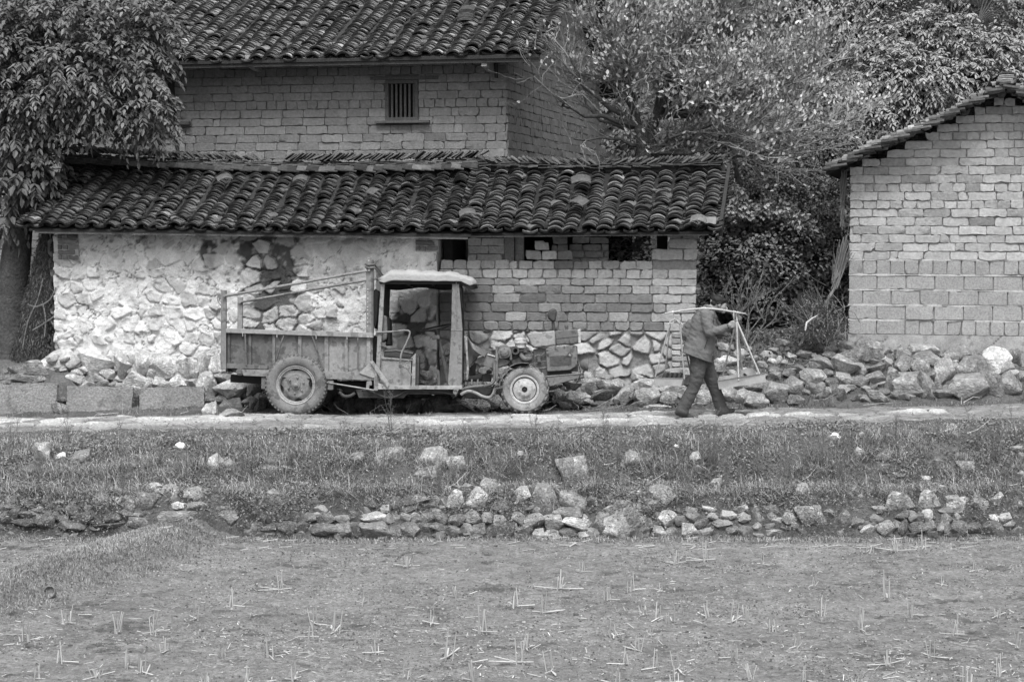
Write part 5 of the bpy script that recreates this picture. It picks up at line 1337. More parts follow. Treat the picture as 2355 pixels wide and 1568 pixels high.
tubep('gearbox', A3, [(118, 988), (300, 988)], .3, .052, .27, M_metal, truck, 16)
part('gearbox_housing', A3, [(298, 940), (350, 930), (430, 942), (424, 1044), (300, 1044)], .2, .45, .2, M_dark, truck, .012)
part('gearbox_cap', A3, [(356, 895), (378, 880), (430, 886), (434, 936), (358, 934)], .22, .36, .22, M_dark, truck, .012)
part('clamp_plate', A3, [(70, 1045), (200, 1070), (290, 1075), (290, 1100), (90, 1102)], .0, .12, .33, M_metal, truck)
for x in (160, 242): tubep('stud', A3, [(x, 1010), (x, 1085)], -.01, .012, .46, M_metal, truck, 8)
for x in (80, 275): tubep('stud', A3, [(x, 1045), (x, 1085)], -.01, .016, .42, M_metal, truck, 6)
part('lower_casing', A3, [(60, 1100), (440, 1100), (430, 1210), (280, 1280), (60, 1270)], .25, .5, .24, M_metal, truck, .02)
tubep('hose', A3, smooth_pts([(28, 1152), (100, 1125), (220, 1108), (360, 1098), (440, 1065), (470, 1000), (468, 880), (470, 780)]), -.02, .020, .42, M_rubber, truck, 10)
tubep('exhaust_pipe', A3, smooth_pts([(12, 1222), (60, 1190), (130, 1172), (210, 1195), (310, 1245), (400, 1258), (450, 1215), (480, 1140)]), -.04, .022, .53, M_metal, truck, 12)
tubep('wire', A3, smooth_pts([(5, 1215), (100, 1262), (200, 1240), (330, 1225), (420, 1150), (480, 1080)]), -.02, .005, .2, M_rubber, truck, 5)
tubep('wire', A3, smooth_pts([(60, 1290), (140, 1340), (280, 1370), (385, 1355)]), -.02, .006, .36, M_rubber, truck, 5)
tubep('upright', A3, [(505, 560), (498, 740), (500, 900), (498, 1040)], -.0, .020, .46, M_paint, truck, 8)
tubep('guard_hoop', A3, smooth_pts([(520, 740), (522, 640), (540, 575), (590, 560), (650, 572), (682, 630), (694, 745)]), .02, .018, .40, M_paint, truck, 10)
b = MB(); c = TP(A3, 606, 642, -.0); b.lathe([(0, -.06), (.045, -.058), (.062, -.045), (.07, -.02), (.085, -.02), (.088, .1)], c, 'y', 20, alb(.44))
for k in range(5):
    a = R(72 * k + 20); b.lathe([(0, -.066), (.008, -.066), (.009, -.04)], c + Vector((.05 * math.cos(a), 0, .05 * math.sin(a))), 'y', 6, alb(.4))
b.build('clutch_cover', M_metal, truck, smooth=40)
part('flywheel_housing', A3, [(560, 570), (760, 560), (800, 640), (1000, 640), (1020, 860), (700, 860), (600, 780)], .12, .45, .26, M_dark, truck, .02)
tubep('belt_pulley', A3, [(742, 610), (742, 612)], .05, .01, .3, M_dark, truck, 8)
b = MB(); b.lathe([(.03, -.03), (.055, -.03), (.06, -.01), (.06, .06)], TP(A3, 755, 620, .06), 'y', 20, alb(.28)); b.build('pulley', M_metal, truck, smooth=40)
cA = TP(A3, 828, 520, .10); hh = lambda y: TP(A3, 828, y, .10).z
b = MB(); b.lathe([(0, hh(442)), (.035, hh(444)), (.08, hh(460)), (.091, hh(472)), (.091, hh(508)), (.097, hh(512)), (.097, hh(519)), (.078, hh(521)), (.078, hh(548)), (.074, hh(552)), (.076, hh(580)), (.066, hh(590)), (0, hh(590))], Vector((cA.x, .10, 0)), 'z', 28, alb(.68)); b.build('air_filter', M_paint, truck, smooth=35)
tubep('intake_pipe', A3, smooth_pts([(836, 585, .1), (832, 650, .1), (845, 700, .08), (900, 738, .06), (965, 722, .1)]), .1, .034, .40, M_metal, truck, 14)
part('filter_bracket', A3, [(780, 612), (880, 605), (880, 632), (780, 636)], .04, .16, .25, M_dark, truck)
part('cylinder_head', A3, [(690, 760), (820, 690), (1020, 650), (1030, 900), (900, 830), (720, 860)], .10, .4, .36, M_metal, truck, .02)
part('water_tank', A3, [(900, 406), (945, 382), (1120, 362), (1280, 346), (1296, 356), (1310, 545), (1180, 566), (1010, 581), (962, 535), (938, 455)], .0, .42, .56, M_paint, truck, .022, 40)
part('fuel_tank', A3, [(1296, 354), (1340, 342), (1606, 330), (1622, 524), (1400, 538), (1312, 545)], -.005, .40, .38, M_paint, truck, .014, 40)
part('tank_seam', A3, [(1300, 450), (1622, 412), (1622, 424), (1300, 460)], -.012, .0, .38, M_paint, truck, .003)
part('end_plate', A3, [(1600, 330), (1642, 326), (1650, 516), (1616, 524)], -.01, .38, .68, M_metal, truck, .008)
b = MB(); c = TP(A3, 1450, 330, .15); b.lathe([(0, c.z + .055), (.026, c.z + .054), (.028, c.z + .03), (.02, c.z + .028), (.02, c.z - .01)], Vector((c.x, .15, 0)), 'z', 16, alb(.36)); b.build('filler_cap', M_metal, truck, smooth=40)
part('top_plate', A3, [(1040, 352), (1120, 338), (1240, 338), (1250, 348), (1100, 362)], .05, .3, .22, M_dark, truck, .004)
part('muffler', A3, [(1188, 132), (1212, 72), (1262, 44), (1316, 58), (1320, 112), (1304, 222), (1256, 226), (1204, 184)], .10, .22, .27, M_metal, truck, .028, 50)
tubep('muffler_stem', A3, [(1268, 215), (1272, 280), (1278, 350)], .15, .022, .27, M_dark, truck, 10)
part('engine_block', A3, [(1000, 600), (1170, 582), (1560, 545), (1600, 560), (1612, 900), (1520, 935), (1210, 960), (1110, 960), (1060, 870), (1012, 850)], .06, .42, .34, M_dark, truck, .01)
ec = part('crankcase_cover', A3, [(1168, 590), (1400, 562), (1552, 546), (1590, 570), (1604, 800), (1590, 830), (1500, 884), (1215, 905), (1188, 900)], -.02, .06, .42, M_metal, truck, .01)
for k in range(8):
    y = 690 + k * 18; part('cooling_rib', A3, [(1222, y + 6), (1520, y - 10), (1520, y - 4), (1222, y + 12)], -.028, -.018, .37, M_metal, ec, 0)
for (x, y) in ((1190, 610), (1300, 585), (1420, 565), (1555, 552), (1570, 705), (1585, 800), (1490, 870), (1345, 885), (1210, 890), (1205, 680)):
    b = MB(); b.lathe([(0, -.014), (.010, -.014), (.012, .004)], TP(A3, x, y, -.024), 'y', 6, alb(.4)); b.build('bolt', M_metal, ec)
b = MB(); c = TP(A3, 1498, 676, -.022); b.lathe([(.016, .0), (.018, -.014), (.028, -.016), (.034, 0)], c, 'y', 20, alb(.38)); b.build('crank_socket', M_metal, ec, smooth=40)
b = MB(); b.lathe([(0, -.002), (.014, -.002), (.016, .001)], c, 'y', 14, alb(.8)); b.build('crank_hole_bright', M_metal, ec)  # bright disc paints the light seen through the hole
b = MB(); c = TP(A3, 1075, 730, .03); b.lathe([(0, c.z + .05), (.036, c.z + .05), (.036, c.z + .035), (.03, c.z + .03), (.03, c.z - .04), (0, c.z - .045)], Vector((c.x, .03, 0)), 'z', 16, alb(.38)); b.build('oil_filter', M_metal, truck, smooth=40)
for pts, r in (([(1020, 700), (1060, 680), (1110, 685), (1160, 640)], .008), ([(1015, 800), (1030, 850), (1090, 860), (1180, 850)], .010), ([(905, 600), (960, 620), (990, 680)], .006), ([(920, 815), (1040, 790), (1150, 762), (1215, 770)], .005)): tubep('fuel_line', A3, smooth_pts(pts), .02, r, .42, M_metal, truck, 6)
b = MB(); b.lathe([(0, -.02), (.018, -.018), (.02, .02)], TP(A3, 1195, 650, -.03), 'y', 10, alb(.42)); b.build('lever_knob', M_metal, truck, smooth=40)
part('engine_foot', A3, [(1112, 860), (1190, 860), (1192, 965), (1112, 965)], .02, .1, .3, M_dark, truck)
part('oil_sump', A3, [(1215, 905), (1520, 888), (1515, 935), (1225, 955)], .04, .38, .18, M_dark, truck)
part('engine_bearer', A3, [(1150, 966), (1520, 934), (1690, 918), (1692, 936), (1400, 958), (1200, 978)], -.04, .04, .48, M_paint, truck, .003)
part('engine_bearer', A3, [(1178, 974), (1690, 934), (1694, 976), (1480, 1030), (1226, 1106)], -.03, -.012, .42, M_paint, truck, .003)
part('packing_block', A3, [(1525, 908), (1645, 900), (1645, 918), (1525, 928)], -.03, .06, .45, M_wood, truck)
part('engine_bearer', A3, [(1178, 980), (1690, 940), (1690, 985), (1228, 1100)], .55, .57, .2, M_dark, truck)
part('tow_bracket', A3, [(1550, 1010), (1640, 980), (1650, 1035), (1600, 1062), (1565, 1045)], .0, .02, .4, M_paint, truck, .003)
# headlamp facing right
hl = W(1350, 838, 24.5); hl = FT.I @ hl; hc = Vector((hl.x, -.02, hl.z))
b = MB(); n_ = 24
prof = [(0, -.095), (.03, -.09), (.06, -.07), (.082, -.035), (.092, 0), (.094, .012), (.088, .014)]
vs = []; fs = []
for r_, h_ in prof:
    for k in range(n_): a = 2 * math.pi * k / n_; vs.append(hc + Vector((h_, r_ * math.cos(a), r_ * math.sin(a))))
for i in range(len(prof) - 1):
    for k in range(n_): fs.append((i * n_ + k, i * n_ + (k + 1) % n_, (i + 1) * n_ + (k + 1) % n_, (i + 1) * n_ + k))
b.add(vs, fs, alb(.38)); h_o = b.build('headlamp', M_metal, truck, smooth=60)
b = MB(); vs = []; fs = []
for i, (r_, h_) in enumerate([(.089, .010), (.06, .022), (.03, .028), (.001, .03)]):
    for k in range(n_): a = 2 * math.pi * k / n_; vs.append(hc + Vector((h_, r_ * math.cos(a), r_ * math.sin(a))))
for i in range(3):
    for k in range(n_): fs.append((i * n_ + k, i * n_ + (k + 1) % n_, (i + 1) * n_ + (k + 1) % n_, (i + 1) * n_ + k))
b.add(vs, fs, alb(.5)); b.build('lens', M_glass, h_o, smooth=80)
tubep('lamp_stalk', A3, [(1640, 985), (1668, 940), (1700, 880)], .04, .012, .4, M_metal, truck, 8)
tubep('cable', A3, smooth_pts([(1300, 1085), (1370, 1140), (1460, 1162), (1550, 1125), (1620, 1000), (1640, 900), (1600, 760)]), -.035, .006, .18, M_rubber, truck, 5)
tubep('cable', A3, smooth_pts([(1590, 1040), (1630, 960), (1665, 870)]), -.035, .004, .5, M_rubber, truck, 5)
# mudguard: curved sheet over the rear of the front wheel
b = MB(); row = []
for ang in range(80, 196, 5):
    a = R(ang); r_ = .345 + .035 * max(0, (ang - 90)) / 100 + (.05 * ((ang - 150) / 45) if ang > 150 else 0)
    row.append([Vector((cF.x + r_ * math.cos(a), y, cF.z + r_ * math.sin(a) + .02)) for y in (-.12, -.06, .02, .10, .17)])
vs = [p for r_ in row for p in r_]; n_ = 5
b.add(vs, [(i * n_ + k, i * n_ + k + 1, (i + 1) * n_ + k + 1, (i + 1) * n_ + k) for i in range(len(row) - 1) for k in range(n_ - 1)], alb(.42))
o = b.build('mudguard', M_paint, truck, smooth=60); m = o.modifiers.new('thickness', 'SOLIDIFY'); m.thickness = .012
part('step_plate', A2, [(840, 1262), (900, 1262), (880, 1300), (862, 1345), (845, 1300)], -.03, -.02, .5, M_paint, truck, .003)
b = MB(); b.lathe([(.018, -.01), (.032, -.014), (.034, .01), (.018, .01)], TP(A2, 858, 1300, -.03), 'y', 16, alb(.42)); b.build('eyelet', M_metal, truck, smooth=40)

# ================================================================ VEGETATION
NG = np.random.RandomState(99)
def unit(a): return a / np.maximum(np.linalg.norm(a, axis=-1, keepdims=True), 1e-9)
class Leaves:
    def __init__(s): s.V = []; s.F = []; s.T = []; s.n = 0
    def add(s, P, D, N, L, Wd, tone, fold=.25, droop=.15):
        n = len(P); D = unit(D); S = unit(np.cross(D, N)); N = np.cross(S, D)
        L = np.broadcast_to(L, (n,))[:, None]; Wd = np.broadcast_to(Wd, (n,))[:, None]
        def pt(t, w): return P + D * L * t + S * Wd * w + N * (abs(w) * Wd * fold) - N * (droop * L * t * t)
        V = np.stack([pt(0, 0), pt(.32, .5), pt(.72, .36), pt(1, 0), pt(.72, -.36), pt(.32, -.5)], 1)
        b = s.n + 6 * np.arange(n)[:, None]
        s.V.append(V.reshape(-1, 3)); s.F.append(np.concatenate([b + np.array([0, 1, 2, 3]), b + np.array([0, 3, 4, 5])], 0)); s.n += 6 * n
        t = np.broadcast_to(tone, (n,)); s.T.append(np.concatenate([t, t]))
    def build(s, name, mt, parent=None):
        return mesh_np(name, np.concatenate(s.V), [np.concatenate(s.F)], mt, [np.concatenate(s.T)], parent)
def blob_points(clumps, n, shell=.45, g=NG):
    """points in the outer part of overlapping balls: (px,py,Y,rpx[,depthfactor])"""
    C = []; Rr = []; wt = []
    for c in clumps:
        p = W(c[0], c[1], c[2]); C.append(p[:]); r = c[3] * c[2] / F; Rr.append(r); wt.append(r * r)
    C = np.array(C); Rr = np.array(Rr); wt = np.array(wt) / sum(wt)
    i = g.choice(len(C), n, p=wt)
    d = unit(g.normal(size=(n, 3)) * np.array([1, 1, 1])); r = Rr[i] * (1 - shell * g.rand(n) ** 1.3)
    noise = 1 + .28 * fbm(d[:, 0] * 2 + i, d[:, 2] * 2 + d[:, 1], 201, 3)
    return C[i] + d * (r * noise)[:, None], d, i
def sprays(lv, P, O, k, L, Wd, gap, tone, droop=.5, g=NG, var=.3, pair=True):
    """compound leaves: leaflets strung along a drooping midrib starting at P heading O"""
    n = len(P); O = unit(O)
    side = unit(np.cross(O, np.array([0, 0, 1.0]) + .01))
    tn = tone * g.uniform(1 - var, 1 + var, n)
    sc = g.uniform(.7, 1.25, n)
    for j in range(k):
        t = j * gap
        Q = P + O * (t * sc)[:, None] + np.array([0, 0, -1.0]) * ((droop * t * t / (gap * k)) * sc)[:, None]
        for s_ in ((-1, 1) if pair and j < k - 1 else (0,)):
            D = O * .55 + side * s_ * .75 + np.array([0, 0, -.55]) + g.normal(0, .18, (n, 3))
            N = np.array([0, -.35, 1.0]) + g.normal(0, .35, (n, 3)) + side * s_ * .3
            lv.add(Q, D, N, L * sc * g.uniform(.8, 1.15, n), Wd * sc, tn * g.uniform(.85, 1.2, n))
def scatter(lv, P, L, Wd, tone, up=.6, g=NG, outd=None, var=.3):
    n = len(P); D = g.normal(size=(n, 3)); D[:, 2] *= .6
    if outd is not None: D = D * .7 + outd
    N = np.array([0, -.3, up * 1.6]) + g.normal(0, .55, (n, 3))
    lv.add(P, D, N, L * g.uniform(.6, 1.3, n), Wd * g.uniform(.7, 1.2, n), tone * g.uniform(1 - var, 1 + var, n))

# left tree -------------------------------------------------------
tl = thing('broadleaf_tree', 'big tree with drooping leaves at upper left, dark trunk beside the stone shed', 'tree', W(30, 835, 27.9))
def loc_to(o, P): return Vector(P) - o.location
lm = tl.location
def child_shift(o, root): o.location = -root.location; return o
tr = MB()
def tw(px, py, Y): return W(px, py, Y)
tr.tube([tw(34, 850, 27.85), tw(30, 800, 27.9), tw(26, 720, 27.9), tw(32, 640, 27.9), tw(40, 560, 27.9), tw(48, 480, 27.95), tw(62, 400, 28.1), tw(92, 320, 28.3), tw(130, 250, 28.5)], [.38, .31, .265, .235, .215, .20, .17, .15, .12], 18, alb(.30))
tr.tube([tw(48, 470, 27.95), tw(30, 380, 28.2), tw(10, 280, 28.3), tw(-10, 160, 28.4)], [.12, .11, .09, .07], 12, alb(.30))
for (a, c, r_) in (((130, 250, 28.5), (230, 150, 28.7), .07), ((130, 250, 28.5), (120, 100, 28.6), .07), ((92, 320, 28.3), (240, 260, 28.2), .05), ((230, 150, 28.7), (330, 80, 28.6), .04), ((240, 260, 28.2), (350, 230, 28.0), .03), ((10, 280, 28.3), (90, 150, 28.5), .05)):
    p, q = tw(*a), tw(*c); m_ = (p + q) / 2 + Vector((rnd.uniform(-.15, .15), 0, rnd.uniform(-.1, .2))); tr.tube([p, m_, q], [r_, r_ * .75, r_ * .45], 8, alb(.28))
for (a, c, r_) in (((60, 690, 27.75), (80, 790, 27.7), .12), ((14, 780, 27.8), (2, 850, 27.7), .14), ((40, 780, 27.75), (60, 852, 27.6), .13)):
    p, q = tw(*a), tw(*c); tr.tube([p, (p + q) / 2, q], [r_ * .5, r_, r_ * 1.1], 8, alb(.29))
child_shift(tr.build('trunk', M_bark, tl, smooth=60), tl)
lv = Leaves()
cl = [(20, 40, 28.2, 95), (110, 60, 28.2, 100), (210, 50, 28.3, 100), (300, 60, 28.3, 90), (350, 110, 28.2, 70), (60, 150, 27.9, 100), (160, 170, 27.7, 90), (250, 160, 27.9, 90), (330, 190, 28.0, 75), (30, 230, 27.8, 80), (340, 250, 27.7, 62), (270, 240, 27.8, 75), (200, 240, 27.7, 70),
      (100, 240, 27.6, 70), (370, 60, 28.4, 50), (285, 290, 27.7, 40), (365, 290, 27.8, 38), (-30, 120, 28, 90)]
P, d, i = blob_points(cl, 2150, .6)
O = d * 1.0 + np.array([0, -.35, -.25]) + NG.normal(0, .25, d.shape)
sprays(lv, P, O, 5, .105, .046, .048, .115, droop=.9, var=.45)
cl2 = [(25, 340, 27.6, 50), (60, 400, 27.5, 45), (20, 440, 27.5, 40), (90, 350, 27.6, 40), (100, 450, 27.6, 30), (50, 500, 27.6, 22), (10, 510, 27.5, 22), (120, 390, 27.8, 35)]
P, d, i = blob_points(cl2, 150, .8)
sprays(lv, P, d + np.array([0, -.3, -.6]), 4, .14, .068, .055, .070, droop=1.0)
child_shift(lv.build('crown', M_leaf, tl), tl)
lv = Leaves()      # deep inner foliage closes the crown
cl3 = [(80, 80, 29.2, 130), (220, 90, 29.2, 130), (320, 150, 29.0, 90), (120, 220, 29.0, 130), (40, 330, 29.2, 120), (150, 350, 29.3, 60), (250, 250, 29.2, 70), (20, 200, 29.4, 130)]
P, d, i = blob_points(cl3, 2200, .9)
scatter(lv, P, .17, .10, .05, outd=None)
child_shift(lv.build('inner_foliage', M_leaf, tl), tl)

# vine-wrapped second trunk
t2 = thing('vine_covered_trunk', 'leaning dead trunk wrapped in dry creeper, left of the whitewashed shed corner', 'tree trunk', W(85, 835, 27.55))
tr = MB(); ax_ = [tw(78, 850, 27.5), tw(88, 780, 27.5), tw(100, 700, 27.5), tw(112, 620, 27.5), tw(122, 560, 27.5), tw(130, 515, 27.55), tw(136, 470, 27.6)]
tr.tube(ax_, [.33, .30, .265, .22, .185, .15, .12], 20, alb(.27)); child_shift(tr.build('trunk', M_bark, t2, smooth=60), t2)
lv = Leaves(); n = 9000; s_ = NG.rand(n) * 5.2; k = np.minimum(s_.astype(int), 5); fr = s_ - k
A_ = np.array([p[:] for p in ax_]); rr_ = np.array([.33, .30, .265, .22, .185, .15, .12])
cen = A_[k] + (A_[k + 1] - A_[k]) * fr[:, None]; rad = rr_[k] + (rr_[k + 1] - rr_[k]) * fr
a = NG.rand(n) * 2 * np.pi; dd = np.stack([np.cos(a), np.sin(a), 0 * a], -1)
P = cen + dd * (rad * NG.uniform(.95, 1.22, n))[:, None]
D = dd * .5 + np.array([.1, 0, -1.0]) + NG.normal(0, .5, (n, 3))
lv.add(P, D, dd + NG.normal(0, .3, (n, 3)), NG.uniform(.03, .10, n), NG.uniform(.006, .016, n), .075 * NG.uniform(.4, 1.7, n))
child_shift(lv.build('creeper', M_leaf, t2), t2)
b = MB()
for pts in ([(48, 800), (60, 740), (82, 690), (95, 640)], [(70, 760), (95, 745), (125, 725)], [(95, 700), (101, 735), (98, 775)], [(60, 700), (80, 705), (110, 690), (125, 660)]):
    b.tube([tw(x + 4, y, 27.15) for x, y in smooth_pts(pts)], .010, 5, alb(.45))
child_shift(b.build('dry_vine', M_bark, t2, smooth=60), t2)
for (a_, c_, t_) in (((128, 845), (160, 745), .3), ((140, 850), (166, 770), .38)):
    b = MB(); p, q = tw(*a_, 27.25), tw(*c_, 27.35); b.beam(p, q, .10, .03, alb(t_)); tag(b.build('leaning_plank', M_wood), ('dark' if t_ < .35 else 'lighter') + ' weathered plank leaning in the shadow behind the shed corner', 'plank', 'planks leaning behind the shed corner')

# middle tree (magnolia-like): limbs, many twigs, upright pale leaves ------------------
tm = thing('blossom_tree', 'spreading thicket-like tree with fine grey twigs and pale upright leaves behind the brick shed', 'tree', W(1490, 520, 28.6))
tm.location.z = gz(tm.location.x, tm.location.y)
br = MB(); TIPS = []; LEV = []
def limb(p, q, r0, r1, bend=.12, n=5, sides=7, t=.33, mb=None):
    p = Vector(p); q = Vector(q); L = (q - p).length; off = Vector((rnd.gauss(0, 1), rnd.gauss(0, 1), rnd.gauss(0, .6))) * L * bend
    pts = [p + (q - p) * (i / n) + off * math.sin(math.pi * i / n) + Vector((rnd.gauss(0, 1), rnd.gauss(0, 1), rnd.gauss(0, 1))) * L * .018 * (0 < i < n) for i in range(n + 1)]
    br.tube(pts, [r0 + (r1 - r0) * i / n for i in range(n + 1)], sides, alb(t), caps=False)
    return pts
def twig(p, d, L, r, lev):
    d = d.normalized(); q = p + d * L
    pts = limb(p, q, r, r * .55, .07, 3 if lev > 1 else 4, 3 if r < .012 else 5, .46 + .1 * rnd.random())
    LEV.append((pts[-1], (pts[-1] - pts[-2]).normalized(), lev))
    if rnd.random() < .5: LEV.append((pts[len(pts) // 2], d, lev))
    if lev <= 0: return
    for k in range(rnd.choice((3, 3, 4)) if lev > 1 else 3):
        i = rnd.randint(1, len(pts) - 1); base = pts[i]
        nd = (d + Vector((rnd.gauss(0, .55), rnd.gauss(0, .5), rnd.gauss(.12, .42)))).normalized()
        twig(base, nd, L * rnd.uniform(.55, .85), r * .62, lev - 1)
rnd.seed(404)
B0 = W(1482, 352, 28.6)
root_ = Vector((B0.x + .05, 28.6, tm.location.z - .1))
limb(root_, B0, .17, .13, .02, 5, 12)
fork = W(1470, 290, 28.55); limb(B0, fork, .11, .09, .05, 3, 10); fk2 = W(1508, 270, 28.7); limb(B0 + Vector((.05, 0, .05)), fk2, .09, .08, .1, 4, 8)
targets = [(1290, 230, 28.2, fork, .045), (1310, 130, 28.4, fork, .05), (1370, 40, 28.6, fork, .055), (1450, 10, 28.3, fork, .055), (1530, 0, 28.8, fk2, .06), (1620, 30, 29.0, fk2, .06), (1690, 70, 28.8, fk2, .06), (1760, 120, 28.7, fk2, .055), (1830, 190, 28.6, fk2, .05),
           (1860, 290, 28.4, B0, .05), (1800, 350, 28.3, B0, .045), (1320, 320, 28.2, B0, .035), (1560, 130, 28.0, fk2, .05), (1440, 120, 28.0, fork, .045), (1640, 200, 28.1, fk2, .05), (1720, 260, 28.2, B0, .045), (1880, 240, 29.0, fk2, .04), (1700, -20, 29.2, fk2, .05), (1790, 40, 29.4, fk2, .05), (1330, 200, 28.9, fork, .035)]
for (px, py, Y, src, r) in targets:
    q = W(px, py, Y); pts = limb(src, q, r, r * .35, .10, 7, 7)
    dmain = (q - Vector(src)).normalized()
    for i in range(1, len(pts)):
        if px < 1400 and py > 150 and i % 2: continue
        for k in range(2 if i > 1 and px > 1400 else 1):
            nd = (dmain * .8 + Vector((rnd.gauss(0, .6), rnd.gauss(0, .6), rnd.gauss(.2, .5)))).normalized()
            twig(pts[i], nd, rnd.uniform(.45, .8), r * .35, 3 if (px > 1400 or py < 150) and rnd.random() < .75 else 2)
bo = br.build('branches', M_bark, tm, smooth=80); child_shift(bo, tm)
LP = np.array([p[:] for p, d, l in LEV]); LD = np.array([d[:] for p, d, l in LEV])
pxs = 1177.5 + LP[:, 0] / LP[:, 1] * F
dens = .5 * np.clip((pxs - 1270) / 420, .10, 1) * np.clip((LP[:, 2] - 3.2) / 1.6, .3, 1)
lv = Leaves()
for rep in range(3):
    m_ = NG.rand(len(LP)) < dens * .95
    P = LP[m_] + NG.normal(0, .045, (m_.sum(), 3)); D = LD[m_] * .7 + np.array([0, 0, .75]) + NG.normal(0, .45, (m_.sum(), 3))
    N = np.array([0, -1.0, .4]) + NG.normal(0, .7, P.shape)
    lv.add(P, D, N, NG.uniform(.045, .10, len(P)), NG.uniform(.028, .055, len(P)), NG.choice([.22, .32, .44, .58], len(P), p=[.4, .33, .2, .07]), fold=.3, droop=.1)
child_shift(lv.build('leaves', M_leaf, tm), tm)

# foliage masses behind; far and hillside leaf tones lightened to stand in for haze ------------------------------------------------
def shrub(name, label, cat, clumps, n, L, Wd, tone, group=None, stems=(), kind='scatter', shell=.6, mt=M_leaf, inner=0, var=.3, part='foliage', itone=.03):
    b0 = W(clumps[0][0], clumps[0][1], clumps[0][2]); bx = sum(W(c[0], c[1], c[2]).x for c in clumps) / len(clumps); by = sum(c[2] for c in clumps) / len(clumps)
    t = thing(name, label, cat, (bx, by, gz(bx, by)), group=group)
    lv = Leaves(); P, d, i = blob_points(clumps, n, shell)
    if kind == 'scatter': scatter(lv, P, L, Wd, tone, outd=d * .5 + np.array([0, -.2, -.3]), var=var)
    else: sprays(lv, P, d + np.array([0, -.4, .0]), 4, L, Wd, L * .42, tone, droop=.8, var=var)
    child_shift(lv.build(part, mt, t), t)
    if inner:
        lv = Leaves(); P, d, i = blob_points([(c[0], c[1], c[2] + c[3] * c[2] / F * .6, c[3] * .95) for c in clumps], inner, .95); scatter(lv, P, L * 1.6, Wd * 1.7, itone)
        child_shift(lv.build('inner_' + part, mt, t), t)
    for pts, r_ in stems:
        b = MB(); P_ = [W(*p) for p in pts]; b.tube(P_, [r_ * (1 - .5 * k / (len(P_) - 1)) for k in range(len(P_))], 8, alb(.36)); child_shift(b.build('stem', M_bark, t, smooth=70), t)
    return t
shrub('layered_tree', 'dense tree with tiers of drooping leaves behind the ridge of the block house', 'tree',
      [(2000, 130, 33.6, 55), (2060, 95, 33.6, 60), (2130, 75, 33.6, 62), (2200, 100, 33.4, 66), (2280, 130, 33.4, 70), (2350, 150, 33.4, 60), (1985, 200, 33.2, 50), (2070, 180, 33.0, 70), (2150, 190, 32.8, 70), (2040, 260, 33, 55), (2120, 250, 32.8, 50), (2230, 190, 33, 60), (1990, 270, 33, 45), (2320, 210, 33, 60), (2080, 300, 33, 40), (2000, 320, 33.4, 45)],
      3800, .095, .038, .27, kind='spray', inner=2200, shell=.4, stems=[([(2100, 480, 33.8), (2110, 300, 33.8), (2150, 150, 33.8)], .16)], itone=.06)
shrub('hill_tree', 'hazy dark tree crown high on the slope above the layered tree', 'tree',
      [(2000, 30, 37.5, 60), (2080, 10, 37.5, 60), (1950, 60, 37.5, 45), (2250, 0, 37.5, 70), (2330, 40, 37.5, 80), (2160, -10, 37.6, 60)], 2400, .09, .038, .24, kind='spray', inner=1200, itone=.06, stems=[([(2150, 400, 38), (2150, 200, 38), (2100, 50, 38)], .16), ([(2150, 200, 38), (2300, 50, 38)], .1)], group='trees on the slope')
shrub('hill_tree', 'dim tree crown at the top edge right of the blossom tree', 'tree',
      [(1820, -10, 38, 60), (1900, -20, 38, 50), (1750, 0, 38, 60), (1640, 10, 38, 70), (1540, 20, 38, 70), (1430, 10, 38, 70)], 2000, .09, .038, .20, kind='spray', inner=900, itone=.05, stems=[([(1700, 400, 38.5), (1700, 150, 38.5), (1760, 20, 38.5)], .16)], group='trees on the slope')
# palm
pl = thing('fan_palm', 'blurred fan palm fronds above the layered tree at the top right', 'palm', (W(2180, 60, 35.5).x, 35.5, gz(W(2180, 60, 35.5).x, 35.5)))
b = MB(); c0 = W(2185, 62, 35.5); b.tube([pl.location, c0], [.12, .09], 10, alb(.3)); child_shift(b.build('trunk', M_bark, pl), pl)
lv = Leaves()
for ang, ln in ((10, 1.2), (35, 1.25), (62, 1.2), (88, 1.1), (115, 1.1), (140, 1.2), (165, 1.25), (185, 1.1), (-15, 1.2), (-35, .9), (205, .9)):
    dr = np.array([math.cos(R(ang)), -.25 + .5 * rnd.random(), math.sin(R(ang))]); m_ = 19; t = np.linspace(0, 1, m_)
    mid = np.array(c0[:]) + dr * ln * .45; fan = np.linspace(-1.15, 1.15, m_)
    sd = unit(np.cross(dr, np.array([0, 1.0, 0]))[None])[0]
    D = unit(dr[None] * np.cos(fan)[:, None] + sd[None] * np.sin(fan)[:, None])
    lv.add(np.repeat(mid[None], m_, 0), D + np.array([0, 0, -.12]), np.repeat(np.array([[0, -1.0, .3]]), m_, 0), ln * .75 * (1 - .25 * np.abs(fan)), .026, .17)
    bb = np.array([c0[:]]); lv.add(bb, dr[None], np.array([[0, -1.0, .2]]), ln * .5, .03, .2)
child_shift(lv.build('fronds', M_leaf, pl), pl)
shrub('vine_thicket', 'broad heap of heart-leaved creeper with bright top leaves, right of the sheds', 'shrub',
      [(1690, 520, 28.6, 48), (1740, 510, 28.5, 50), (1790, 515, 28.4, 50), (1840, 545, 28.4, 50), (1870, 600, 28.5, 42), (1680, 590, 28.4, 55), (1740, 600, 28.2, 60), (1800, 620, 28.2, 55), (1700, 670, 28.3, 55), (1770, 690, 28.2, 50), (1830, 690, 28.4, 40), (1730, 730, 28.2, 40), (1640, 540, 28.8, 40), (1640, 620, 28.8, 40), (1650, 700, 28.8, 45)],
      8500, .072, .052, .15, inner=3200, shell=.35, itone=.05, stems=[([(1700, 770, 28.6), (1690, 640, 28.7), (1700, 520, 28.7)], .05), ([(1780, 765, 28.4), (1790, 650, 28.5), (1780, 540, 28.5)], .04)])
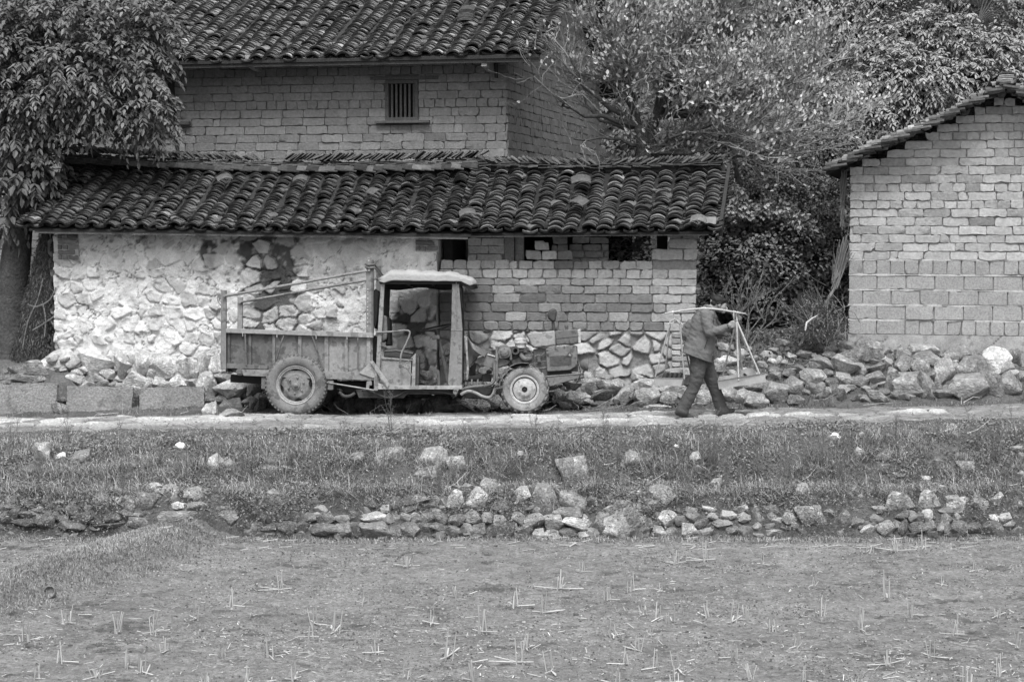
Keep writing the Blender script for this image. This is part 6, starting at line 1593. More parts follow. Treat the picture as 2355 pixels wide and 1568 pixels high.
# paler young leaves on the top of that heap
shrub('young_creeper', 'pale young leaves along the top of the creeper heap beside the shed roof', 'creeper',
      [(1690, 490, 28.2, 22), (1720, 485, 28.2, 22), (1760, 480, 28.1, 22), (1800, 485, 28.1, 22), (1835, 505, 28.1, 22), (1700, 440, 28.4, 20), (1860, 530, 28.2, 16)], 520, .085, .06, .27, shell=.9)
shrub('slope_shrub', 'dark small-leaved shrub with bare trunks behind the creeper heap', 'shrub',
      [(1720, 400, 31, 60), (1780, 380, 31, 60), (1840, 370, 31, 60), (1900, 360, 31, 55), (1740, 450, 30.6, 50), (1810, 440, 30.6, 55), (1880, 440, 30.6, 55), (1930, 430, 30.6, 40), (1900, 500, 30.4, 50), (1700, 330, 31.5, 50), (1940, 330, 31.5, 50)], 6200, .06, .03, .15, inner=2200, shell=.6, itone=.05, group='shrubs on the slope',
      stems=[([(1850, 560, 30.6), (1842, 480, 30.6), (1850, 410, 30.6), (1830, 330, 30.8)], .06), ([(1843, 470, 30.6), (1830, 420, 30.6), (1790, 350, 30.8)], .035), ([(1880, 540, 30.4), (1900, 450, 30.4), (1925, 390, 30.5)], .035), ([(1700, 560, 29.6), (1706, 470, 29.6), (1695, 400, 29.6), (1680, 330, 29.8)], .06)])
shrub('slope_shrub', 'very dark shrub filling the gap beside the block house wall', 'shrub',
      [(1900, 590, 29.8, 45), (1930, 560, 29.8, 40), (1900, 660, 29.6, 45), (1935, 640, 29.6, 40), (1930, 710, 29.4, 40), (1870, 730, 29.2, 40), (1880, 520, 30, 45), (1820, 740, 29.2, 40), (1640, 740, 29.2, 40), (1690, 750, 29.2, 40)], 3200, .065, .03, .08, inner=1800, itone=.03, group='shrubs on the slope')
shrub('slope_shrub', 'grey-leaved shrub between the blossom tree and the layered tree', 'shrub',
      [(1930, 240, 32.2, 50), (1950, 300, 32, 45), (1900, 300, 32, 45), (1960, 200, 32.4, 40), (1880, 330, 31.8, 40), (1960, 350, 31.6, 40)], 3000, .065, .028, .23, inner=900, itone=.05, group='shrubs on the slope')
# hillside cover: a mass nobody could count
lv = Leaves(); n = 13000
X_ = NG.uniform(-3, 14, n); Y_ = NG.uniform(33.5, 52, n); Z_ = ground(X_, Y_) + NG.uniform(-.1, .9, n) * (.6 + .6 * fbm(X_, Y_, 210, 3))
sprays(lv, np.stack([X_, Y_, Z_], -1), NG.normal(0, 1, (n, 3)) + np.array([0, -1.0, .2]), 3, .15, .07, .08, .09, droop=.8)
n = 5000; X_ = NG.uniform(-14, -2, n); Y_ = NG.uniform(41, 52, n); Z_ = ground(X_, Y_) + NG.uniform(-.1, .9, n)
sprays(lv, np.stack([X_, Y_, Z_], -1), NG.normal(0, 1, (n, 3)) + np.array([0, -1.0, .2]), 3, .3, .15, .15, .032, droop=.8)
tag(lv.build('hillside_foliage', M_leaf), 'dark leafy undergrowth covering the slope', 'undergrowth', kind='stuff')
# ground litter and low leaves in the gap between the buildings
lv = Leaves(); n = 5200; X_ = NG.uniform(2.6, 6.2, n); Y_ = NG.uniform(25.6, 29.5, n)
m_ = ~((X_ > 5.0) & (Y_ > 25.9)); X_, Y_ = X_[m_], Y_[m_]
P = np.stack([X_, Y_, ground(X_, Y_) + NG.uniform(.0, .05, len(X_))], -1); scatter(lv, P, .07, .035, .10, var=.6)
tag(lv.build('leaf_litter', M_leaf), 'fallen leaves and low weeds on the shaded ground between the buildings', 'leaf litter', kind='stuff')

# plants growing inside the brick shed
st = thing('reed_clump', 'clump of dark upright stalks growing inside the roofless end of the brick shed', 'plant', FC.M @ Vector((FC.on(1440, 600, .55).x, .55, -.5)))
b = MB(); rnd.seed(9)
for k in range(95):
    px = rnd.choice((rnd.uniform(1400, 1500), rnd.uniform(1425, 1498), rnd.uniform(1360, 1430))); h = rnd.uniform(.7, 1.35) if px > 1420 else rnd.uniform(.45, .75)
    p = FC.M @ Vector((FC.on(px, 600, .55).x, rnd.uniform(.4, .75), -.5)); q = p + Vector((rnd.gauss(0, .12) - (.12 if px < 1420 else 0), rnd.gauss(0, .05), h * 1.1)); m_ = (p + q) / 2 + Vector((rnd.gauss(0, .03), 0, 0))
    b.tube([p, m_, q], [rnd.uniform(.008, .016), .009, .004], 4, alb(rnd.uniform(.2, .36)))
child_shift(b.build('stalks', M_bark, st), st)
lv = Leaves(); P = np.array([(FC.M @ Vector((FC.on(x, 560, .7).x, .7, FC.on(x, y, .7).z)))[:] for x, y in [(rnd.uniform(1405, 1495), rnd.uniform(535, 610)) for _ in range(260)]])
scatter(lv, P, .12, .04, .14); child_shift(lv.build('leaves', M_leaf, st), st)

# straw broom bundle leaning on the block house corner
bm_ = thing('straw_bundle', 'long bundle of dry brushwood tied on a pole, leaning against the block house corner', 'brushwood bundle', W(1838, 795, 25.9))
pA, pB, pC = W(1838, 795, 25.85), W(1921, 660, 25.95), W(1946, 560, 26.0)
b = MB(); b.tube([pA, W(1880, 730, 25.9), pB, (pB + pC) / 2], [.020, .022, .02, .012], 8, alb(.5)); child_shift(b.build('pole', M_bamboo, bm_, smooth=60), bm_)
b = MB()
for k in range(170):
    o1 = Vector((rnd.gauss(0, .028), rnd.gauss(0, .03), 0)); o2 = Vector((rnd.gauss(-.01, .055), rnd.gauss(0, .05), rnd.gauss(0, .08)))
    s0 = rnd.uniform(-.06, .3); p = pB + (pC - pB) * s0 + o1; q = pB + (pC - pB) * (s0 + rnd.uniform(.45, .85)) + o2
    b.tube([p, q], [.006, .003], 3, alb(rnd.uniform(.3, .52)), caps=False)
child_shift(b.build('twigs', M_straw, bm_), bm_)
b = MB()
for k in range(60):
    p = W(1936 + rnd.uniform(-4, 5), 470 + rnd.uniform(-20, 60), 26.05); q = W(1946 + rnd.uniform(-14, 2), 400 + rnd.uniform(-10, 30), 26.1); b.tube([p, q], [.006, .004], 3, alb(rnd.uniform(.3, .5)), caps=False)
tag(b.build('hanging_brushwood', M_straw), 'wisp of dry brushwood hanging under the eave at the block house corner', 'brushwood')
# brush heap
bh_ = thing('brush_heap', 'tangled heap of cut brushwood and dry twigs at the foot of the block house corner', 'brush heap', march(1890, 770))
b = MB(); c = march(1890, 765)
for k in range(420):
    px = rnd.gauss(1893, 26); py = rnd.gauss(735, 22) + abs(px - 1893) * .35
    p = W(px, min(py, 790), 25.75 + rnd.uniform(-.25, .25)); a = rnd.gauss(2.3, .8); L = rnd.uniform(.12, .42); q = p + Vector((math.cos(a) * L, rnd.gauss(0, .08), abs(math.sin(a)) * L * rnd.choice((1, 1, -.6))))
    m_ = (p + q) / 2 + Vector((rnd.gauss(0, .02), 0, rnd.gauss(0, .03))); b.tube([p, m_, q], [.005, .0045, .003], 3, alb(rnd.choice((.34, .4, .46, .55))), caps=False)
child_shift(b.build('twigs', M_bark, bh_), bh_)
lv = Leaves(); P = np.array([W(rnd.gauss(1888, 28), rnd.gauss(735, 22), 25.7 + rnd.uniform(-.25, .2))[:] for _ in range(900)]); scatter(lv, P, .035, .014, .20); child_shift(lv.build('leaves', M_leaf, bh_), bh_)
b = MB(); pt = [(1852, 760), (1855, 742), (1866, 733), (1880, 725)]; b.tube([W(x, y, 25.4) for x, y in pt], [.012, .014, .010, .006], 6, alb(.75)); child_shift(b.build('pale_stick', M_wood, bh_), bh_)
# dark board on bricks in the gap
bd = thing('dark_board', 'dark upright sheet-metal board on a low brick stack in the shade between the houses', 'board', W(1855, 760, 27.2))
p, q = W(1834, 724, 27.2), W(1884, 674, 27.25); b = MB(); b.box(((p.x + q.x) / 2, 27.22, (p.z + q.z) / 2), (q.x - p.x, .04, q.z - p.z), tone=alb(.24)); child_shift(b.build('sheet', M_metal, bd), bd)
b = MB()
for k in range(5):
    z = p.z - .06 * (k + 1); 
    for j in range(2): b.box((p.x + .12 + j * .2 + (k % 2) * .04, 27.24, z + .02), (.18, .12, .045), tone=alb(.30 + .05 * rnd.random()))
child_shift(b.build('brick_stack', M_adobe, bd, bevel=.005), bd)
# bare twiggy sapling behind the man
sp = thing('bare_sapling', 'bare pale twiggy sapling standing just behind the walking man', 'sapling', march(1705, 800))
b = MB(); LEVb = []
def tw2(p, d, L, r, lev):
    d = d.normalized(); q = p + d * L; m_ = (p + q) / 2 + Vector((rnd.gauss(0, .02), rnd.gauss(0, .02), 0)) * L * 2; b.tube([p, m_, q], [r, r * .85, r * .6], 5, alb(.45), caps=False)
    if lev > 0:
        for k in range(3): tw2(m_ if k == 0 else q, d + Vector((rnd.gauss(0, .5), rnd.gauss(0, .3), rnd.gauss(.15, .25))), L * rnd.uniform(.55, .8), r * .65, lev - 1)
g0_ = march(1705, 800)
for k in range(5): tw2(g0_ + Vector((rnd.uniform(-.12, .12), 0, 0)), Vector((rnd.gauss(.0, .35), rnd.gauss(0, .15), 1)), rnd.uniform(.35, .5), .011, 3)
child_shift(b.build('twigs', M_bark, sp), sp)

# ---------------------------------------------------------------- grass, weeds, straw
def blades(P, H, Wd, tone, lean=.5, g=NG):
    n = len(P); a = g.rand(n) * 2 * np.pi; l = g.rand(n) ** .7 * lean
    D = np.stack([np.cos(a) * l, np.sin(a) * l, np.ones(n)], -1); D = unit(D)
    S = np.stack([np.cos(a + 1.3), np.sin(a + 1.3), 0 * a], -1) * (Wd / 2)[:, None]
    mid = P + D * (H * .55)[:, None]; tip = P + D * H[:, None] + np.stack([np.cos(a) * l, np.sin(a) * l, -l], -1) * (H * .35)[:, None]
    V = np.stack([P - S, P + S, mid + S * .8, mid - S * .8, tip], 1).reshape(-1, 3); b = 5 * np.arange(n)[:, None]
    Q = b + np.array([0, 1, 2, 3]); T = b + np.array([3, 2, 4]); return V, Q, T, tone
def grass(name, X_, Y_, H, Wd, tone, label, cat, lean=.5, zoff=-.01):
    P = np.stack([X_, Y_, ground(X_, Y_) + zoff], -1); V, Q, T, tn = blades(P, H, Wd, tone, lean)
    return tag(mesh_np(name, V, [Q, T], M_grass, [tn, tn]), label, cat, kind='stuff')
def in_track(x, y): return np.abs(y - ytr(x)) < .62 + .22 * fbm(x * 1.5, y * 3, 220, 3)
n = 135000; X_ = NG.uniform(-7.6, 7.6, n); Y_ = NG.uniform(20.30, 23.6, n); 
cl_ = fbm(X_ * 1.6, Y_ * 2.2, 221, 4); keep = (~in_track(X_, Y_)) & (NG.rand(n) < np.clip(.7 + 1.3 * cl_, .3, 1)); X_, Y_ = X_[keep], Y_[keep]; cl_ = cl_[keep]; n = len(X_)
verge = Y_ > itp(X_, [-7.5, -4, 0, 7], [22.7, 21.95, 21.7, 21.8])
H = np.where(verge, NG.uniform(.015, .045, n), NG.uniform(.035, .11, n) * (1 + .8 * np.clip(cl_, 0, 1)))
tn = np.where(verge, .30, .26) * (1 + .55 * fbm(X_ * 1.1, Y_ * 2, 222, 3)) * NG.choice([.55, .8, 1.0, 1.35, 1.9], n, p=[.2, .25, .3, .18, .07])
grass('bank_grass', X_, Y_, H, NG.uniform(.005, .010, n), tn, 'short mixed grass covering the bank and verge', 'grass', lean=1.7)
lv = Leaves(); n = 70000; X_ = NG.uniform(-7.6, 7.6, n); Y_ = NG.uniform(20.25, 22.4, n); q_ = fbm(X_ * 2.2 + 5, Y_ * 3, 223, 4); keep = NG.rand(n) < np.clip(.35 + 1.8 * q_, .05, 1); X_, Y_, q_ = X_[keep], Y_[keep], q_[keep]
P = np.stack([X_, Y_, ground(X_, Y_) + NG.uniform(0, .05, len(X_)) + .05 * np.clip(q_, 0, 1)], -1); scatter(lv, P, .034, .020, .185, var=.6)
tag(lv.build('clover', M_leaf), 'low clover and small leafy weeds on the bank', 'ground cover', kind='stuff')
n = 0; XX = []; YY = []; HH = []
for k in range(430):
    cx = NG.uniform(-7, 7); cy = NG.choice([NG.uniform(20.85, 21.25), NG.uniform(20.4, 21.8), NG.uniform(20.35, 20.55)]); m_ = NG.randint(30, 110); XX.append(NG.normal(cx, .07, m_)); YY.append(NG.normal(cy, .05, m_)); HH.append(NG.uniform(.07, .27, m_) * NG.uniform(.6, 1.2)); n += m_
XX = np.concatenate(XX); YY = np.concatenate(YY); HH = np.concatenate(HH)
grass('tall_grass', XX, YY, HH, NG.uniform(.003, .007, n), .26 * NG.choice([.45, .8, 1.2, 1.8], n), 'longer wispy grass clumps on the bank', 'grass', lean=1.7)
# weeds creeping over the face and top of the terrace wall
lv = Leaves(); n = 30000; X_ = NG.uniform(-6.2, 6.2, n); Y_ = NG.uniform(19.93, 20.42, n); q_ = fbm(X_ * 1.5, X_ * 0 + Y_ * 3, 224, 3); kp = NG.rand(n) < np.clip(.12 + 1.5 * q_, .03, 1) ; X_, Y_, q_ = X_[kp], Y_[kp], q_[kp]
P = np.stack([X_, Y_ , -.93 + .5 * NG.rand(len(X_)) ** .7], -1); scatter(lv, P, .030, .016, .17, var=.6)
tag(lv.build('wall_weeds', M_leaf), 'small weeds creeping over the terrace wall stones', 'ground cover', kind='stuff')
n = 9000; X_ = NG.uniform(-6.2, 6.2, n); Y_ = NG.uniform(19.85, 20.12, n); grass('wall_foot_grass', X_, Y_, NG.uniform(.02, .09, n), NG.uniform(.004, .008, n), .24 * NG.choice([.5, .9, 1.3, 2.0], n), 'dry grass along the foot of the terrace wall', 'grass', lean=1.2)
lv = Leaves(); n = 150; X_ = np.concatenate([NG.normal(-1.9, .9, n // 2), NG.uniform(-6, 6.5, n // 2)]); Y_ = NG.uniform(20.6, 21.6, n); P = np.stack([X_, Y_, ground(X_, Y_) + NG.uniform(.06, .12, n)], -1); lv.add(P, NG.normal(0, 1, (n, 3)) * [1, 1, .2], np.array([0, -.6, .8]) + NG.normal(0, .2, (n, 3)), .016, .013, .6)
tag(lv.build('tiny_flowers', M_leaf), 'tiny white flowers dotted over the bank', 'flowers', kind='stuff')
# strip between track and walls
n = 26000; X_ = NG.uniform(-7.6, 7.6, n); Y_ = NG.uniform(23.9, 25.7, n); keep = (~in_track(X_, Y_)) & (NG.rand(n) < np.clip(.4 + 1.4 * fbm(X_ * 1.5, Y_ * 2, 225, 3), .05, 1)); X_, Y_ = X_[keep], Y_[keep]; n = len(X_)
grass('track_edge_grass', X_, Y_, NG.uniform(.015, .06, n), NG.uniform(.005, .009, n), .20 * NG.choice([.5, .8, 1.1, 1.6], n), 'sparse grass between the track and the walls', 'grass', lean=1.0)
n = 16000; X_ = NG.uniform(2.7, 7.2, n); Y_ = NG.uniform(24.6, 26.4, n); keep = (NG.rand(n) < np.clip(.45 + 1.6 * fbm(X_ * 1.8, Y_ * 2.5, 226, 3), .03, 1)); X_, Y_ = X_[keep], Y_[keep]; n = len(X_)
grass('rubble_grass', X_, Y_, NG.uniform(.03, .10, n), NG.uniform(.005, .010, n), .19 * NG.choice([.5, .8, 1.1, 1.7], n), 'grass and dry weeds among the rubble', 'grass', lean=1.2)
# dike in the field
n = 42000; t = NG.uniform(0, 1.35, n); u_ = NG.normal(0, .30, n); dx, dy = _b.x - _a.x, _b.y - _a.y; Ld = math.hypot(dx, dy)
X_ = _a.x + dx * t - dy / Ld * u_; Y_ = _a.y + dy * t + dx / Ld * u_; keep = (Y_ < 20.15) & (Y_ > 12); X_, Y_ = X_[keep], Y_[keep]; n = len(X_)
grass('dike_grass', X_, Y_, NG.uniform(.02, .07, n), NG.uniform(.004, .008, n), .27 * (1 + .6 * fbm(X_ * 2, Y_ * 2, 227, 3)) * NG.choice([.6, .9, 1.1, 1.5], n), 'short grass on the low earth dike crossing the field corner', 'grass', lean=1.0)
# thin haze of tiny weeds over the field, and clods
n = 9000; X_ = NG.uniform(-5.8, 5.8, n); Y_ = NG.uniform(13.4, 20.1, n); keep = NG.rand(n) < np.clip(.25 + 1.2 * fbm(X_ * .8, Y_ * .8, 228, 3), .03, 1); X_, Y_ = X_[keep], Y_[keep]; n = len(X_)
grass('field_weeds', X_, Y_, NG.uniform(.006, .02, n), NG.uniform(.004, .008, n), .24 * NG.choice([.5, .9, 1.3, 1.9], n), 'tiny weeds and stubble fuzz over the dry field', 'grass', lean=1.4)
V = []; Fq = []; T = []; n_ = 0; ico = np.array([(0, 0, 1), (.9, 0, .45), (.28, .85, .45), (-.72, .53, .45), (-.72, -.53, .45), (.28, -.85, .45), (.7, .5, -.4), (-.3, .85, -.4), (-.9, 0, -.4), (-.3, -.85, -.4), (.7, -.5, -.4)]); ifc = np.array([(0, 1, 2), (0, 2, 3), (0, 3, 4), (0, 4, 5), (0, 5, 1), (1, 6, 2), (2, 7, 3), (3, 8, 4), (4, 9, 5), (5, 10, 1), (2, 6, 7), (3, 7, 8), (4, 8, 9), (5, 9, 10), (1, 10, 6)])
for k in range(700):
    cx = NG.uniform(-5.8, 5.8); cy = NG.uniform(13.4, 20.0); pch = float(fbm(np.array([cx * .9]), np.array([cy * 1.3]), 229, 3)[0])
    if NG.rand() > np.clip(.2 + 1.6 * pch, .05, 1): continue
    r_ = abs(NG.normal(0, .007)) + .004; V.append(ico * r_ * NG.uniform(.6, 1.3, (11, 1)) * np.array([1.2, 1, .7]) + np.array([cx, cy, gz(cx, cy) + r_ * .2])); Fq.append(ifc + n_); n_ += 11; T.append(np.full(15, .12 * NG.uniform(.5, 1.5)))
tag(mesh_np('earth_clods', np.concatenate(V), [np.concatenate(Fq)], M_soil, [np.concatenate(T)], smooth=True), 'small dark clods of earth scattered over the field', 'clods', kind='stuff')
n = 52000; X_ = NG.uniform(-5.9, 5.9, n); Y_ = NG.uniform(13.3, 20.12, n); pch = fbm(X_ * 1.2, Y_ * 1.8, 231, 4); kp = NG.rand(n) < np.clip(.55 + 1.2 * pch, .1, 1); X_, Y_, pch = X_[kp], Y_[kp], pch[kp]; n = len(X_)
r_ = .004 + .008 * NG.rand(n) ** 3 + .004 * NG.rand(n); C = np.stack([X_, Y_, ground(X_, Y_) + r_ * .15], -1)
oct_ = np.array([(1, 0, -.2), (0, 1, -.2), (-1, 0, -.2), (0, -1, -.2), (0, 0, .75)]); V = C[:, None] + oct_[None] * (r_[:, None] * NG.uniform(.6, 1.5, (n, 5)))[:, :, None]
b0 = 5 * np.arange(n)[:, None]; Fc = np.concatenate([b0 + np.array(q) for q in ((0, 1, 4), (1, 2, 4), (2, 3, 4), (3, 0, 4))]); tt = NG.choice([.07, .14, .25, .36], n, p=[.3, .3, .25, .15]); 
tag(mesh_np('soil_crumbs', V.reshape(-1, 3), [Fc], M_grass, [np.tile(tt, 4)]), 'crumbs and flecks of dry soil strewn over the field', 'soil crumbs', kind='stuff')
# straw litter
b = MB(); rnd.seed(50)
def straw_piece(mb, x, y, L, a, r, tone, z=.008, tiltz=.0):
    zz_ = gz(x, y) + z; d_ = Vector((math.cos(a) * L, math.sin(a) * L, tiltz * L)); q = Vector((x, y, zz_)) + d_
    q.z = max(q.z, gz(q.x, q.y) + z); mb.beam((x, y, zz_), q, r * 2.2, r, tone)
for k in range(900):
    py = 1568 - abs(rnd.gauss(0, 150)); px = rnd.uniform(-10, 2365)
    if py < 1262: continue
    if px < 420 and py < 1400: continue
    p = hitz(px, py, -.92); n3 = rnd.choice((1, 1, 2, 3))
    for j in range(n3): straw_piece(b, p.x + rnd.gauss(0, .05) * (n3 > 1), p.y + rnd.gauss(0, .05) * (n3 > 1), rnd.uniform(.012, .06) * rnd.choice((1, 1, 1, 2.2)), rnd.gauss(0, 1.2) + rnd.choice((0, math.pi)), rnd.choice((.0012, .0016, .0022, .003)), alb(rnd.choice((.56, .66, .74, .86))), tiltz=rnd.uniform(0, .2))
for k in range(120):
    px = rnd.uniform(-10, 2365); p = hitz(px, rnd.uniform(1238, 1262), -.92); straw_piece(b, p.x, p.y, rnd.uniform(.04, .22), rnd.gauss(0, .5), .004, alb(rnd.choice((.55, .7, .8))), tiltz=.1)
tag(b.build('straw_litter', M_straw), 'broken straw lying over the dry field', 'straw', kind='stuff')
b = MB()
for k in range(230):
    x = rnd.uniform(-7, 7); y = rnd.choice((rnd.uniform(20.4, 22.6), rnd.uniform(20.4, 22.6), rnd.uniform(24.4, 25.6))); z = gz(x, y) + .03; a = rnd.uniform(0, math.pi); L = rnd.uniform(.08, .42)
    p = Vector((x, y, z)); q = p + Vector((math.cos(a) * L, rnd.gauss(0, .1), abs(math.sin(a)) * L * .6)); m_ = (p + q) / 2 + Vector((rnd.gauss(0, .03), 0, rnd.gauss(0, .03)))
    if y > 24 and gz(q.x, q.y) > q.z: q.z = gz(q.x, q.y) + .02
    b.tube([p, m_, q], [.0035, .003, .002], 3, alb(rnd.uniform(.45, .78)), caps=False)
tag(b.build('dry_stems', M_straw), 'dry bent stems tangled on the bank', 'dry stems', kind='stuff')
# rice stubble tufts: each its own thing
def tuft_mesh(seed):
    g = random.Random(seed); b = MB(); n = g.randint(3, 9)
    for k in range(n):
        p = Vector((g.gauss(0, .018), g.gauss(0, .018), -.01)); h = g.uniform(.05, .16); q = p + Vector((g.gauss(0, .012), g.gauss(0, .012), h)); r_ = g.uniform(.003, .0055); b.tube([p, q], [r_, r_ * .8], 5, alb(g.uniform(.56, .76)), caps=False)
    for k in range(g.randint(1, 4)):
        a = g.uniform(0, 6.28); L = g.uniform(.06, .16); b.beam((0, 0, .012), (math.cos(a) * L, math.sin(a) * L * .5, g.uniform(.01, .03)), .007, .003, alb(g.uniform(.66, .88)))
    me_o = b.build('stubble_tuft', M_straw); me = me_o.data; bpy.data.objects.remove(me_o); return me
TM = [tuft_mesh(600 + i) for i in range(12)]
TP_ = [(540, 1380), (455, 1410), (158, 1420), (355, 1440), (730, 1420), (770, 1440), (270, 1440), (68, 1465), (390, 1485), (505, 1495), (225, 1545), (330, 1535), (290, 1520), (715, 1455), (480, 1560), (1050, 1360), (935, 1290), (1282, 1340), (1180, 1380), (1395, 1365), (1450, 1345), (1460, 1340), (1520, 1340), (1250, 1395), (1475, 1400), (1515, 1410), (1550, 1415), (1625, 1405), (1415, 1450), (1495, 1450), (1210, 1480), (1460, 1485), (1190, 1515), (1440, 1510), (1505, 1520), (1560, 1525), (1420, 1560), (1265, 1530), (1550, 1560), (1690, 1420), (1720, 1415), (1550, 1280), (1625, 1275), (1760, 1285), (1990, 1255), (2110, 1245), (2130, 1250), (2065, 1258), (2040, 1360), (2170, 1330), (2240, 1300), (2290, 1400), (2335, 1470), (1980, 1440), (2040, 1520), (1890, 1400), (1830, 1480), (1850, 1550), (2150, 1500), (2230, 1555), (2100, 1400), (1780, 1440), (1730, 1540), (1680, 1500), (620, 1500), (860, 1490), (930, 1545), (1030, 1500), (1090, 1555), (1110, 1440), (990, 1420), (830, 1370), (640, 1340), (680, 1555), (575, 1555), (140, 1510), (80, 1550), (1340, 1300), (1870, 1330), (2200, 1440), (2300, 1540), (1960, 1560)]
TP_ = [(x * 1.0, y + 0.0) for x, y in TP_]
rowsn = {}
for (px, py) in TP_:
    p = hitz(px + rnd.uniform(-6, 6), py + 14, -.93); o = bpy.data.objects.new('stubble_tuft', rnd.choice(TM)); COL.objects.link(o)
    o.location = (p.x, p.y, gz(p.x, p.y)); s_ = rnd.uniform(1.0, 1.6); o.scale = (s_, s_, s_ * rnd.uniform(.7, 1.15)); o.rotation_euler = (0, 0, rnd.uniform(0, 6.28))
    rowsn.setdefault((int(py > 1320) + int(py > 1400) + int(py > 1470) + int(py > 1530), min(int(px / 295), 7)), []).append((px, o))
BAND = ['at the terrace wall foot', 'in the far field', 'mid field', 'in the near field', 'at the bottom photo edge']
HZ = ['far left', 'below the concrete slabs', 'below the truck bed', 'below the canopy', 'below the engine', 'below the walking man', 'below the front tray', 'far right']
for (i, j), lst in rowsn.items():
    lst.sort(key=lambda q: q[0])
    for k, (px, o) in enumerate(lst): tag(o, 'dry stubble tuft %s, %s' % (BAND[i], HZ[j]) + ('' if len(lst) == 1 else ', %s from left' % ORD[k]), 'stubble tuft', 'stubble tufts standing in the field')
# weeds: feathery upright plants
def weed_mesh(seed, h):
    g = np.random.RandomState(seed); q = random.Random(seed); b = MB(); V = []
    for s_ in range(q.randint(2, 4)):
        lean = Vector((q.gauss(0, .18), q.gauss(0, .12), 1)); L = h * q.uniform(.6, 1); pts = [Vector((q.gauss(0, .01), 0, -.02)) + lean * (L * t) + Vector((math.sin(t * 5 + s_) * .02, 0, 0)) for t in (0, .25, .5, .75, 1)]
        b.tube(pts, [.006, .005, .004, .003, .0015], 4, alb(.40), caps=False)
        for k in range(26):
            t = q.uniform(.12, 1); p = pts[0] + (pts[-1] - pts[0]) * t; a = q.uniform(0, 6.28); l = L * .28 * (1.1 - t * .7); e = p + Vector((math.cos(a) * l * .6, math.sin(a) * l * .5, l * .75)); b.tube([p, e], [.002, .001], 3, alb(.42), caps=False)
            for m_ in range(12):
                c = p + (e - p) * q.uniform(.2, 1.05); dr = Vector((q.gauss(0, 1), q.gauss(0, 1), q.gauss(.6, .7))).normalized() * q.uniform(.014, .032); sd = dr.cross(Vector((0, 1, 0))).normalized() * .0022; b.add([c - sd, c + sd, c + dr], [(0, 1, 2)], alb(q.uniform(.40, .52)))
    o = b.build('weed', M_grass); me = o.data; bpy.data.objects.remove(o); return me
WM = [weed_mesh(700 + i, 1.0) for i in range(6)]
rnd.seed(61); WEEDS = []
for (px, py, hp, lab) in ((900, 1012, 150, 'tall feathery weed rising in front of the cab sill'), (20, 1075, 150, 'wispy weed at the left edge of the bank'), (285, 1140, 170, 'dark-stemmed weed below the gap between the right two slabs'), (190, 1040, 75, 'small twiggy weed below the middle slab'), (715, 1120, 140, 'soft weed on the bank below the rear wheel'),
                          (880, 1120, 130, 'weed on the bank below the driver seat'), (1140, 1130, 150, 'large feathery weed on the bank below the front wheel'), (1180, 1110, 140, 'airy weed just right of the large one below the front wheel'), (1300, 1150, 120, 'weed beside the big leaning slab stone'), (1370, 1140, 170, 'tall weed right of the leaning slab stone'),
                          (1232, 1020, 90, 'thin stem weed on the verge under the engine'), (1390, 1015, 85, 'thin weed on the verge right of the headlamp'), (1640, 1080, 160, 'thorny weed with bare stems below the man'), (1665, 1140, 150, 'feathery weed low on the bank below the man'), (1590, 1150, 110, 'short feathery weed left of the one below the man'), (1745, 1110, 150, 'bushy weed below the front tray'),
                          (1800, 1120, 140, 'bushy weed right of the front tray, low on the bank'), (1935, 1130, 170, 'tall green weed below the block house corner'), (1960, 1060, 100, 'small weed behind the tall one below the block house corner'), (2290, 1070, 140, 'spindly weed near the right edge of the bank'), (2160, 1010, 70, 'small weed on the verge below the house ridge'), (2325, 965, 60, 'thin weed by the track at the right edge'),
                          (1480, 1190, 90, 'low weed in the terrace wall right of centre'), (560, 1110, 90, 'low weed on the bank below the truck tail'), (1040, 1110, 70, 'small weed on the bank below the steering wheel'), (430, 1110, 90, 'small weed on the bank below the right slab')) + tuple((x, y_, h_, None) for x, y_, h_ in [(90, 1120, 110), (160, 1035, 130), (370, 1075, 70), (500, 1075, 70), (620, 1120, 130), (660, 1075, 130), (790, 1035, 90), (940, 1035, 90), (1010, 1150, 110), (1080, 1075, 130), (1220, 1075, 70), (1270, 1075, 130), (1420, 1075, 90), (1510, 1035, 70), (1550, 1075, 90), (1610, 1075, 90), (1700, 1120, 110), (1850, 1075, 90), (1890, 1075, 90), (2010, 1150, 110), (2060, 1035, 110), (2110, 1150, 90), (2210, 1075, 110), (2250, 1035, 110), (2340, 1120, 70)]):
    p = march(px, py); o = bpy.data.objects.new('weed', rnd.choice(WM)); COL.objects.link(o); o.location = p; s_ = hp * p.y / F; o.scale = (s_ * rnd.uniform(.8, 1.1), s_, s_); o.rotation_euler = (0, 0, rnd.uniform(0, 6.28)); 
    if lab is None: lab = 'filler ' + ('low' if hp < 90 else 'mid-height' if hp < 120 else 'tall')
    WEEDS.append((o, px, py, lab))
for o, px, py, lab in WEEDS:
    if lab.startswith('filler '):
        row_ = 'near the verge' if py < 1050 else 'half-way down the bank' if py < 1100 else 'low on the bank' if py < 1140 else 'at the terrace top'
        lab = '%s weed %s, %s' % (lab[7:], row_, next(l for a, b2, l in LAND if px < b2))
    tag(o, lab, 'weed', 'feathery weeds growing on the bank')
# half coconut shell in the field corner
b = MB(); c = hitz(118, 1368, -.9); prof = [(.042, .0), (.056, .012), (.062, .034), (.060, .052), (.053, .053), (.053, .036), (.046, .016), (.0, .008)]
b.lathe(prof, (0, 0, 0), 'z', 24, alb(.50)); o = tag(b.build('bowl_shell', M_bark, smooth=50), 'round half shell with pale rim lying below the dike', 'shell'); o.location = (c.x, c.y, gz(c.x, c.y) + .02); o.rotation_euler = (R(62), 0, R(-12))

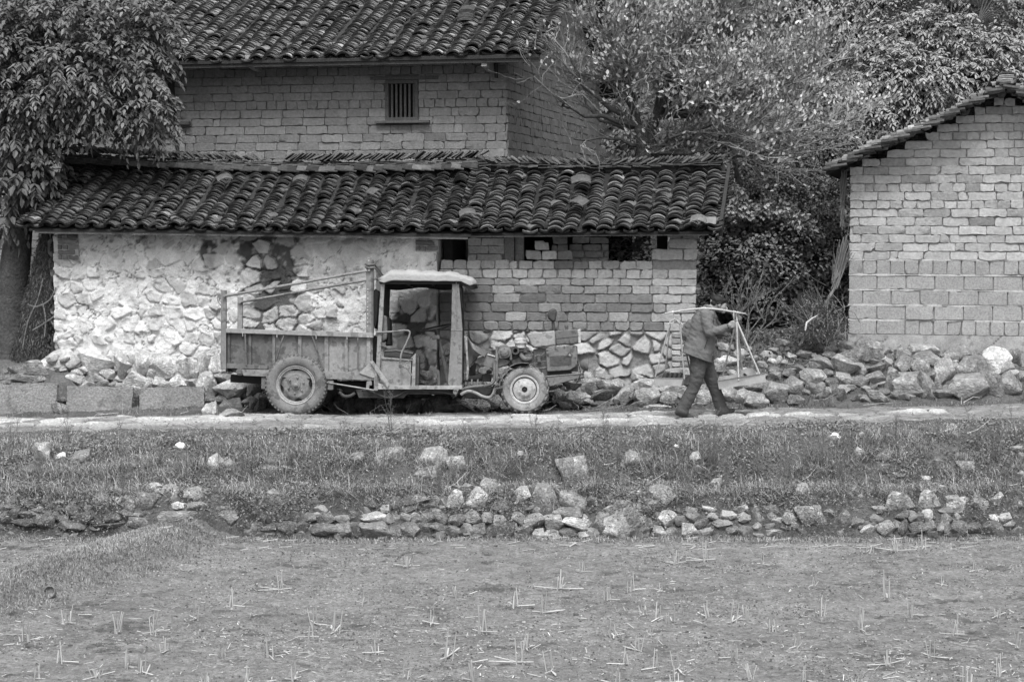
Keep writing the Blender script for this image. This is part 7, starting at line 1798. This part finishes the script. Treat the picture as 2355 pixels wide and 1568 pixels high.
# ================================================================ WALKING MAN WITH SHOULDER POLE
YM = 23.62
Z4 = lambda x, y: (1495.1 + .198 * x, 667.0 + .198 * y)
def PM(x, y, d=0.0): return W(*Z4(x, y), YM + d)
def solid(name, prims, voxel, mt, parent, smooth_it=4, tone=.4, disp=None):
    """prims: ('c', [points], [radii]) tapered chains, ('e', center, (rx,ry,rz), rotY) ellipsoids, ('l', rings) lofts; fused into one continuous skin"""
    bm = bmesh.new()
    def ball(c, r, sx=1, sy=1, sz=1, rot=0.0):
        M_ = Matrix.Translation(c) @ Matrix.Rotation(rot, 4, 'Y') @ Matrix.Diagonal((r * sx, r * sy, r * sz, 1))
        bmesh.ops.create_icosphere(bm, subdivisions=3, radius=1.0, matrix=M_)
    for p in prims:
        if p[0] == 'e': ball(p[1], 1.0, *p[2], p[3] if len(p) > 3 else 0)
        elif p[0] == 'c':
            pts, rs = p[1], p[2]
            for a, b, ra, rb in zip(pts[:-1], pts[1:], rs[:-1], rs[1:]):
                L = (b - a).length; k = max(2, int(L / (min(ra, rb) * .35)))
                d = (b - a).normalized(); q = d.to_track_quat('Z', 'X').to_matrix().to_4x4()
                M_ = Matrix.Translation((a + b) / 2) @ q
                bmesh.ops.create_cone(bm, cap_ends=True, segments=20, radius1=ra, radius2=rb, depth=L, matrix=M_)
                ball(a, ra); ball(b, rb)
        elif p[0] == 'l':
            rings = p[1]; n = 28; prev = None
            for (c, f, hw, s_, hd) in rings:
                row = []
                for k in range(n):
                    t = 2 * math.pi * k / n; ct = math.copysign(abs(math.cos(t)) ** .8, math.cos(t)); st_ = math.copysign(abs(math.sin(t)) ** .8, math.sin(t))
                    row.append(bm.verts.new(c + f * (hw * ct) + s_ * (hd * st_)))
                if prev:
                    for k in range(n): bm.faces.new((prev[k], prev[(k + 1) % n], row[(k + 1) % n], row[k]))
                else: bm.faces.new(row[::-1])
                prev = row
            bm.faces.new(prev)
    bmesh.ops.recalc_face_normals(bm, faces=bm.faces)
    me = bpy.data.meshes.new(name); bm.to_mesh(me); bm.free()
    o = bpy.data.objects.new('tmp', me); COL.objects.link(o)
    m = o.modifiers.new('r', 'REMESH'); m.mode = 'VOXEL'; m.voxel_size = voxel
    m = o.modifiers.new('s', 'SMOOTH'); m.factor = .5; m.iterations = smooth_it
    dg = bpy.context.evaluated_depsgraph_get(); dg.update()
    me2 = bpy.data.meshes.new_from_object(o.evaluated_get(dg)); bpy.data.objects.remove(o)
    co = np.empty(len(me2.vertices) * 3); me2.vertices.foreach_get('co', co); co = co.reshape(-1, 3)
    if disp:
        no = np.empty(len(me2.vertices) * 3); me2.vertex_normals.foreach_get('vector', no); no = no.reshape(-1, 3)
        co = co + no * disp(co)[:, None]; me2.vertices.foreach_set('co', co.ravel())
    me2.materials.clear(); me2.materials.append(mt)
    me2.polygons.foreach_set('use_smooth', np.full(len(me2.polygons), True)); me2.polygons.foreach_set('material_index', np.zeros(len(me2.polygons), np.int32))
    at = me2.attributes.new('tone', 'FLOAT', 'FACE'); at.data.foreach_set('value', np.full(len(me2.polygons), alb(tone), np.float32))
    me2.name = name; me2.update()
    r = link(name, me2, parent); child_shift(r, parent); return r
man = thing('person', 'stooped man in a padded work jacket and dark trousers striding right with a shoulder pole', 'person', (PM(600, 1400).x, YM, gz(PM(600, 1400).x, YM)))
C_ = lambda pts, rs: ('c', [PM(*p) for p in pts], rs)
body = [
    ('e', PM(783, 140, 0), (.098, .076, .083), R(20)), ('e', PM(832, 198, 0), (.056, .060, .066), R(30)), ('e', PM(806, 215, 0), (.05, .055, .05), 0),
    C_([(874, 186, 0), (889, 206, 0), (893, 220, 0)], [.011, .012, .016]), C_([(846, 252, -.012), (856, 250, 0)], [.024, .024]), C_([(870, 232, -.014), (870, 232, .014)], [.011, .011]), C_([(868, 240, -.012), (868, 240, .012)], [.010, .010]),
    C_([(870, 165, -.035), (880, 168, 0), (870, 165, .035)], [.014, .014, .014]),
    ('e', PM(806, 172, -.074), (.018, .010, .030), R(15)), ('e', PM(806, 172, .074), (.018, .010, .030), R(15)),
    C_([(775, 175, 0), (725, 205, 0), (680, 250, 0)], [.058, .056, .065]),
    C_([(650, 290, 0), (600, 480, 0), (585, 760, 0)], [.12, .12, .13]), C_([(655, 290, -.15), (655, 290, .15)], [.07, .07]),
    C_([(655, 300, -.17), (690, 485, -.22), (900, 430, -.17)], [.055, .045, .030]), C_([(700, 320, .15), (800, 490, .20), (985, 385, .10)], [.055, .045, .030]),
    C_([(572, 800, -.09), (525, 1080, -.10), (385, 1385, -.10)], [.08, .055, .042]), C_([(640, 830, .09), (728, 1090, .10), (838, 1405, .10)], [.08, .055, .042]),
    # near hand closed round the rods
    C_([(895, 430, -.165), (918, 420, -.16), (938, 402, -.155)], [.028, .034, .036]), ('e', PM(938, 408, -.15), (.036, .030, .044), R(-15)),
]
for k, (yy, ln) in enumerate(((372, 48), (393, 54), (414, 52), (434, 42))):
    body.append(C_([(938, yy + 2, -.175), (938 + ln * .55, yy - 4, -.185), (938 + ln, yy, -.160), (938 + ln * .95, yy + 6, -.125)], [.0125, .012, .011, .0095]))
body.append(C_([(925, 392, -.15), (945, 366, -.14), (972, 360, -.13)], [.014, .012, .010]))
body += [C_([(985, 385, .10), (1002, 350, .07), (1015, 325, .05)], [.028, .032, .032]), ('e', PM(1014, 325, .045), (.032, .026, .036), R(10))]
for k, (yy, ln) in enumerate(((305, 36), (319, 42), (333, 40), (346, 32))):
    body.append(C_([(1012, yy + 2, .025), (1012 + ln * .6, yy - 3, .015), (1012 + ln, yy + 4, .035), (1012 + ln * .85, yy + 9, .06)], [.012, .011, .010, .009]))
body.append(C_([(1002, 322, .04), (1006, 302, .02), (1024, 296, .01)], [.013, .011, .010]))
solid('body', body, .0075, M_skin, man, 2, .56)
# hair
solid('hair', [('e', PM(788, 118, 0), (.101, .082, .070), R(20)), ('e', PM(742, 148, 0), (.048, .075, .052), R(25)), ('e', PM(862, 120, 0), (.040, .062, .034), R(30)), ('e', PM(800, 150, -.045), (.05, .04, .035), 0), ('e', PM(800, 150, .045), (.05, .04, .035), 0)],
      .007, M_hair, man, 2, .15, lambda c: .005 * fbm(c[:, 0] * 60, c[:, 2] * 25, 401, 3))
# jacket
def ring(x, y, slope, hw, hd, d=0.0):
    f = Vector((1, 0, -slope)).normalized(); return (PM(x, y, d), f, hw, Vector((0, 1, 0)), hd)
jk = [('l', [ring(700, 205, .25, .055, .075), ring(680, 228, .2, .085, .13), ring(648, 262, .12, .125, .195), ring(618, 320, .05, .150, .215), ring(600, 400, .05, .150, .205), ring(590, 500, .08, .162, .195), ring(578, 600, .15, .178, .195), ring(557, 700, .28, .196, .205), ring(536, 782, .37, .206, .215)]),
      C_([(652, 290, -.165), (668, 400, -.205), (692, 485, -.225)], [.088, .080, .074]), C_([(692, 485, -.225), (800, 458, -.20), (902, 428, -.165)], [.074, .060, .047]),
      C_([(690, 300, .16), (760, 410, .20), (805, 500, .20)], [.085, .075, .070]), C_([(805, 500, .20), (870, 470, .17), (965, 400, .11)], [.070, .062, .048]), C_([(830, 500, .16), (885, 520, .14)], [.045, .035]),
      C_([(420, 410, .04), (402, 480, .05), (405, 560, .05)], [.035, .045, .035]), C_([(462, 380, .0), (440, 520, .02)], [.05, .05]),
      C_([(636, 192, 0), (665, 180, -.045), (700, 200, -.065), (728, 228, -.05)], [.026, .022, .020, .018]), C_([(636, 192, 0), (665, 180, .045), (700, 200, .065), (728, 228, .05)], [.026, .022, .020, .018]),
      C_([(735, 240, -.06), (770, 300, -.06), (782, 330, -.03)], [.018, .022, .016]), C_([(745, 250, -.05), (752, 400, -.08), (748, 560, -.09), (738, 700, -.09)], [.02, .022, .022, .022])]
def jfold(c):
    return .014 * fbm(c[:, 0] * 9, c[:, 2] * 3.2, 402, 3) + .012 * fbm(c[:, 0] * 18 + c[:, 2] * 14, c[:, 2] * 20, 403, 3) - .004
jo = solid('jacket', jk, .009, M_jacket, man, 3, .42, jfold)
# hem band, cuffs, pocket slit
b = MB(); n_ = 40
for (rg, rr_, tn) in (((538, 770, .37, .216, .226), .011, .36),):
    c, f, hw, s_, hd = ring(*rg); pts = [c + f * (hw * math.cos(2 * math.pi * k / n_)) + s_ * (hd * math.sin(2 * math.pi * k / n_)) for k in range(n_ + 1)]; b.tube(pts, rr_, 6, alb(tn), squash=1)
o = b.build('hem', M_jacket, jo, smooth=70)
b = MB(); b.tube([PM(892, 398, -.17), PM(905, 405, -.215), PM(912, 432, -.225), PM(902, 462, -.17)], .008, 6, alb(.34)); b.build('cuff', M_jacket, jo, smooth=70)
b = MB(); b.tube([PM(668, 575, -.205), PM(650, 625, -.213), PM(630, 680, -.216)], [.003, .005, .003], 5, alb(.2)); b.build('pocket_slit', M_jacket, jo)
# trousers
tro = [C_([(560, 730, 0), (585, 800, 0)], [.13, .14]), C_([(565, 790, -.075), (552, 950, -.09), (528, 1085, -.10)], [.120, .100, .082]), C_([(528, 1085, -.10), (455, 1235, -.10), (396, 1350, -.10)], [.082, .084, .082]), C_([(396, 1345, -.10), (376, 1396, -.10)], [.082, .088]),
       C_([(632, 820, .075), (690, 960, .09), (727, 1085, .10)], [.112, .090, .084]), C_([(727, 1085, .10), (785, 1235, .10), (826, 1365, .10)], [.082, .082, .080]), C_([(826, 1360, .10), (842, 1396, .10)], [.080, .086])]
solid('trousers', tro, .009, M_jacket, man, 3, .31, lambda c: .014 * fbm(c[:, 0] * 12 + c[:, 2] * 8, c[:, 2] * 13, 405, 3) + .008 * fbm(c[:, 0] * 5, c[:, 2] * 34, 406, 2) * (c[:, 2] < .45))
for (pts, rs, d) in (([(318, 1420, -.10), (372, 1432, -.10), (440, 1462, -.10), (488, 1476, -.10)], [.038, .044, .036, .026], -.1), ([(808, 1452, .10), (850, 1432, .10), (915, 1412, .10), (965, 1396, .10)], [.040, .042, .034, .026], .1)):
    solid('shoe', [C_(pts, rs), C_([(pts[1][0], pts[1][1] - 35, d), pts[1]], [.040, .046])], .006, M_cloth, man, 2, .26)
# pole
b = MB(); pts = smooth_pts([(172, 269, .0), (280, 254, -.03), (420, 232, -.06), (620, 214, -.10), (800, 226, -.10), (960, 252, -.06), (1050, 266, -.03), (1108, 274, .0)])
P_ = [PM(*p) for p in pts]; b.tube(P_, [.0085 + .004 * math.sin(math.pi * i / (len(P_) - 1)) for i in range(len(P_))], 10, alb(.70))
po = b.build('carrying_pole', M_bamboo, smooth=60); tag(po, 'slender pale bent shoulder pole resting across the walking man\'s shoulder', 'carrying pole')
b = MB()
for x, y in ((262, 256), (1016, 262)): q = PM(x, y, -.03); b.tube([q + Vector((-.012, 0, 0)), q + Vector((.012, 0, 0))], [.016, .016], 10, alb(.80))
b.build('binding', M_bamboo, po, smooth=60)
def tray(mb, near, far, bn, bf, tone, wall=.006):
    """near/far rim (l,r), near/far bottom (l,r): points with depth; open box with thin walls"""
    nl, nr_ = near; fl, fr_ = far; bl_, br_ = bn; cl_, cr_ = bf
    mb.add([nl, nr_, fr_, fl, bl_, br_, cr_, cl_], [(4, 5, 1, 0), (5, 6, 2, 1), (6, 7, 3, 2), (7, 4, 0, 3), (4, 7, 6, 5)], tone)
ft = thing('front_tray', 'pale metal tray hung on four bamboo rods from the front end of the shoulder pole', 'tray', PM(1050, 1150, 0), group='trays hanging from the shoulder pole')
b = MB(); tray(b, (PM(782, 1054, -.2), PM(1328, 968, -.2)), (PM(800, 1004, .2), PM(1262, 950, .2)), (PM(800, 1150, -.17), PM(1350, 1066, -.19)), (PM(815, 1108, .2), PM(1290, 1030, .2)), alb(.68))
o = b.build('tray_box', M_tin, ft); child_shift(o, ft); m = o.modifiers.new('thickness', 'SOLIDIFY'); m.thickness = .006
b = MB(); b.tube([PM(782, 1054, -.2), PM(1328, 968, -.2)], .006, 6, alb(.45)); b.tube([PM(1328, 968, -.2), PM(1262, 950, .2)], .006, 6, alb(.45)); child_shift(b.build('rim_wire', M_tin, ft), ft)
APX = (1004, 352, -.02)
for (x, y, d, s0) in ((1282, 1000, -.19, (1020, 362)), (1028, 1050, -.19, (1036, 400)), (846, 985, .19, (940, 450)), (1075, 960, .19, (962, 450))):
    b = MB(); p, q = PM(*APX), PM(x, y, d); mid = (p + q) / 2
    b.tube([p, mid, q], [.0135, .0125, .0115] if d < 0 else [.012, .011, .011], 8, alb(.68 if d < 0 else .6))
    for t in (.3, .55, .78): c = p + (q - p) * t; dr = (q - p).normalized(); b.tube([c - dr * .006, c + dr * .006], .0155, 8, alb(.6))
    child_shift(b.build('bamboo_rod', M_bamboo, ft, smooth=60), ft)
b = MB(); b.tube([PM(972, 246, -.065), PM(970, 300, -.07), PM(974, 350, -.05), PM(1010, 358, -.03), PM(1000, 300, .0), PM(990, 248, -.01), PM(972, 246, -.065)], .011, 8, alb(.72)); child_shift(b.build('hanging_strap', M_cloth, ft, smooth=60), ft)
rt = thing('rear_tray', 'smaller metal tray hung by thin rods and cords from the shoulder pole\'s rear end', 'tray', PM(220, 1110, 0), group='trays hanging from the shoulder pole')
b = MB(); tray(b, (PM(44, 1018, -.2), PM(386, 1028, -.2)), (PM(160, 962, .2), PM(476, 985, .2)), (PM(52, 1100, -.19), PM(358, 1117, -.19)), (PM(150, 1050, .2), PM(452, 1075, .2)), alb(.66))
o = b.build('tray_box', M_tin, rt); child_shift(o, rt); m = o.modifiers.new('thickness', 'SOLIDIFY'); m.thickness = .006
b = MB(); b.tube([PM(44, 1018, -.2), PM(386, 1028, -.2), PM(476, 985, .2)], .006, 6, alb(.45)); child_shift(b.build('rim_wire', M_tin, rt), rt)
for (x, y, d) in ((60, 1005, -.18), (172, 965, .18), (398, 1032, -.19), (474, 985, .18)):
    b = MB(); p = PM(232 if x < 300 else 348, 395, 0); b.tube([PM(288, 340, 0), p, PM(x, y, d)], [.009, .011, .010], 6, alb(.60)); child_shift(b.build('hanging_rod', M_bamboo, rt, smooth=60), rt)
b = MB()
for pts in ([(268, 258), (280, 300), (288, 345)], [(208, 398), (230, 372), (255, 350), (290, 342), (330, 356), (360, 385), (376, 405)], [(232, 398), (238, 360), (268, 338), (300, 345), (326, 370), (346, 392)], [(216, 392), (262, 384), (276, 360)]):
    b.tube([PM(x, y, -.01) for x, y in smooth_pts(pts)], .006, 6, alb(.74))
child_shift(b.build('cord', M_cloth, rt, smooth=60), rt)
b = MB()
for k in range(8):
    x = 150 + k * 27; b.prism([PM(x - 12, 1024, 0), PM(x + 12, 1026, 0), PM(x + 34, 958, 0), PM(x + 12, 956, 0)], YM - .15, YM + .02, alb(.17 if k % 2 else .28))
tag(b.build('dark_slabs', M_dark), 'row of dark ribbed blocks standing in the rear tray', 'goods')
bg_ = []
solid_parent = thing('cloth_bundle', 'rolled pale striped cloth bundle lying behind the dark blocks in the rear tray', 'bundle', PM(280, 950, .12))
solid('cloth', [C_([(195, 942, .12), (280, 936, .14), (365, 942, .12)], [.028, .032, .028]), C_([(250, 965, .10), (370, 962, .12)], [.024, .028])], .008, M_cloth, solid_parent, 2, .58, lambda c: .004 * fbm(c[:, 0] * 40, c[:, 2] * 40, 411, 2))
b = MB(); c = PM(1140, 1000, .02); b.lathe([(0, .012), (.05, .012), (.085, .03), (.105, .05), (.102, .053), (.08, .036), (.05, .02), (0, .02)], (0, 0, 0), 'z', 32, alb(.5))
o = tag(b.build('shallow_pan', M_tin, smooth=50), 'shallow round pale pan tilted in the right end of the front tray', 'pan'); o.location = c; o.rotation_euler = (R(35), R(-10), 0)
b = MB(); b.prism([PM(1086, 968, 0), PM(1105, 968, 0), PM(1140, 1002, 0), PM(1112, 1004, 0)], YM - .02, YM + .06, alb(.2)); tag(b.build('dark_wedge', M_dark), 'small dark wedge-shaped block beside the pan in the front tray', 'goods')
